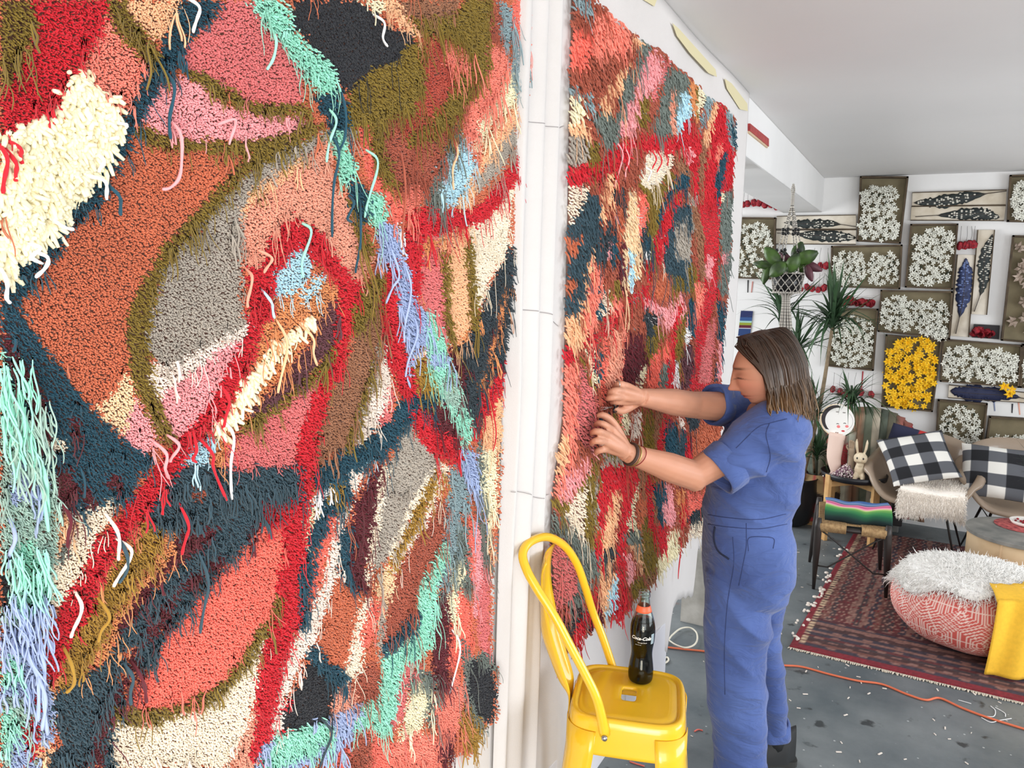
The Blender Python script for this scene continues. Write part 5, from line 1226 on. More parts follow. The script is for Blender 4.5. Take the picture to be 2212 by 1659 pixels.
V, F = text_V('Georgia Peach', .0040, .1); wrap(V, F, .1115, a0+.02, 'lettering', wl)
V, F = text_V('flavored soda', .0028, 0); wrap(V, F, .1055, a0-.3, 'lettering', wl)
V, F = grid(8, 8, lambda u, v: (.010*u-.005, .026*v-.013, 0)); wrap(V, F, .121, a0+.93, 'nutrition_label', mat('pale_blue_print', (176, 196, 206), .5), .0005)
for k in range(7):
    V, F = grid(5, 2, lambda u, v: (.008*u-.004, .0011*v+.0034*k-.011, 0)); wrap(V, F, .121, a0+.93, 'print_line', mat('dark_print', (40, 50, 66), .5), .0008)
# ---------------- back wall collection ----------------
bxm = mat('box_card', (88, 74, 56), .85, c2=(66, 54, 42), scale=14); bxi = mat('box_lining', (122, 112, 88), .9, var=.1, scale=12)
def blossom_mesh(c, petals, rad, nm, curl=.35):
    V = []; F = []
    for k in range(petals):
        a = 2*math.pi*k/petals+R_.uniform(-.15, .15); d = A3(math.cos(a), 0, math.sin(a)); p = A3(-math.sin(a), 0, math.cos(a)); y = A3(0, -1, 0); b = len(V); w = .26 if petals > 4 else .4
        V += [A3(0, 0, 0)+y*.0, d*rad*.5+p*rad*w+y*rad*curl*.5, d*rad*.5-p*rad*w+y*rad*curl*.5, d*rad+y*rad*curl*.2, d*rad*.5+y*rad*curl*.9]
        F += [(b, b+1, b+4), (b, b+4, b+2), (b+1, b+3, b+4), (b+4, b+3, b+2)]
    o = bulk(nm, V, F, c, None, False); me = o.data; bpy.data.objects.remove(o); return me
wpet = mat('white_petals', (232, 232, 222), .7); ypet = mat('yellow_petals', (246, 196, 34), .6, var=.12, scale=30); lfm = mat('dark_leaf', (58, 64, 48), .7)
WB = [blossom_mesh(wpet, R_.choice((5, 6)), .0235, 'blossom', R_.uniform(.2, .6)) for _ in range(4)]
YB_ = [blossom_mesh(ypet, 6, .034, 'blossom', R_.uniform(.3, .7)) for _ in range(4)]
def quadW(pts):
    return [onY(a, b, YB) for a, b in pts]
def box(label, pts, clumps, kind='w', n=95, depth=.062):
    n = int(n*1.45)
    """pts: top-left, top-right, bottom-right, bottom-left in the wall; clumps: (u,v,ru,rv) of flowers in box space"""
    TL, TR, BR, BL = quadW(pts); cen = (TL+TR+BR+BL)/4
    t = thing('flower_box', label, 'box', (cen[0], YB, cen[2]), 'flower boxes on the back wall')
    W = lambda u, v, y: (TL*(1-u)+TR*u)*(1-v)+(BL*(1-u)+BR*u)*v+A3(0, y, 0)
    tu = .0075/np.linalg.norm(TR-TL); tv = .0075/np.linalg.norm(TL-BL)
    def slab(u0, u1, v0, v1, y0, y1, nm, m):
        V = [W(u0, v0, y0), W(u1, v0, y0), W(u1, v1, y0), W(u0, v1, y0), W(u0, v0, y1), W(u1, v0, y1), W(u1, v1, y1), W(u0, v1, y1)]
        bulk(nm, V, [(0,1,2,3),(7,6,5,4),(0,4,5,1),(1,5,6,2),(2,6,7,3),(3,7,4,0)], m, t, False)
    slab(tu, 1-tu, tv, 1-tv, -.012, -.004, 'back_board', bxi)
    slab(0, 1, 0, tv*1.6, -depth, -.003, 'side_board', bxm); slab(0, 1, 1-tv*1.6, 1, -depth, -.003, 'side_board', bxm)
    slab(0, tu*1.6, 0, 1, -depth, -.003, 'side_board', bxm); slab(1-tu*1.6, 1, 0, 1, -depth, -.003, 'side_board', bxm)
    if kind == 'dry': return t, W
    # foliage bed, then blossoms one by one
    V = []; F = []
    for (cu, cv_, r1, r2) in clumps:
        for _ in range(int(70*r1*r2*6)+20):
            a = R_.uniform(0, 6.28); rr = math.sqrt(R_.random()); c = W(cu+r1*rr*math.cos(a), cv_+r2*rr*math.sin(a), -R_.uniform(.02, .045)); d = A3(R_.uniform(-1, 1), R_.uniform(-.4, .1), R_.uniform(-1, 1))*.017; p = np.cross(d, A3(0, 1, .2))*.4
            b = len(V); V += [c-d, c+p, c+d, c-p]; F.append((b, b+1, b+2, b+3))
    tag(bulk('foliage', V, F, lfm if kind == 'w' else mat('ochre_leaf', (150, 110, 30), .8), t, False), kind='stuff')
    meshes = WB if kind == 'w' else YB_; k = 0; tries = 0; used = []
    Wd, Hd = np.linalg.norm(TR-TL), np.linalg.norm(TL-BL)
    while k < n and tries < 12000:
        tries += 1; cu, cv_, r1, r2 = R_.choice(clumps); e = 3.2; a = R_.uniform(-1, 1)*1.06; b = R_.uniform(-1, 1)*1.06
        if abs(a)**e+abs(b)**e > 1.2: continue
        u, v = cu+a*r1, cv_+b*r2
        md = .0165 if kind == 'w' else .0185
        if any(((u-x)*Wd)**2+((v-y)*Hd)**2 < md**2 for x, y in used): continue
        used.append((u, v)); p = W(u, v, -R_.uniform(.040, depth+.012)); o = bpy.data.objects.new('blossom', R_.choice(meshes)); COL.objects.link(o); o.parent = t
        o.location = p-A3(*t['wl']); o.rotation_euler = (R_.uniform(-.5, .5), R_.uniform(0, 6.28), R_.uniform(-.5, .5)); s = R_.uniform(.8, 1.1); o.scale = (s, s, s); k += 1
    return t, W
FULL = [(.5, .55, .42, .40)]
box('tall white flower box nearest the beam corner, its two clumps stacked', [(1859, 383), (1963, 383), (1946, 527), (1852, 522)], [(.44, .36, .38, .20), (.48, .76, .42, .20)])
box('upright white flower box, right of the tall one and under two feather panels', [(1967, 485), (2070, 484), (2058, 626), (1955, 621)], [(.5, .33, .41, .24), (.48, .74, .42, .20)])
box('wide white flower box left of centre, behind the palm tops', [(1797, 532), (1950, 529), (1945, 625), (1795, 620)], [(.26, .55, .22, .38), (.76, .56, .20, .36)])
box('wide white flower box directly above the yellow flower box', [(1903, 626), (2058, 629), (2052, 733), (1897, 716)], [(.27, .53, .23, .37), (.72, .56, .24, .37), (.86, .9, .1, .12)], n=110)
box('box of yellow daffodil heads, the only yellow one', [(1914, 722), (2036, 732), (2015, 888), (1904, 877)], [(.5, .5, .43, .46)], 'y', 95)
box('wide white flower box right of the yellow flower box', [(2036, 731), (2207, 745), (2200, 836), (2030, 823)], [(.27, .55, .23, .40), (.73, .56, .22, .40)], n=110)
box('white flower box by the canvas edge, left of the hanging planter', [(1585, 470), (1678, 471), (1676, 604), (1580, 601)], [(.5, .33, .42, .22), (.5, .76, .42, .20)], n=80)
box('white flower box half hidden behind the palm crown, below a shelf of red flowers', [(1800, 664), (1898, 667), (1888, 800), (1788, 790)], [(.5, .55, .42, .40)], n=90)
box('white flower box above the left shell chair, its flowers spilling over the bottom', [(2026, 861), (2133, 870), (2120, 985), (2018, 978)], [(.5, .5, .40, .42), (.5, 1.0, .40, .16)], n=100)
box('white flower box behind the right shell chair, cut by the photo edge', [(2136, 897), (2262, 905), (2250, 1010), (2122, 1000)], [(.45, .68, .42, .30)], n=70)
box('white flower box at the top right corner of the wall', [(2180, 380), (2272, 378), (2262, 482), (2174, 480)], [(.5, .55, .40, .38)], n=70)
box('white flower box at the right edge beside the wide one', [(2207, 742), (2300, 748), (2292, 842), (2201, 836)], FULL, n=60)
t, W = box('tall narrow box of dried brown lilies at the right edge', [(2186, 509), (2262, 511), (2240, 742), (2161, 735)], [], 'dry')
dm = mat('dried_petals', (186, 170, 156), .8, c2=(140, 120, 106), scale=20); DB = [blossom_mesh(dm, 6, .05, 'dried_lily', .9) for _ in range(3)]
for k in range(16):
    o = bpy.data.objects.new('dried_lily', DB[k % 3]); COL.objects.link(o); o.parent = t; o.location = W(R_.uniform(.2, .8), .1+.82*k/16, -.045)-A3(*t['wl']); o.rotation_euler = (R_.uniform(-.7, .7), R_.uniform(0, 6), R_.uniform(-.7, .7))
# red clumps on shelves
redm = mat('dried_red_petals', (170, 32, 44), .7, c2=(110, 20, 34), scale=60)
def rose_mesh(rad=.018):
    V = []; F = []
    for k in range(9):
        a = k*2.4; r = rad*(.35+.08*k); c = A3(math.cos(a), math.sin(a)*.8, 0)*r*.5; n_ = 5; b = len(V)
        for j in range(n_):
            t_ = a-1.1+2.2*j/(n_-1); e = A3(math.cos(t_), math.sin(t_)*.8, 0)*r; V += [e*.55+A3(0, 0, rad*.9), e+A3(0, 0, -rad*.1), e*.5+A3(0, 0, -rad*.9)]
        for j in range(n_-1):
            for q in (0, 1): F.append((b+j*3+q, b+j*3+3+q, b+j*3+4+q, b+j*3+1+q))
    o = bulk('bloom', V, F, redm, None, True); me = o.data; bpy.data.objects.remove(o); return me
RM_ = [rose_mesh(.030), rose_mesh(.027), rose_mesh(.033)]; wire = mat('stem_wire', (62, 52, 46), .7)
NUM_ = {3: 'three', 4: 'four', 5: 'five', 6: 'six', 9: 'nine'}
def hang_row(items, y0, group, label):
    for q_, (x, yb) in enumerate(items):
        p = onY(x, yb, YB-.035); h = onY(x, yb, YB-.035)[2]-onY(x, y0, YB-.035)[2]; h = abs(h)
        t = thing('dried_rose', label % ('%s of %s' % (('leftmost', 'second from left', 'third from left', 'fourth from left', 'fifth from left', 'sixth from left', 'seventh from left', 'eighth from left', 'ninth from left')[q_] if q_ < len(items)-1 else 'rightmost', NUM_[len(items)])), 'flower', tuple(p), group, world=False)
        o = bpy.data.objects.new('bloom', R_.choice(RM_)); COL.objects.link(o); o.parent = t; o.rotation_euler = (R_.uniform(-.3, .3), R_.uniform(-.5, .5), R_.uniform(0, 6))
        bend = R_.uniform(-.012, .012); MB().tube(spline([(0, 0, .008), (bend, 0, h*.5), (bend*.3, .02, h)], 10), .0011, 5).build('stem', wire, t, True)
hang_row([(1606, 442), (1615, 440), (1629, 438), (1640, 438), (1652, 442), (1666, 442), (1677, 446), (1693, 441), (1705, 443)], 404, 'dried roses in the row at the top by the beam', 'dried red rose hung in the top row by the beam, %s')
hang_row([(1757, 577), (1771, 575), (1785, 574)], 535, 'dried roses in the upper row right of the planter', 'dried red rose, upper row right of the planter, %s')
hang_row([(1729, 624), (1743, 620), (1755, 624), (1768, 626), (1780, 622)], 590, 'dried roses in the lower row right of the planter', 'dried red rose, lower row right of the planter, %s')
hang_row([(1799, 841), (1815, 846), (1829, 850), (1847, 848), (1859, 847), (1882, 852)], 805, 'dried roses in the low row beside the yellow box', 'dried red rose, low row left of yellow box, %s')
hang_row([(2073, 531), (2085, 530), (2094, 528), (2103, 528)], 488, 'dried roses above the blue feather panel', 'dried red rose above the blue feather, %s')
def redheap(label, x0, x1, y, n):
    t = thing('dried_flower_heap', label, 'flowers', tuple(onY((x0+x1)/2, y, YB-.05)))
    for k in range(n):
        p = onY(R_.uniform(x0, x1), y-abs(R_.gauss(0, 5)), YB-R_.uniform(.03, .06)); o = bpy.data.objects.new('bloom', R_.choice(RM_)); COL.objects.link(o); o.parent = t; o.location = p-A3(*t['wl']); o.rotation_euler = (R_.uniform(0, 3), R_.uniform(0, 3), 0); o.scale = (1.1,)*3
redheap('heap of dried red flowers on top of the box behind the palm crown', 1808, 1888, 656, 16)
redheap('heap of dried red flowers on the dark panel above the wide right box', 2104, 2140, 722, 12)
pnl = mat('panel_card', (222, 214, 200), .8, c2=(190, 178, 158), scale=7); pdark = mat('dark_feather', (58, 64, 62), .7, c2=(36, 42, 44), scale=30); pblue = mat('blue_feather', (62, 76, 120), .7, c2=(40, 46, 72), scale=30); pnav = mat('navy_feather', (36, 42, 72), .7)
spot = mat('feather_spot', (206, 202, 190), .7); spb = mat('blue_spot', (120, 140, 190), .7)
def panel(label, pts, shaft, half, fm, sm, nspot=40, card=pnl, rim=None):
    TL, TR, BR, BL = quadW(pts); cen = (TL+TR+BR+BL)/4; t = thing('feather_panel', label, 'panel', (cen[0], YB, cen[2]), 'feather panels on the back wall')
    W = lambda u, v, y: (TL*(1-u)+TR*u)*(1-v)+(BL*(1-u)+BR*u)*v+A3(0, y, 0)
    def slab(u0, u1, v0, v1, y0, y1, nm, m):
        V = [W(u0, v0, y0), W(u1, v0, y0), W(u1, v1, y0), W(u0, v1, y0), W(u0, v0, y1), W(u1, v0, y1), W(u1, v1, y1), W(u0, v1, y1)]
        bulk(nm, V, [(0,1,2,3),(7,6,5,4),(0,4,5,1),(1,5,6,2),(2,6,7,3),(3,7,4,0)], m, t, False)
    slab(0, 1, 0, 1, -.018, -.003, 'card', card)
    for e in ((0, 1, -.03, .02), (0, 1, .98, 1.03)) if abs(TR[0]-TL[0]) > abs(TL[2]-BL[2]) else ((-.03, .03, 0, 1), (.97, 1.03, 0, 1)): slab(*e, -.03, -.003, 'edge_strip', bxm)
    S_ = spline([list(s)+[0] for s in shaft], 40); V = []; F = []; n = 40
    Wd, Hd = np.linalg.norm(TR-TL), np.linalg.norm(TL-BL)
    for i, s in enumerate(S_):
        k = i/(n-1); w = half*math.sin(min(1, k*1.25)*math.pi)**.7 if k < .8 else 0
        tg = S_[min(i+1, n-1)]-S_[max(i-1, 0)]; tg = np.array([tg[0]*Wd, tg[1]*Hd]); tg /= np.linalg.norm(tg); nn = np.array([-tg[1]/Wd, tg[0]/Hd])
        w *= 1+.25*R_.uniform(-1, 1)
        V += [W(s[0]-nn[0]*w, s[1]-nn[1]*w, -.022), W(s[0], s[1], -.030), W(s[0]+nn[0]*w, s[1]+nn[1]*w, -.022)]
    F = [(i*3+j, i*3+j+1, i*3+4+j, i*3+3+j) for i in range(n-1) for j in range(2)]; solid(bulk('feather', V, F, fm, t), .002)
    MB().tube([W(s[0], s[1], -.031) for s in S_], np.linspace(.0012, .0028, 40), 6).build('quill', wire, t, True)
    m = MB()
    for _ in range(nspot):
        i = R_.randint(2, 27); s = S_[i]; tg = S_[i+1]-S_[i-1]; tg = np.array([tg[0]*Wd, tg[1]*Hd]); tg /= np.linalg.norm(tg); o = R_.uniform(-1, 1)*half*.8*math.sin(i/39*1.25*math.pi)
        m.ell(W(s[0]-tg[1]/Wd*o, s[1]+tg[0]/Hd*o, -.028), (.008, .004, .005), n=7, m=5)
    tag(m.build('spots', sm, t, True), kind='stuff')
panel('long feather panel right of the planter cords, upper of the pair under the beam corner', [(1679, 468), (1849, 465), (1850, 495), (1677, 495)], [(.1, .5), (.4, .62), (.7, .6), (1, .85)], .035, pdark, spot, 26)
panel('long spotted feather panel below the first one, its quill end behind the planter cords', [(1677, 498), (1850, 497), (1849, 528), (1675, 527)], [(1, .55), (.75, .45), (.4, .35), (.02, .2)], .045, pdark, spot, 60)
panel('feather panel up right of centre, upper of a touching pair', [(1971, 417), (2174, 411), (2172, 443), (1970, 446)], [(.02, .75), (.35, .7), (.65, .35), (1, .08)], .045, pdark, spot, 60)
panel('cream feather panel up right of centre, lower of a touching pair', [(1969, 447), (2172, 445), (2168, 477), (1967, 476)], [(.95, .8), (.75, .55), (.45, .6), (.05, .75)], .045, pdark, spot, 50)
panel('upright panel with a blue feather pointing down, right of the box column', [(2068, 550), (2106, 551), (2092, 728), (2052, 725)], [(.5, .04), (.55, .3), (.5, .62), (.3, .97)], .05, pblue, spb, 60)
panel('narrow upright speckled feather panel leaning beside the blue one', [(2112, 497), (2148, 497), (2131, 680), (2097, 678)], [(.9, .05), (.55, .35), (.6, .65), (.2, .97)], .042, pdark, spot, 60)
panel('long low panel with navy feathers under the wide right box', [(2050, 831), (2232, 849), (2230, 870), (2048, 858)], [(.02, .45), (.3, .5), (.7, .45), (1.05, .7)], .07, pnav, pnav, 30)
t = thing('daffodil_pair', 'two loose yellow daffodils lying over the navy feather panel', 'flowers', tuple(onY(2170, 838, YB-.05)))
for a, b in ((2170, 836), (2184, 843), (2180, 850)):
    o = bpy.data.objects.new('blossom', YB_[0]); COL.objects.link(o); o.parent = t; o.location = onY(a, b, YB-.06)-A3(*t['wl']); o.scale = (1.2,)*3; o.rotation_euler = (.3, a, .2)
t = thing('dark_shelf', 'small dark shelf board above the wide right flower box', 'shelf', tuple(onY(2130, 715, YB)))
V = [onY(a, b, YB-d) for d in (.004, .03) for a, b in ((2104, 700), (2160, 703), (2158, 733), (2100, 729))]
bulk('board', V, [(0,1,2,3),(7,6,5,4),(0,4,5,1),(1,5,6,2),(2,6,7,3),(3,7,4,0)], mat('dark_board', (44, 42, 44), .8), t, False)
# paint drips / brushes on the wall
for i, (a, b, c, d, cc, lb) in enumerate(((1616, 605, 1615, 632, (40, 40, 44), 'thin black brush mark hung under the left flower box'), (1626, 608, 1623, 632, (196, 130, 120), 'thin pink brush mark under the left flower box'),
        (1864, 802, 1861, 838, (176, 50, 60), 'red painted drip under the box behind the palm'), (2147, 866, 2149, 888, (120, 130, 160), 'blue painted drip under the navy feather panel'), (2187, 872, 2186, 892, (40, 40, 46), 'black painted dash under the navy feather panel'), (2200, 866, 2203, 896, (222, 160, 140), 'pink painted drip at the right under the navy feather panel'))):
    p, q = onY(a, b, YB-.002), onY(c, d, YB-.002); V = [p+A3(-.005, 0, 0), p+A3(.005, 0, 0), q+A3(.004, 0, 0), q+A3(-.003, 0, 0)]; V += [v-A3(0, .002, 0) for v in V]
    tag(bulk('paint_mark', V, [(0,1,2,3),(7,6,5,4),(0,4,5,1),(1,5,6,2),(2,6,7,3),(3,7,4,0)], mat('drip%d' % i, cc, .6), None, False), lb, 'paint mark')
# striped cloth strip on the wall
def vq(name, m_, parent, cells):   # cells: list of (4 pts, colour)
    V = []; F = []; C = []
    for p, c in cells: b = len(V); V += list(p); F.append((b, b+1, b+2, b+3)); C += [lin(c)]*4
    return bulk(name, V, F, m_, parent, False, col=np.array(C))
fabv = vmat('woven_cloth', .9, bump=.3, bscale=600)
st = [(0, (34, 44, 90)), (.18, (46, 78, 130)), (.28, (150, 190, 180)), (.33, (140, 150, 50)), (.40, (90, 30, 44)), (.48, (196, 196, 206)), (.50, (38, 62, 110)), (.70, (200, 200, 210)), (.72, (40, 50, 90)), (.84, (60, 120, 70)), (.94, (190, 190, 80)), (.97, (200, 60, 90)), (1, (0, 0, 0))]
TL, TR, BR, BL = quadW([(1601, 671), (1627, 672), (1618, 748), (1592, 748)]); cells = []
for (a, c), (b, _) in zip(st[:-1], st[1:]): cells.append((((TL*(1-a)+BL*a)-A3(0, .008, 0), (TR*(1-a)+BR*a)-A3(0, .008, 0), (TR*(1-b)+BR*b)-A3(0, .008, 0), (TL*(1-b)+BL*b)-A3(0, .008, 0)), c))
o = vq('striped_cloth', fabv, None, cells); solid(o, .004); tag(o, 'small striped cloth strip on the wall behind the woman\'s forehead', 'cloth')
# ---------------- plants ----------------
leafg = mat('palm_leaf', (62, 92, 58), .5, c2=(38, 62, 42), scale=4); bark = mat('palm_trunk', (128, 112, 90), .9, var=.2, scale=30, bump=.5, bscale=60)
def blade(L, w, droop, k=11):
    V = []; 
    for i in range(k):
        t = i/(k-1); x = L*(t-.22*droop*t**2); z = L*(.42*t-droop*t**2.1); ww = w*math.sin(math.pi*min(1, .12+.88*t))**.6*(1-t**4)+.0004; V += [(x, -ww, z+.2*ww), (x, 0, z-.1*ww), (x, ww, z+.2*ww)]
    F = [(i*3+j, i*3+j+1, i*3+4+j, i*3+3+j) for i in range(k-1) for j in range(2)]
    o = bulk('leaf', V, F, leafg, None, True); me = o.data; bpy.data.objects.remove(o); return me
BLD = [blade(L, w, d) for L, w, d in ((.34, .010, .35), (.40, .011, .6), (.36, .010, .95), (.42, .011, 1.25), (.30, .010, 1.5), (.45, .012, .15))]
def crown(t, c, n, s=1., up_=.5, lo=-.5):
    for k in range(n):
        o = bpy.data.objects.new('leaf', R_.choice(BLD)); COL.objects.link(o); o.parent = t; o.location = A3(*c)-A3(*t['wl'])+A3(0, 0, R_.uniform(-.05, .03)*s)
        o.rotation_euler = (R_.uniform(-.3, .3), R_.uniform(lo-.6, up_-.6), R_.uniform(0, 6.28)); q = s*R_.uniform(.75, 1.1); o.scale = (q, q, q)
pp = onZ(1722, 1118, 0); pp[1] = 6.30; pp[0] = -.80
palm = thing('dracaena', 'tall dragon tree with several spiky crowns in the black pot behind the woman', 'plant', tuple(pp))
c1, c2_, c3, c4 = onY(1686, 690, 6.25), onY(1799, 700, 6.2), onY(1752, 905, 6.2), onY(1722, 760, 6.35)
for c, bx in ((c1, -.02), (c2_, .05), (c4, 0)):
    MB().tube(spline([pp+A3(bx, 0, .35), (pp+c)/2+A3(bx, 0, .2), c], 16), np.linspace(.02, .011, 16), 8).build('trunk', bark, palm, True)
crown(palm, c1, 60, 1.1, .1, -1.0); crown(palm, c2_, 95, 1.05, .7, -.9); crown(palm, c4, 60, .9, .5, -.9)
p2 = onZ(1760, 1120, 0); p2[1] = 6.45; palm2 = thing('dracaena', 'shorter dragon tree with a drooping crown in the woven basket', 'plant', tuple(p2))
c5 = onY(1840, 868, 6.3); MB().tube(spline([p2+A3(.02, 0, .4), (p2+c5)/2+A3(.03, 0, .1), c5], 14), np.linspace(.016, .009, 14), 8).build('trunk', bark, palm2, True)
MB().tube(spline([p2+A3(-.02, 0, .4), c3], 10), .010, 8).build('trunk', bark, palm2, True)
crown(palm2, c5, 75, .85, .7, -.6); crown(palm2, c3, 80, .85, .5, -.9)
c6 = onY(1765, 985, 6.3); crown(palm2, c6, 60, .8, .4, -.8)
pt = thing('plant_pot', 'big round black pot behind the woman', 'pot', tuple(pp)); M = Matrix.Translation(pp)
MB().lathe([(.08, 0), (.13, .03), (.165, .14), (.175, .26), (.165, .37), (.172, .385), (.165, .39), (.15, .37), (.15, .33), (0, .33)], 32, M).build('pot', mat('black_glaze', (26, 27, 30), .35), pt, True)
MB().lathe([(.149, .33), (.1, .345), (0, .35)], 24, M).build('soil', mat('soil', (58, 46, 38), .95, bump=1), pt, True)
bk_ = thing('basket', 'round woven basket banded red, black and straw beside the black pot', 'basket', tuple(p2)); Vb = []; Cb = []; kk = 48; rows = 46
bp_ = [(.10, 0), (.15, .05), (.175, .16), (.18, .26), (.165, .36), (.14, .41)]
for i in range(rows):
    z = .41*i/(rows-1); r = float(np.interp(z, [b for a, b in bp_], [a for a, b in bp_]))
    for j in range(kk):
        a = 2*math.pi*j/kk; Vb.append(p2+A3((r+.003*math.cos(i*math.pi))*math.cos(a), (r+.003*math.cos(i*math.pi))*math.sin(a), z))
        zig = z+.03*abs(((j/8) % 1)-.5)*2; c = (196, 166, 120) if zig > .29 else (60, 48, 42) if .20 < zig else (150, 44, 44) if .13 < zig else (56, 44, 40) if zig > .08 else (150, 44, 44) if zig > .04 else (190, 150, 100)
        if zig > .33 and (j % 4) < 1: c = (200, 80, 80)
        Cb.append(lin(c))
Fb = [(i*kk+j, i*kk+(j+1) % kk, (i+1)*kk+(j+1) % kk, (i+1)*kk+j) for i in range(rows-1) for j in range(kk)]
bulk('basket_wall', Vb, Fb, vmat('basket_weave', .85, bump=.5, bscale=200), bk_, True, col=np.array(Cb))
# hanging planter
HT = onZ(1714, 397, ZB); YH = HT[1]; T = lambda a, b, dy=0: onY(a, b, YH+dy)
hpn = thing('hanging_planter', 'black pot in a knotted black and white cord hanger under the beam', 'planter', tuple(HT)); cordm = vmat('spotted_cord', .9)
def cord(P, r, nm='cord', n=60, par=hpn):
    n = int(n*1.8)
    P = spline(P, n); V, F = tube(P, r, 6); cc = np.repeat([lin((206, 200, 190)) if (i*7) % 5 > 1 else lin((60, 58, 58)) for i in range(n)], 6, 0); return bulk(nm, V, F, cordm, par, True, col=cc)
MB().tube([HT, HT-A3(0, 0, .012)], .004, 8).build('hook', stl, hpn, True)
k0, k1 = T(1712, 436), T(1713, 425); pc = T(1701, 606); Rp = np.linalg.norm(T(1736, 595)-T(1668, 595))/2
for s in (-1, 1): cord([HT, (HT+k1)/2+A3(.006*s, .004*s, 0), k1, k0], .0055, n=30)
cord([k1+A3(0, 0, .01), k0-A3(0, 0, .02)], .011, 'knot', 20)
zr = T(1701, 590)[2]; zb2 = T(1701, 632)[2]; zm = T(1701, 500)[2]; zm2 = T(1701, 545)[2]
for i in range(6):
    a = i*math.pi/3+.3; d = A3(math.cos(a), math.sin(a), 0)
    cord([k0, A3(k0[0], k0[1], 0)*.5+A3(pc[0], pc[1], 0)*.5+d*Rp*.45+A3(0, 0, zm), A3(pc[0], pc[1], 0)+d*Rp*.8+A3(0, 0, zm2), A3(pc[0], pc[1], 0)+d*Rp*1.03+A3(0, 0, zr)], .0042)
    for zz, rr in ((zm, .48), (zm2, .82)):
        q = (A3(k0[0], k0[1], 0)*.5+A3(pc[0], pc[1], 0)*.5 if zz == zm else A3(pc[0], pc[1], 0))+d*Rp*rr+A3(0, 0, zz)
        for dz in (.01, -.012): MB().ell(q+A3(0, 0, dz), (.011,)*3, n=10, m=8).build('bead', blk, hpn, True)
for i in range(12):
    for s in (-1, 1):
        pts = [A3(pc[0], pc[1], 0)+A3(math.cos(i*math.pi/6+s*t*1.05), math.sin(i*math.pi/6+s*t*1.05), 0)*(Rp*(1.05-.18*t))+A3(0, 0, zr*(1-t)+zb2*t) for t in np.linspace(0, 1, 7)]; cord(pts, .0028, 'net_cord', 26)
cord([A3(pc[0], pc[1], zr)+A3(math.cos(t), math.sin(t), 0)*Rp*1.06 for t in np.linspace(0, 6.283, 24)], .005, 'net_rim', 90)
cord([A3(pc[0], pc[1], zb2)+A3(math.cos(t), math.sin(t), 0)*Rp*.88 for t in np.linspace(0, 6.283, 24)], .006, 'net_rim', 80)
M = Matrix.Translation((pc[0], pc[1], zb2)); hh = zr-zb2
MB().lathe([(Rp*.78, 0), (Rp*.98, hh), (Rp*.92, hh), (Rp*.9, hh*.85), (0, hh*.85)], 28, M).build('pot', blk, hpn, True)
for i in range(12):
    a = i*.52; e = T(1697, 712); d = A3(math.cos(a), math.sin(a), 0); cord([A3(pc[0], pc[1], zb2)+d*Rp*.5, A3(pc[0], pc[1], zb2-.04)+d*.02, A3(e[0], e[1], e[2])+d*.035], .0055, 'tassel_cord', 60)
lb_ = mat('prayer_leaf', (74, 104, 44), .45, c2=(38, 52, 32), scale=14); lm_ = mat('plum_leaf', (92, 52, 62), .5)
lf = thing('prayer_plant', 'leafy green prayer plant growing in the hanging pot', 'plant', (pc[0], pc[1], zr))
for a, b, L, w, rot, dy, mm in ((1668, 553, .17, .05, 2.3, -.1, lb_), (1650, 572, .16, .035, 3.0, 0, lb_), (1680, 582, .15, .055, 3.9, -.13, lb_), (1724, 545, .16, .05, 1.35, 0, lb_), (1742, 556, .17, .055, .5, -.05, lb_), (1714, 568, .15, .05, 1.2, -.12, lb_), (1755, 576, .15, .035, -.4, 0, lm_), (1748, 590, .13, .03, -1.2, -.05, lm_), (1697, 555, .12, .025, 2.6, .05, lm_), (1655, 592, .16, .035, 4.5, 0, lb_), (1692, 560, .15, .05, 1.8, .08, lb_), (1735, 575, .14, .05, .1, .05, lb_)):
    c = T(a, b, dy); d = A3(math.cos(rot), 0, math.sin(rot)); u = A3(-math.sin(rot), -.25, math.cos(rot)); y = A3(0, -1, 0)
    V, F = grid(9, 5, lambda s, t_: c+d*(s-.5)*L*.8+u*(t_-.5)*w*1.5*math.sin(math.pi*min(.98, s+.02))**.6*1.0+y*(.02*math.sin(s*3)-.03*abs(t_-.5)+.004*math.sin(s*24)*abs(t_-.5)))
    solid(bulk('leaf', V, F, mm, lf), .0015)
    MB().tube(spline([A3(pc[0], pc[1], zr-.02), c-d*L*.4], 6), .003, 5).build('leaf_stalk', lb_, lf, True)
# ---------------- rug ----------------
Ra, Rb, Rc_ = onZ(1705, 1400, 0), onZ(2212, 1521, 0), onZ(1838, 1165, 0); ex = unit(A3(Rb[0]-Ra[0], Rb[1]-Ra[1], 0)); ey = A3(-ex[1], ex[0], 0)
if ey[1] < 0: ey = -ey
ly = unit(A3(Rc_[0]-Ra[0], Rc_[1]-Ra[1], 0)); RL, RWd = 2.35, 2.6
rs = np.random.RandomState(4); nu, nv = 280, 190; uu, vv = np.meshgrid(np.arange(nu)/(nu-1)*RWd, np.arange(nv)/(nv-1)*RL, indexing='ij')
P = Ra[None, None]+ex*uu[..., None]+ly*vv[..., None]; P[..., 2] = .012+.0012*np.sin(uu*240)*np.sin(vv*200)
cz = [lin(c) for c in ((96, 44, 46), (64, 50, 54), (128, 92, 84), (78, 34, 40), (58, 50, 62), (112, 70, 62), (70, 44, 44))]; C = np.zeros((nu, nv, 3)); band_i = np.floor((uu+.006*np.sin(vv*20))/.033).astype(int)
seq = rs.randint(0, 7, 400); C = np.array(cz)[seq[band_i % 400]]
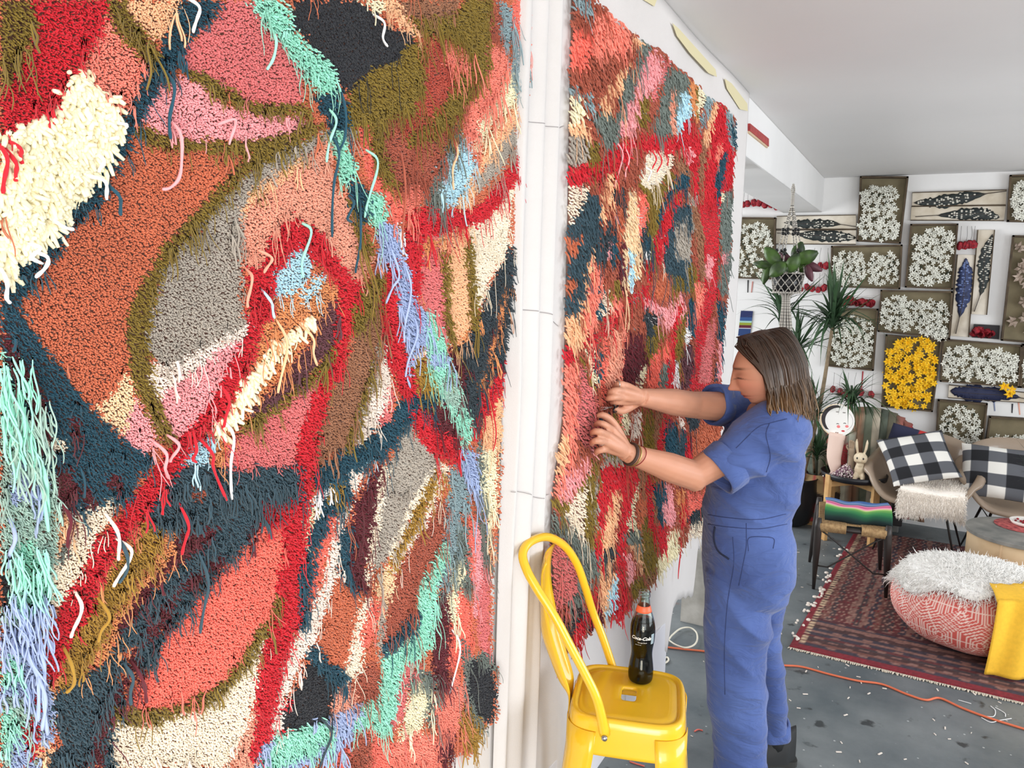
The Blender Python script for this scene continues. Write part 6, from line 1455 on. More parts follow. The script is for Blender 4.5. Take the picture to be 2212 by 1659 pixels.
mot = np.sin(vv*75+band_i*1.7)*np.sin(uu*190+band_i); C = np.where((mot > .45)[..., None], np.array(lin((150, 116, 104))), C); mot2 = np.sin(vv*48+band_i*2.9)*np.cos(uu*150); C = np.where((mot2 > .7)[..., None], np.array(lin((104, 30, 36))), C)
bd = vv < .46; C2 = np.array(cz)[seq[(np.floor(vv/.03).astype(int)+7) % 400]]; mot = np.sin(uu*42)*np.sin(vv*95); C2 = np.where((mot > .5)[..., None], np.array(lin((132, 96, 88))), C2); C = np.where(bd[..., None], C2, C)
eL = (uu > .035) & (uu < .065); zz = (np.floor(vv/.02).astype(int) % 2 == 0); C = np.where((eL & zz)[..., None], np.array(lin((196, 170, 140))), C)
C = np.where(((uu < .028) | (vv < .05))[..., None], np.array(lin((122, 30, 42))), C)
C = C*(1+.25*rs.uniform(-1, 1, (nu, nv, 1)))*.92
F = np.stack([(np.arange(nu-1)[:, None]*nv+np.arange(nv-1)[None]).ravel()+k for k in (0, nv, nv+1, 1)], 1)
o = bulk('rug', P.reshape(-1, 3), F, vmat('rug_pile', .95), None, True, col=C.reshape(-1, 3)); tag(o, 'worn dark red patterned rug under the pouf and stool', 'rug'); solid(o, .009, -1)
m = MB()
for k in range(420):
    u = RWd*k/420; b = Ra+ex*u; m.tube([b+A3(0, 0, .006), b-ey*R_.uniform(.008, .022)+ex*R_.uniform(-.006, .006)+A3(0, 0, .003)], .003, 4)
o = m.build('fringe', mat('rug_fringe', (206, 196, 180), .95), bpy.data.objects['rug']); tag(o, kind='stuff')
m = MB()
for k in range(40):
    b = Ra+ly*R_.uniform(.1, 1.9)-ex*R_.uniform(-.02, .03); m.ell(b+A3(0, 0, .014), (R_.uniform(.006, .016), R_.uniform(.006, .02), .007), n=7, m=5)
tag(m.build('lint', mat('lint', (226, 216, 206), .95), bpy.data.objects['rug'], True), kind='stuff')
# ---------------- pouf, fur and yellow throw ----------------
PC = onZ(2098, 1395, 0); PC[1] += .10; PR = .40; PH = .36
pouf = thing('pouf', 'round floor pouf in coral cloth printed with white spiderweb hexagons', 'pouf', tuple(PC))
nu, nv = 440, 110; a_ = np.arange(nu)*2*math.pi/nu; s_ = np.linspace(0, 1, nv)
el = s_*math.pi*.5*1.92-math.pi*.5*.96; rr = PR*np.sign(np.cos(el))*np.abs(np.cos(el))**.42; zz = PH*.5+PH*.5*np.sin(el)/math.sin(math.pi*.48)
rr = rr[None]*(1+.012*np.cos(a_*8))[:, None]
P = np.stack([PC[0]+rr*np.cos(a_)[:, None], PC[1]+rr*np.sin(a_)[:, None], np.broadcast_to(zz, rr.shape)+.012], -1)
arc = np.concatenate([[0], np.cumsum(np.hypot(np.diff(rr[0]), np.diff(zz)))]); X = (a_*PR)[:, None]+0*arc[None]; Y = np.broadcast_to(arc, X.shape)
hs_ = .19; best = np.full(X.shape, 9.); ang = np.zeros(X.shape)
for row in range(-1, 9):
    cy = row*hs_*.866-.02; off = hs_*.5*(row % 2)
    cx = np.round((X-off)/hs_)*hs_+off; dx, dy = X-cx, Y-cy; hd_ = np.max([np.abs(dx*math.cos(t)+dy*math.sin(t)) for t in (0, math.pi/3, 2*math.pi/3)], 0); b = hd_ < best; best = np.where(b, hd_, best); ang = np.where(b, np.arctan2(dy, dx), ang)
line = ((best/.0145) % 1 < .36) & (best > .012); sp_ = np.abs(((ang+math.pi/6) % (math.pi/3))-math.pi/6)*best; spoke = (sp_ < .0022) & (best > .01)
C = np.where((line | spoke)[..., None], np.array(lin((240, 214, 204))), np.array(lin((206, 92, 84))))
F = np.array([(i*nv+j, ((i+1) % nu)*nv+j, ((i+1) % nu)*nv+j+1, i*nv+j+1) for i in range(nu) for j in range(nv-1)])
bulk('cover', P.reshape(-1, 3), F, vmat('printed_cotton', .9, bump=.2, bscale=400), pouf, True, col=C.reshape(-1, 3))
def fur(name, pts, nrm, L, r, m, parent, droop, curl=.2, S=4, out=.6, rs=None):
    n = len(pts); rs = rs or NR; D = nrm*out+rs.normal(0, .25, (n, 3)); D /= np.linalg.norm(D, axis=1)[:, None]
    V, F, k = strands(pts, D, L, r, S, 3, droop=droop, curl=curl, rs=rs, tip=.15); o = bulk(name, V, F, m, parent, True, v=np.repeat(rs.uniform(0, 1, n), k)); return tag(o, kind='stuff')
furm = mat('white_fur', (250, 248, 244), .7, attr=.08, sheen=.3); furm2 = mat('cream_fur', (254, 246, 236), .8, attr=.08, sheen=.3)
ft = thing('fur_throw', 'long haired white fur throw draped over the pouf', 'throw', tuple(PC+A3(0, 0, PH)))
def ftop(r, a):
    e = max(0, r-PR*.80); z = PH+.018+.018*math.cos(r*7)-1.2*e**1.3*2.2; return PC+A3(r*math.cos(a), r*math.sin(a), z)
def flim(a):
    return PR*(.90+.07*math.sin(a*3+.6)+.04*math.sin(7*a)+.20*max(0, math.cos(a-3.35))**6-.16*max(0, math.cos(a+.95))**2)
V, F = grid(30, 60, lambda u, v: ftop(u*flim(v*2*math.pi)*.97, v*2*math.pi)); solid(bulk('hide', V, F, furm, ft), .008)
n = 8000; a = NR.uniform(0, 2*math.pi, n); q = np.sqrt(NR.uniform(0, 1, n)); pts = np.array([ftop(q[i]*flim(a[i]), a[i]) for i in range(n)]); nr = np.stack([np.cos(a)*q*.8, np.sin(a)*q*.8, np.full(n, .55)], 1)
fur('fur', pts, nr, NR.uniform(.035, .065, n), .0016, furm, ft, .30+.35*q, .25, S=3)
yt = mat('mustard_wool', (236, 186, 56), .95, var=.05, scale=60, bump=.4, bscale=500)
th = thing('yellow_throw', 'mustard yellow wool throw hanging in folds over the right of the pouf', 'throw', tuple(PC+A3(.2, -.3, 0)))
ctr = [(2148, 1300, 2110, 1330, 2150, 1460)]
def thr(u, v):
    a = math.radians(-80+70*u); rim = PR*1.04+.012*math.sin(u*24+v*3)+.02*v
    if v < .3: r = rim*(.55+.45*v/.3); z = PH+.035-.03*(v/.3)**3
    else: r = rim+.05*math.sin((v-.3)*2.4); z = (PH+.005)*(1-(v-.3)/.7)+.028
    return PC+A3(r*math.cos(a-.10*v), r*math.sin(a-.10*v), z)
V, F = grid(80, 30, thr); solid(bulk('throw_cloth', V, F, yt, th), .008)
# ---------------- drum table with dish, doily and potted plant ----------------
DC = onZ(2215, 1150, .44); DR = abs(onZ(2083, 1130, .44)[0]-DC[0])*.98
dt = thing('drum_table', 'round cardboard drum table with a paint stained grey top', 'table', (DC[0], DC[1], 0)); M = Matrix.Translation((DC[0], DC[1], 0))
MB().lathe([(DR*.96, 0), (DR*.965, .2), (DR*.96, .42), (DR*.93, .42), (DR*.93, .0)], 64, M).build('drum', mat('drum_card', (210, 184, 148), .8, c2=(190, 160, 122), scale=5), dt, True)
MB().lathe([(0, .418), (DR, .418), (DR*1.0, .438), (DR*.99, .441), (0, .441)], 64, M).build('table_top', mat('stained_top', (140, 138, 132), .6, c2=(98, 100, 98), scale=7), dt, False)
V, F = grid(12, 4, lambda u, v: A3(DC[0], DC[1], .415*v)+A3(math.cos(-2.05+.02*math.sin(v*6)), math.sin(-2.05+.02*math.sin(v*6)), 0)*(DR*.965+.006*(1-u))+A3(.02*u, 0, 0)); bulk('card_flap', V, F, mat('drum_card', (210, 184, 148)), dt)
dc = onZ(2212, 1136, .445); dl = MB().lathe([(0, 0), (.155, 0), (.158, .003), (0, .005)], 48, Matrix.Translation(dc-A3(0, 0, .003))).build('round_mat', mat('red_mat', (190, 96, 92), .85, c2=(120, 50, 56), scale=40), None, True); tag(dl, 'round red patterned mat on the drum table', 'mat')
dd = thing('dish', 'shallow white dish with red petals standing on the red mat', 'dish', tuple(dc+A3(.02, .02, .004)))
MB().lathe([(.06, .002), (.085, .006), (.098, .026), (.095, .027), (.082, .010), (0, .006)], 36, Matrix.Translation(dc+A3(.02, .02, .003))).build('dish', mat('white_glaze', (232, 228, 222), .25), dd, True)
m = MB(); [m.ell(dc+A3(.02+R_.gauss(0, .03), .02+R_.gauss(0, .03), .018+R_.uniform(0, .01)), (.008, .008, .005), n=6, m=4) for _ in range(50)]
tag(m.build('petals', redm, dd, True), kind='stuff')
tc_ = onZ(2222, 1118, .445)+A3(.03, .02, 0); fp = thing('potted_pine', 'terracotta pot with a dark needled plant on the drum table at the photo edge', 'plant', tuple(tc_)); M = Matrix.Translation(tc_+A3(0, 0, .032))
MB().lathe([(.035, 0), (.058, .10), (.064, .10), (.066, .125), (.058, .125), (.055, .11), (0, .11)], 28, M).build('pot', mat('terracotta', (206, 130, 92), .85), fp, True)
m = MB(); NRs = np.random.RandomState(6)
for k in range(9):
    b = tc_+A3(0, 0, .14); e = b+A3(NRs.uniform(-.11, .08), NRs.uniform(-.08, .08), NRs.uniform(.10, .30)); S_ = spline([b, (b+e)/2+A3(0, 0, .03), e], 12); m.tube(S_, .002, 5)
    V, F, _ = strands(np.repeat(S_[3:], 14, 0), NRs.normal(0, 1, (126, 3)), NRs.uniform(.02, .05, 126), .0009, 2, 3, rs=NRs, tip=.2); m.add(V, [tuple(f) for q in F for f in q])
m.build('needle_sprays', mat('pine_green', (54, 66, 56), .7), fp, True)
# ---------------- shell armchairs ----------------
shm_ = mat('shell_taupe', (158, 140, 122), .3, var=.04, scale=8, coat=.3); blkm = mat('black_steel', (40, 36, 34), .45)
def shell(label, c, rz, s=1.):
    t = thing('shell_armchair', label, 'chair', (c[0], c[1], 0), 'moulded shell armchairs', world=False); t.rotation_euler = (0, 0, rz)
    # rim keys by angle (0 = right, 90 = back, 270 = front): x, y, z
    ks = [(0, .33, .02, .655), (30, .325, .13, .68), (55, .25, .25, .78), (75, .12, .30, .83), (90, 0, .31, .835), (105, -.12, .30, .83), (125, -.25, .25, .78), (150, -.325, .13, .68), (180, -.33, .02, .655), (205, -.345, -.14, .64), (222, -.30, -.23, .53), (240, -.21, -.27, .43), (270, 0, -.28, .405), (300, .21, -.27, .43), (318, .30, -.23, .53), (335, .345, -.14, .64), (360, .33, .02, .655)]
    K2 = np.array(ks); th = np.linspace(0, 360, 73)[:-1]; rim = np.stack([np.interp(th, K2[:, 0], K2[:, i]) for i in (1, 2, 3)], 1)
    for _ in range(3): rim = (np.roll(rim, 1, 0)+2*rim+np.roll(rim, -1, 0))/4
    V = []; nr_ = 16
    for i in range(nr_):
        q = i/(nr_-1); rq = q**.62 if q < .9 else q**.62
        for j in range(72):
            xy = rim[j, :2]*(.06+.94*rq); front = max(0, -math.sin(math.radians(th[j])))**2; pw = 2.6+front*1.5; z = .425+(rim[j, 2]-.425)*max(0, (q-.25)/.75)**(1.7)
            V.append(A3(*xy, z)*s)
    for off_, dz in ((.022, -.002), (.040, -.012), (.048, -.030)):
        for j in range(72):
            cw = abs(math.cos(math.radians(th[j])))**.7*(1 if th[j] < 215 or th[j] > 325 else .4)+.15; nrm_ = unit(A3(rim[j, 0], rim[j, 1], 0)); V.append((A3(*(rim[j, :2]*1.0), rim[j, 2])+nrm_*off_*cw+A3(0, 0, dz))*s)
    nr_ += 3
    F = [(i*72+j, i*72+(j+1) % 72, (i+1)*72+(j+1) % 72, (i+1)*72+j) for i in range(nr_-1) for j in range(72)]+[tuple(range(72))[::-1]]
    solid(bulk('shell', V, F, shm_, t), .007)
    for x in (-1, 1):
        for y in (-1, 1):
            MB().tube([(x*.13, y*.10, .415), (x*.15, y*.13, .40), (x*.26, y*.24, 0)], [.007, .010, .006], 8).build('leg', blkm, t, True)
        MB().tube([(x*.17, -.14, .32), (x*.17, .14, .32)], .004, 6).build('cross_rod', blkm, t, True)
    return t
S1 = onZ(1985, 1072, .43); S1[1] = max(S1[1], 6.02); S2 = A3(.62, 6.36, 0)
sh1 = shell('brown moulded armchair with a checked pillow and a sheepskin, left of the two', (S1[0]+.02, 6.16), -.10, .97); sh2 = shell('brown moulded armchair with a checked pillow, right one behind the drum table', (.65, 6.24), .10, .98)
def pillow(label, cen, ux, uz, sx, sz, th_, n1, offx=0., offz=0., nm='checked_pillow'):
    ux, uz = unit(ux), unit(uz); un = unit(np.cross(ux, uz)); t = thing(nm, label, 'pillow', tuple(cen), 'black and white checked pillows'); n = 84
    for side in (1, -1):
        V = []; C = []
        for i in range(n):
            for j in range(n):
                a, b = i/(n-1)*2-1, j/(n-1)*2-1; e = max(0, (1-abs(a)**3.0)*(1-abs(b)**3.0))**.5; pin = 1-.10*(a*a*(1-b*b)*0+b*b*(1-a*a)*.6+a*a*(1-b*b)*.6)
                V.append(cen+ux*a*sx*pin+uz*b*sz*pin+un*side*th_*e*(1+.05*math.sin(a*5+b*4)))
                ca = (math.floor((a+1)/2*n1+offx) % 2); cb = (math.floor((b+1)/2*n1+offz) % 2)
                C.append(lin((230, 228, 222)) if ca+cb == 0 else lin((92, 94, 100)) if ca+cb == 1 else lin((26, 27, 32)))
        F = np.array([(i*n+j, (i+1)*n+j, (i+1)*n+j+1, i*n+j+1) for i in range(n-1) for j in range(n-1)]); bulk('pillow_side', V, F, fabv, t, True, col=np.array(C))
    return t
PY1 = 5.98
q1, q2, q3, q4 = onY(1912, 955, PY1+.10), onY(2018, 935, PY1+.14), onY(2052, 1030, PY1-.06), onY(1952, 1040, PY1-.08)
pillow('checked black and white pillow tilted in the left shell armchair', (q1+q2+q3+q4)/4, (q2+q3)-(q1+q4), (q1+q2)-(q3+q4), .212, .188, .07, 4.6, .6, .7)
q1, q2, q3, q4 = onY(2106, 972, 6.22), onY(2218, 988, 6.2), onY(2214, 1072, 6.02), onY(2103, 1058, 6.02)
pillow('checked black and white pillow upright in the right shell armchair', (q1+q2+q3+q4)/4, (q2+q3)-(q1+q4), (q1+q2)-(q3+q4), .235, .20, .07, 4.4, .5, .3)
q1 = onY(1972, 962, 6.30); ps = thing('patchwork_pillow', 'navy and red patchwork pillow tucked behind the checked one', 'pillow', tuple(q1)); n = 30; V = []; C = []
ux, uz, un = unit((1, .1, -.22)), unit((.22, .25, 1)), unit((0, -1, .25))
for sd_ in (1, -1):
    for i in range(n):
        for j in range(n):
            a, b = i/(n-1)*2-1, j/(n-1)*2-1; e = max(0, (1-a**4)*(1-b**4))**.5; V.append(q1+ux*a*.17+uz*b*.12+un*sd_*.05*e); C.append(lin((48, 50, 78)) if a < .1 and b > -.2 else lin((206, 54, 52)) if a < .55 and b > -.3 else lin((196, 170, 160)) if a < .3 else lin((120, 60, 60)))
F = [(k*n*n+i*n+j, k*n*n+(i+1)*n+j, k*n*n+(i+1)*n+j+1, k*n*n+i*n+j+1) for k in (0, 1) for i in range(n-1) for j in range(n-1)]; bulk('pillow_cover', V, F, fabv, ps, True, col=np.array(C))
# sheepskin hanging over the front of the left shell chair
sk = thing('sheepskin', 'short cream sheepskin draped over the seat front of the left shell armchair', 'sheepskin', (S1[0], S1[1]-.2, .45))
skx0, skx1 = onY(1950, 1060, 5.86), onY(2078, 1080, 5.86)
def skp(u, v):
    c = skx0*(1-u)+skx1*u; y = 5.86+.26*max(0, 1-v*2.2); zt = .485-.10*0; z = .495+.03*(1-min(1, v*2.2))*1+.006*math.sin(u*9)
    if v > .45: y = 5.86-.035*math.sin((v-.45)*2.4); z = .495-.15*((v-.45)/.55)*(1+.12*math.sin(u*6+1))
    wv = 1+.05*math.sin(v*8); return A3(c[0]*1.0+(u-.5)*.03*wv, y-.01*math.sin(u*3.14), z)
V, F = grid(26, 26, skp); solid(bulk('hide', V, F, furm2, sk), .03)
n = 5500; U_ = NR.uniform(-.01, 1.01, n); V_ = NR.uniform(0, 1.02, n); pts = np.array([skp(U_[i], V_[i]) for i in range(n)]); nr = np.where((V_ > .4)[:, None], np.array([[0, -1, .1]]), np.array([[0, -.3, 1]]))+np.stack([(U_-.5)*1.2, 0*U_, (.0-V_)*.5], 1)
fur('fleece', pts+nr*.012, nr, NR.uniform(.018, .032, n), .0016, furm2, sk, .3, .35, 2)
# ---------------- woven stool with folded blanket ----------------
WZ = .43; FLp, FRp = onZ(1768, 1131, WZ), onZ(1919, 1149, WZ); dirw = unit(A3(FRp[0]-FLp[0], FRp[1]-FLp[1], 0)); back = A3(-dirw[1], dirw[0], 0); back = back if back[1] > 0 else -back
BLp, BRp = FLp+back*.50+dirw*.02, FRp+back*.50+dirw*.01; ws = thing('woven_chair', 'low black wooden chair with woven cord seat and crossed steel braces', 'chair', ((FLp[0]+FRp[0])/2, (FLp[1]+BLp[1])/2, 0)); cen = (FLp+FRp+BLp+BRp)/4
cordmat = mat('paper_cord', (180, 150, 108), .9, c2=(148, 118, 82), scale=60); ebony = mat('ebonised_wood', (44, 38, 36), .45)
feet = []
for p, ft_ in ((FLp, (1757, 1272)), (FRp, (1913, 1295)), (BLp, None), (BRp, None)):
    o_ = unit(A3(*(p-cen)[:2], 0)); f_ = onZ(*ft_, 0) if ft_ else A3(p[0], p[1], 0)+o_*.05; f_ = A3(f_[0], f_[1], 0); feet.append(f_)
    MB().tube([A3(*p[:2], WZ+.035), A3(*p[:2], WZ-.02), p*.6+f_*.4, f_], [.016, .022, .021, .009], 12).build('leg', ebony, ws, True)
for a, b in ((FLp, FRp), (FRp, BRp), (BRp, BLp), (BLp, FLp)): MB().tube([a-A3(0, 0, .02), b-A3(0, 0, .02)], .015, 10).build('seat_rail', ebony, ws, True)
def seatp(u, v, dz=0):
    a = FLp*(1-u)+FRp*u; b = BLp*(1-u)+BRp*u; return a*(1-v)+b*v+A3(0, 0, dz-.018*math.sin(u*3.14)*math.sin(v*3.14))
cordn = 64; V = []; F = []
for k in range(cordn):
    u0 = (k+.05)/cordn; u1 = (k+.95)/cordn
    if .40 < u0 < .60: rng = [(.0, .0)]
    b = len(V); pr_ = [(-.02, -.045), (-.035, -.02), (-.03, .004), (0, .008), (.5, .008), (1, .008), (1.03, .004), (1.035, -.02)]
    if .40 < u0 < .62: pr_ = [(.04, .004), (.3, .008), (.5, .008), (.7, .008), (.96, .004)]
    for v, dz in pr_: V += [seatp(u0, v, dz), seatp((u0+u1)/2, v, dz+.003), seatp(u1, v, dz)]
    for i in range(len(pr_)-1): F += [(b+i*3+j, b+i*3+j+1, b+i*3+4+j, b+i*3+3+j) for j in (0, 1)]
solid(bulk('woven_seat', V, F, cordmat, ws), .003)
for a, b in ((0, 1), (1, 0)):
    A_ = feet[a]*.45+(FLp, FRp)[a]*.55; B_ = (FLp, FRp)[b]-A3(0, 0, .03); A_ = A3(*A_[:2], .16); m_ = A_*.82+B_*.18; m_[2] = A_[2]; MB().tube([A_, m_, B_*.85+A_*.15, B_], .005, 7).build('brace', blkm, ws, True)
sb = thing('folded_blanket', 'folded blanket striped pink, green and blue on the woven chair', 'blanket', tuple(cen)); N1 = 90
stripe = [(0, (52, 96, 160)), (.10, (120, 150, 190)), (.16, (34, 50, 90)), (.20, (236, 150, 186)), (.26, (206, 50, 120)), (.34, (240, 160, 190)), (.38, (200, 210, 140)), (.42, (110, 170, 80)), (.50, (50, 130, 70)), (.60, (24, 84, 56)), (.70, (18, 44, 44)), (.84, (14, 26, 36)), (.90, (200, 200, 200)), (.915, (30, 70, 130)), (1.0, (36, 84, 150))]
sp = np.array([s[0] for s in stripe]); scx = np.array([lin(s[1]) for s in stripe]); V = []; C = []
for i in range(40):
    u = i/39
    for j in range(N1):
        s = j/(N1-1); wob = .02*math.sin(u*6.3+.5)+.012*abs(math.sin(u*3.14))
        if s < .5: v = .80-1.2*s; dz = .060-.008*math.cos(s*9)
        elif s < .85: an_ = (s-.5)/.35*math.pi; v = .20-.055*math.sin(an_)-.02; dz = .030+.030*math.cos(an_)
        else: v = .18+(s-.85)*1.6; dz = .002
        V.append(seatp(.09+.98*u+.01*math.sin(s*8), v+.010*math.sin(u*12), dz+.012+.004*math.sin(u*14+s*5)))
        si = np.clip(s*1.05-.02+wob*.8-.03*math.exp(-((u-.62)/.08)**2), 0, 1); C.append([np.interp(si, sp, scx[:, k]) for k in range(3)])
F = [(i*N1+j, (i+1)*N1+j, (i+1)*N1+j+1, i*N1+j+1) for i in range(39) for j in range(N1-1)]; solid(bulk('blanket_cloth', V, F, fabv, sb, True, col=np.array(C)), .006, -1)
# ---------------- tray table with its objects ----------------
TCn = onY(1844, 1030, 6.18); TZ = float(TCn[2]); tt_ = thing('tray_table', 'small table with pale wooden legs and a round black tray top', 'table', (TCn[0], TCn[1], 0)); M = Matrix.Translation((TCn[0], TCn[1], TZ)); TR_ = .225
ZTt = TZ+.004
MB().lathe([(0, -.012), (TR_*.93, -.012), (TR_, -.002), (TR_*1.03, .035), (TR_*1.0, .036), (TR_*.95, .004), (0, .002)], 48, M).build('tray', mat('black_tray', (26, 27, 32), .4), tt_, True)
pine = mat('pale_wood', (214, 174, 118), .6, c2=(196, 150, 96), scale=12)
for a in (-2.35, -.78, .78, 2.35):
    e = A3(math.cos(a), math.sin(a), 0); p = A3(TCn[0], TCn[1], 0)+e*TR_*.99; u = A3(-e[1], e[0], 0); MB().box((-.022, -.014, 0), (.022, .014, TZ+.03), basis(p, u, e, (0, 0, 1))).build('leg', pine, tt_, bevel=.002)
for a in (.785, -.785):
    e = A3(math.cos(a), math.sin(a), 0); u = A3(-e[1], e[0], 0); MB().box((-TR_*.97, -.012, TZ-.06), (TR_*.97, .012, TZ-.022), basis(A3(TCn[0], TCn[1], 0), e, u, (0, 0, 1))).build('cross_bar', pine, tt_)
plas = mat('pink_plaster', (232, 204, 190), .6); YT = TCn[1]
lg = onY(1800, 1015, YT-.06); lg[2] = ZTt+.003; lt_ = thing('mannequin_leg', 'pale pink plaster lower leg standing upside down on the tray', 'ornament', tuple(lg))
tp = onY(1809, 934, YT-.06); MB().tube(spline([lg, lg+A3(.012, 0, .05), lg*.55+tp*.45+A3(-.006, 0, 0), tp], 24), np.interp(np.linspace(0, 1, 24), [0, .1, .3, .7, 1], [.026, .024, .038, .052, .058]), 20).build('calf', plas, lt_, True)
# paddle fan with a painted smiling face
fc = onY(1808, 908, YT-.09); fan = thing('paddle_fan', 'round white paddle fan painted with a smiling face, held in the plaster leg', 'fan', tuple(fc)); fx, fz, fy = unit((1, -.15, .05)), unit((-.05, .0, 1)), unit((-.15, -1, 0)); RF = np.linalg.norm(onY(1848, 908, YT-.09)-onY(1771, 908, YT-.09))/2
fan_ = lambda a, b, d=0: fc+fx*a*RF+fz*b*RF+fy*d
def disc(nm, cx, cy, rx, ry, m, d, th=.002, n=32, a0=0, a1=6.2832, inner=None):
    ts = np.linspace(a0, a1, n); P1 = [(cx+rx*math.cos(t), cy+ry*math.sin(t)) for t in ts]
    if inner: P1 += [(inner[0]+inner[2]*math.cos(t), inner[1]+inner[3]*math.sin(t)) for t in ts[::-1]]
    k = len(P1); V = [fan_(a, b, d+th) for a, b in P1]+[fan_(a, b, d) for a, b in P1]; 
    if inner:
        h = k//2; F = [(i, i+1, k-2-i, k-1-i) for i in range(h-1)]
    else: F = [tuple(range(k))]
    F += [tuple(range(k, 2*k))[::-1]] if not inner else []
    F += [(i, (i+1) % k, k+(i+1) % k, k+i) for i in range(k)]; return bulk(nm, V, F, m, fco if nm.startswith(('painted', 'face_')) else fan, False)
wp_ = mat('fan_paper', (240, 238, 234), .7); dk = mat('hair_paint', (52, 46, 48), .7); rd_ = mat('blush_paint', (236, 130, 130), .7); cr_ = mat('fan_rim', (238, 214, 180), .7)
disc('rim', 0, 0, 1.0, 1.0, cr_, -.004, .003); fco = disc('face', .06, 0, .95, .97, wp_, 0, .002)
disc('painted_hair', -.02, .05, .88, .88, dk, .002, .0006, 40, 1.45, 3.95, (.12, -.02, .80, .80))
for cx, cy, rx, ry, m in ((.10, .05-.42, .10, .09, rd_), (.58, .03-.35, .10, .08, rd_), (.37, -.62, .10, .05, mat('lip_paint', (200, 50, 60), .6))): disc('painted_cheek', cx, cy, rx, ry, m, .002, .0006, 20)
for cx, cy in ((.05, -.22), (.45, -.16)): disc('painted_eye', cx, cy, .08, .05, dk, .002, .0006, 14, .2, 2.9, (cx, cy-.03, .07, .04))
for cx, cy in ((.02, .52), (.40, .50)): disc('painted_brow', cx, cy, .10, .035, mat('brow_paint', (150, 144, 140), .7), .002, .0005, 14)
disc('face_line', .30, 0, .62, .62, mat('grey_paint', (170, 166, 164), .7), .002, .0005, 40, -1.1, .9, (.30, 0, .60, .60))
for s in (-1, 1): MB().tube([fan_(.02+s*.05, -.72, .003), fan_(.02+s*.05, -1.0, .003), fan_(.05+s*.03, -1.5, -.004)], .0035, 6).build('handle_stick', mat('brown_stick', (120, 66, 40), .6), fan, True)
# plaster hand behind, dried flowers, rabbit
hd0 = onY(1837, 1018, YT+.05); hd0[2] = ZTt+.003; hdt = thing('plaster_hand', 'pale plaster forearm and hand standing on the tray behind the dried flowers', 'ornament', tuple(hd0)); cr2 = mat('cream_plaster', (214, 192, 166), .6)
hp_ = onY(1840, 968, YT+.05); MB().tube(spline([hd0, hd0*.5+hp_*.5, hp_], 12), [.030, .028, .026, .024, .022, .021, .020, .020, .021, .022, .022, .018], 14).build('forearm', cr2, hdt, True)
for k in range(4): MB().tube(spline([hp_+A3(-.014+.009*k, 0, -.005), hp_+A3(-.017+.011*k, 0, .03), hp_+A3(-.016+.010*k, -.012, .055+.006*math.sin(k+.6))], 8), .0055, 8).build('finger', cr2, hdt, True)
MB().tube(spline([hp_+A3(-.018, 0, -.02), hp_+A3(-.034, -.008, .004), hp_+A3(-.032, -.014, .022)], 8), .006, 8).build('thumb', cr2, hdt, True)
df = thing('dried_bouquet', 'bunch of small dried lilac and white flowers lying on the tray', 'flowers', tuple(onY(1822, 1015, YT-.10))); dcn = onY(1824, 1008, YT-.11); dcn[2] = ZTt+.035
m1, m2_ = MB(), MB()
for k in range(420):
    p = dcn+A3(R_.gauss(0, .042), R_.gauss(0, .03), 0); p[2] = ZTt+.008+max(0, .10-.9*abs(p[0]-dcn[0]-.01))*R_.random()**.7; (m1 if k % 2 else m2_).ell(p, (.0055, .0055, .005), n=6, m=4)
tag(m1.build('dried_buds', mat('lilac_buds', (148, 112, 130), .9), df, True), kind='stuff'); tag(m2_.build('dried_buds', mat('pale_buds', (222, 208, 204), .9), df, True), kind='stuff')
rb = onY(1856, 1026, YT-.13); rb[2] = ZTt+.003; rbt = thing('rabbit_figurine', 'cream vinyl rabbit figurine with tall ears sitting on the tray', 'figurine', tuple(rb)); ru_ = mat('aged_vinyl', (226, 212, 184), .5, c2=(196, 176, 146), scale=20)
sc_ = np.linalg.norm(onY(1856, 1026, YT-.13)-onY(1856, 936, YT-.13))/.30; m = MB(); E_ = lambda x, y, z, a, b, c: m.ell(rb+A3(x, y, z)*sc_, (a*sc_, b*sc_, c*sc_), n=20, m=14)
E_(0, .01, .072, .036, .036, .060); E_(0, 0, .118, .026, .026, .03); E_(0, -.008, .165, .046, .040, .040); E_(-.018, -.024, .150, .024, .020, .018); E_(.018, -.024, .150, .024, .020, .018); E_(0, -.036, .150, .016, .012, .012)
for s in (-1, 1):
    E_(s*.024, -.012, .028, .016, .020, .034); E_(s*.026, -.026, .008, .018, .026, .010); m.tube([rb+A3(s*.020, 0, .192)*sc_, rb+A3(s*.030, .0, .235)*sc_, rb+A3(s*.034, 0, .275)*sc_, rb+A3(s*.034, 0, .300)*sc_], [.012*sc_, .019*sc_, .017*sc_, .004*sc_], 12, flat=.5)
E_(0, -.028, .198, .014, .012, .010); Vr, Nr_, Fr_ = remesh(m, .0035, 3); rbo = bulk('rabbit_body', Vr, Fr_, ru_, rbt)
for s in (-1, 1): MB().ell(rb+A3(s*.020, -.043, .168)*sc_, (.0055*sc_, .004*sc_, .008*sc_), n=10, m=8).build('eye', blk, rbo, True)
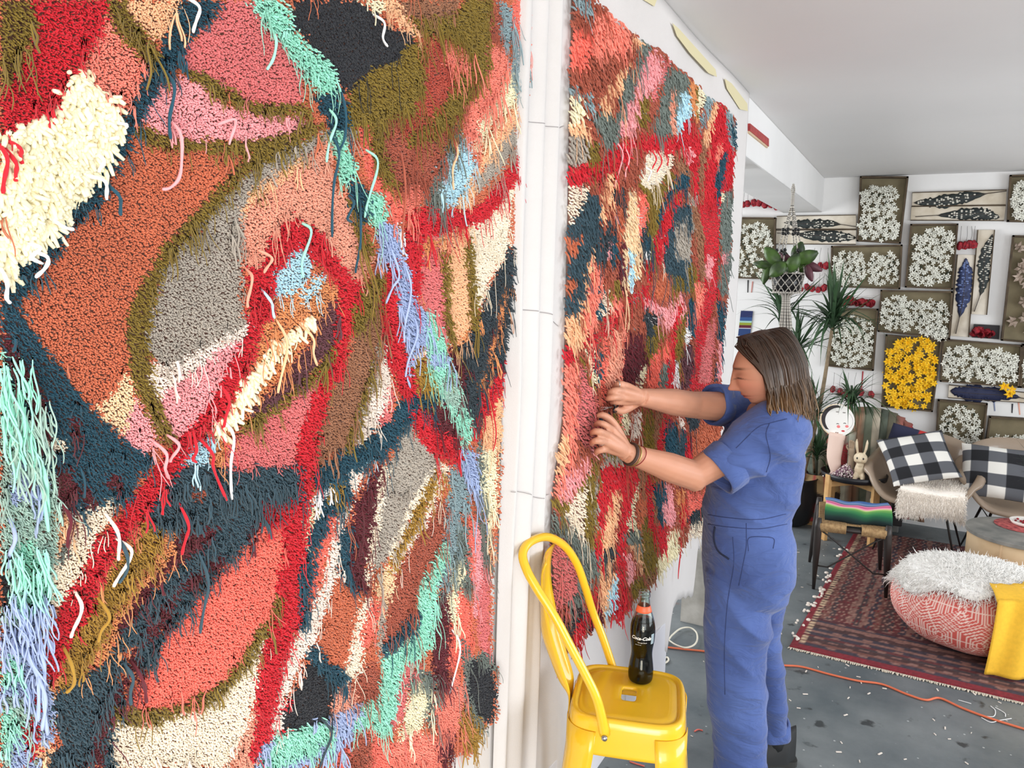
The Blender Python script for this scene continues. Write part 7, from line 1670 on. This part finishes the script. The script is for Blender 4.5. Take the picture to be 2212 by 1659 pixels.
# ---------------- round backed seat under a striped rug, side box ----------------
ac = onY(1873, 1010, 6.58); at = thing('draped_headboard', 'rounded back draped with a faded striped textile behind the tray table', 'seat', (ac[0], 6.6, 0)); Ra_ = np.linalg.norm(onY(1873, 878, 6.58)-onY(1873, 1010, 6.58)); V = []; C = []; na, nr2 = 70, 24; rs = np.random.RandomState(2)
cl_ = [(96, 104, 92), (120, 116, 98), (176, 110, 98), (186, 66, 72), (206, 206, 188), (160, 124, 100), (120, 128, 110), (200, 190, 170)]
for i in range(na):
    x = -1+2*i/(na-1)
    for j in range(nr2):
        v = j/(nr2-1); top = math.sqrt(max(0, 1-(abs(x)**2.2)))*Ra_; z = ac[2]-.35+(top+.35)*v if True else 0; V.append(A3(ac[0]+x*Ra_*.86, 6.60-.05*math.sin(v*2.4)+.006*math.sin(x*50), z)); C.append(np.array(lin(cl_[int((x+1)*6.7+.3*math.sin(v*9)) % 8]))*(1 if v < .95 else .6)*rs.uniform(.8, 1.15))
F = [(i*nr2+j, (i+1)*nr2+j, (i+1)*nr2+j+1, i*nr2+j+1) for i in range(na-1) for j in range(nr2-1)]; solid(bulk('striped_textile', V, F, fabv, at, True, col=np.array(C)), .05, 1)
MB().box((ac[0]-.2, 6.5, 0), (ac[0]+.26, 6.72, ac[2]-.3)).build('seat_base', mat('grey_paint2', (120, 120, 118), .8), at, bevel=.01)
MB().box((ac[0]-.22, 6.38, ac[2]-.38), (ac[0]+.28, 6.72, ac[2]-.31)).build('seat_shelf', mat('dark_board', (44, 42, 44), .8), at, bevel=.01)
vs = thing('ceramic_bust', 'small cream ceramic bust behind the left armchair', 'ornament', tuple(onY(1893, 1010, 6.44))); q = onY(1893, 1010, 6.44); q[2] = ac[2]-.31+.001
MB().lathe([(.03, 0), (.026, .01), (.014, .03), (.012, .05), (.022, .07), (.026, .09), (.018, .115), (0, .12)], 20, Matrix.Translation(q)).build('bust', mat('cream_glaze', (240, 236, 206), .4), vs, True)
# ---------------- cables and scraps on the floor ----------------
def cable(label, pts, r, col, nm, z=.006, ys=None):
    P = spline([onZ(a, b, z) for a, b in pts], 120); o = MB().tube(P, r, 8).build(nm, mat(nm+'_rubber', col, .5), None, True); return tag(o, label, 'cable')
cable('orange extension cord running across the floor behind the woman', [(1440, 1398), (1475, 1402), (1530, 1408), (1600, 1422), (1680, 1436), (1730, 1440), (1790, 1456), (1850, 1470), (1905, 1478), (1960, 1500), (2000, 1512), (2030, 1508), (2080, 1530), (2140, 1552), (2230, 1580)], .005, (214, 110, 76), 'extension_cord')
cable('white cable looped on the floor under the ragged canvas', [(1380, 1405), (1400, 1400), (1440, 1384), (1452, 1372), (1470, 1358), (1490, 1356), (1504, 1366), (1506, 1382), (1498, 1394), (1480, 1399), (1460, 1393), (1446, 1384), (1440, 1380)], .0045, (222, 216, 200), 'white_cable', .015)
cable('short white cable loop on the floor beside the trestle foot', [(1425, 1430), (1440, 1420), (1444, 1426), (1436, 1432), (1420, 1432)], .0045, (222, 216, 200), 'white_cable', .006)
for lb, pts in (('short straight cream yarn scrap between the rug edge and the orange cord', [(2070, 1512), (2098, 1520)]), ('hooked cream yarn scrap just above the orange cord at the right', [(2140, 1525), (2150, 1535), (2145, 1548), (2115, 1545)]),
        ('curled cream yarn scrap crossing the hooked one by the orange cord', [(2150, 1528), (2170, 1540), (2172, 1548)]), ('cream yarn scrap lying just below the orange cord at the right', [(2120, 1550), (2140, 1560), (2160, 1556), (2185, 1552)])):
    P = spline([onZ(a, b, .003) for a, b in pts], 20); tag(MB().tube(P, .0018, 5).build('yarn_scrap', mat('yarn_white', (214, 206, 190), .9), None, True), lb, 'yarn scrap', 'cream yarn scraps by the orange cord')
for lb, pts in (('coral yarn scrap under the yellow chair, upper left of two', [(1305, 1622), (1320, 1629), (1335, 1628), (1343, 1624)]), ('coral yarn scrap under the yellow chair, lower right of two', [(1360, 1645), (1375, 1650), (1392, 1655)]), ('coral yarn scrap between the yellow chair and the trouser leg', [(1500, 1580), (1508, 1576), (1518, 1578)])):
    P = spline([onZ(a, b, .003) for a, b in pts], 20); tag(MB().tube(P, .003, 5).build('yarn_scrap', mat('yarn_coral', (226, 120, 104), .9), None, True), lb, 'yarn scrap', 'coral yarn scraps by the chair')
m = MB()
for k in range(90):
    a, b = R_.uniform(1440, 2200), R_.uniform(1180, 1650); p = onZ(a, b, .002); s = R_.uniform(.002, .006); d = R_.uniform(0, 3); M = Matrix.Translation(p) @ Matrix.Rotation(d, 4, 'Z'); m.box((-s*2, -s*.5, -.001), (s*2, s*.5, .002), M)
tag(m.build('floor_lint', mat('lint', (226, 216, 206)), None), 'tiny white yarn clippings scattered over the grey floor', 'clippings', kind='stuff')
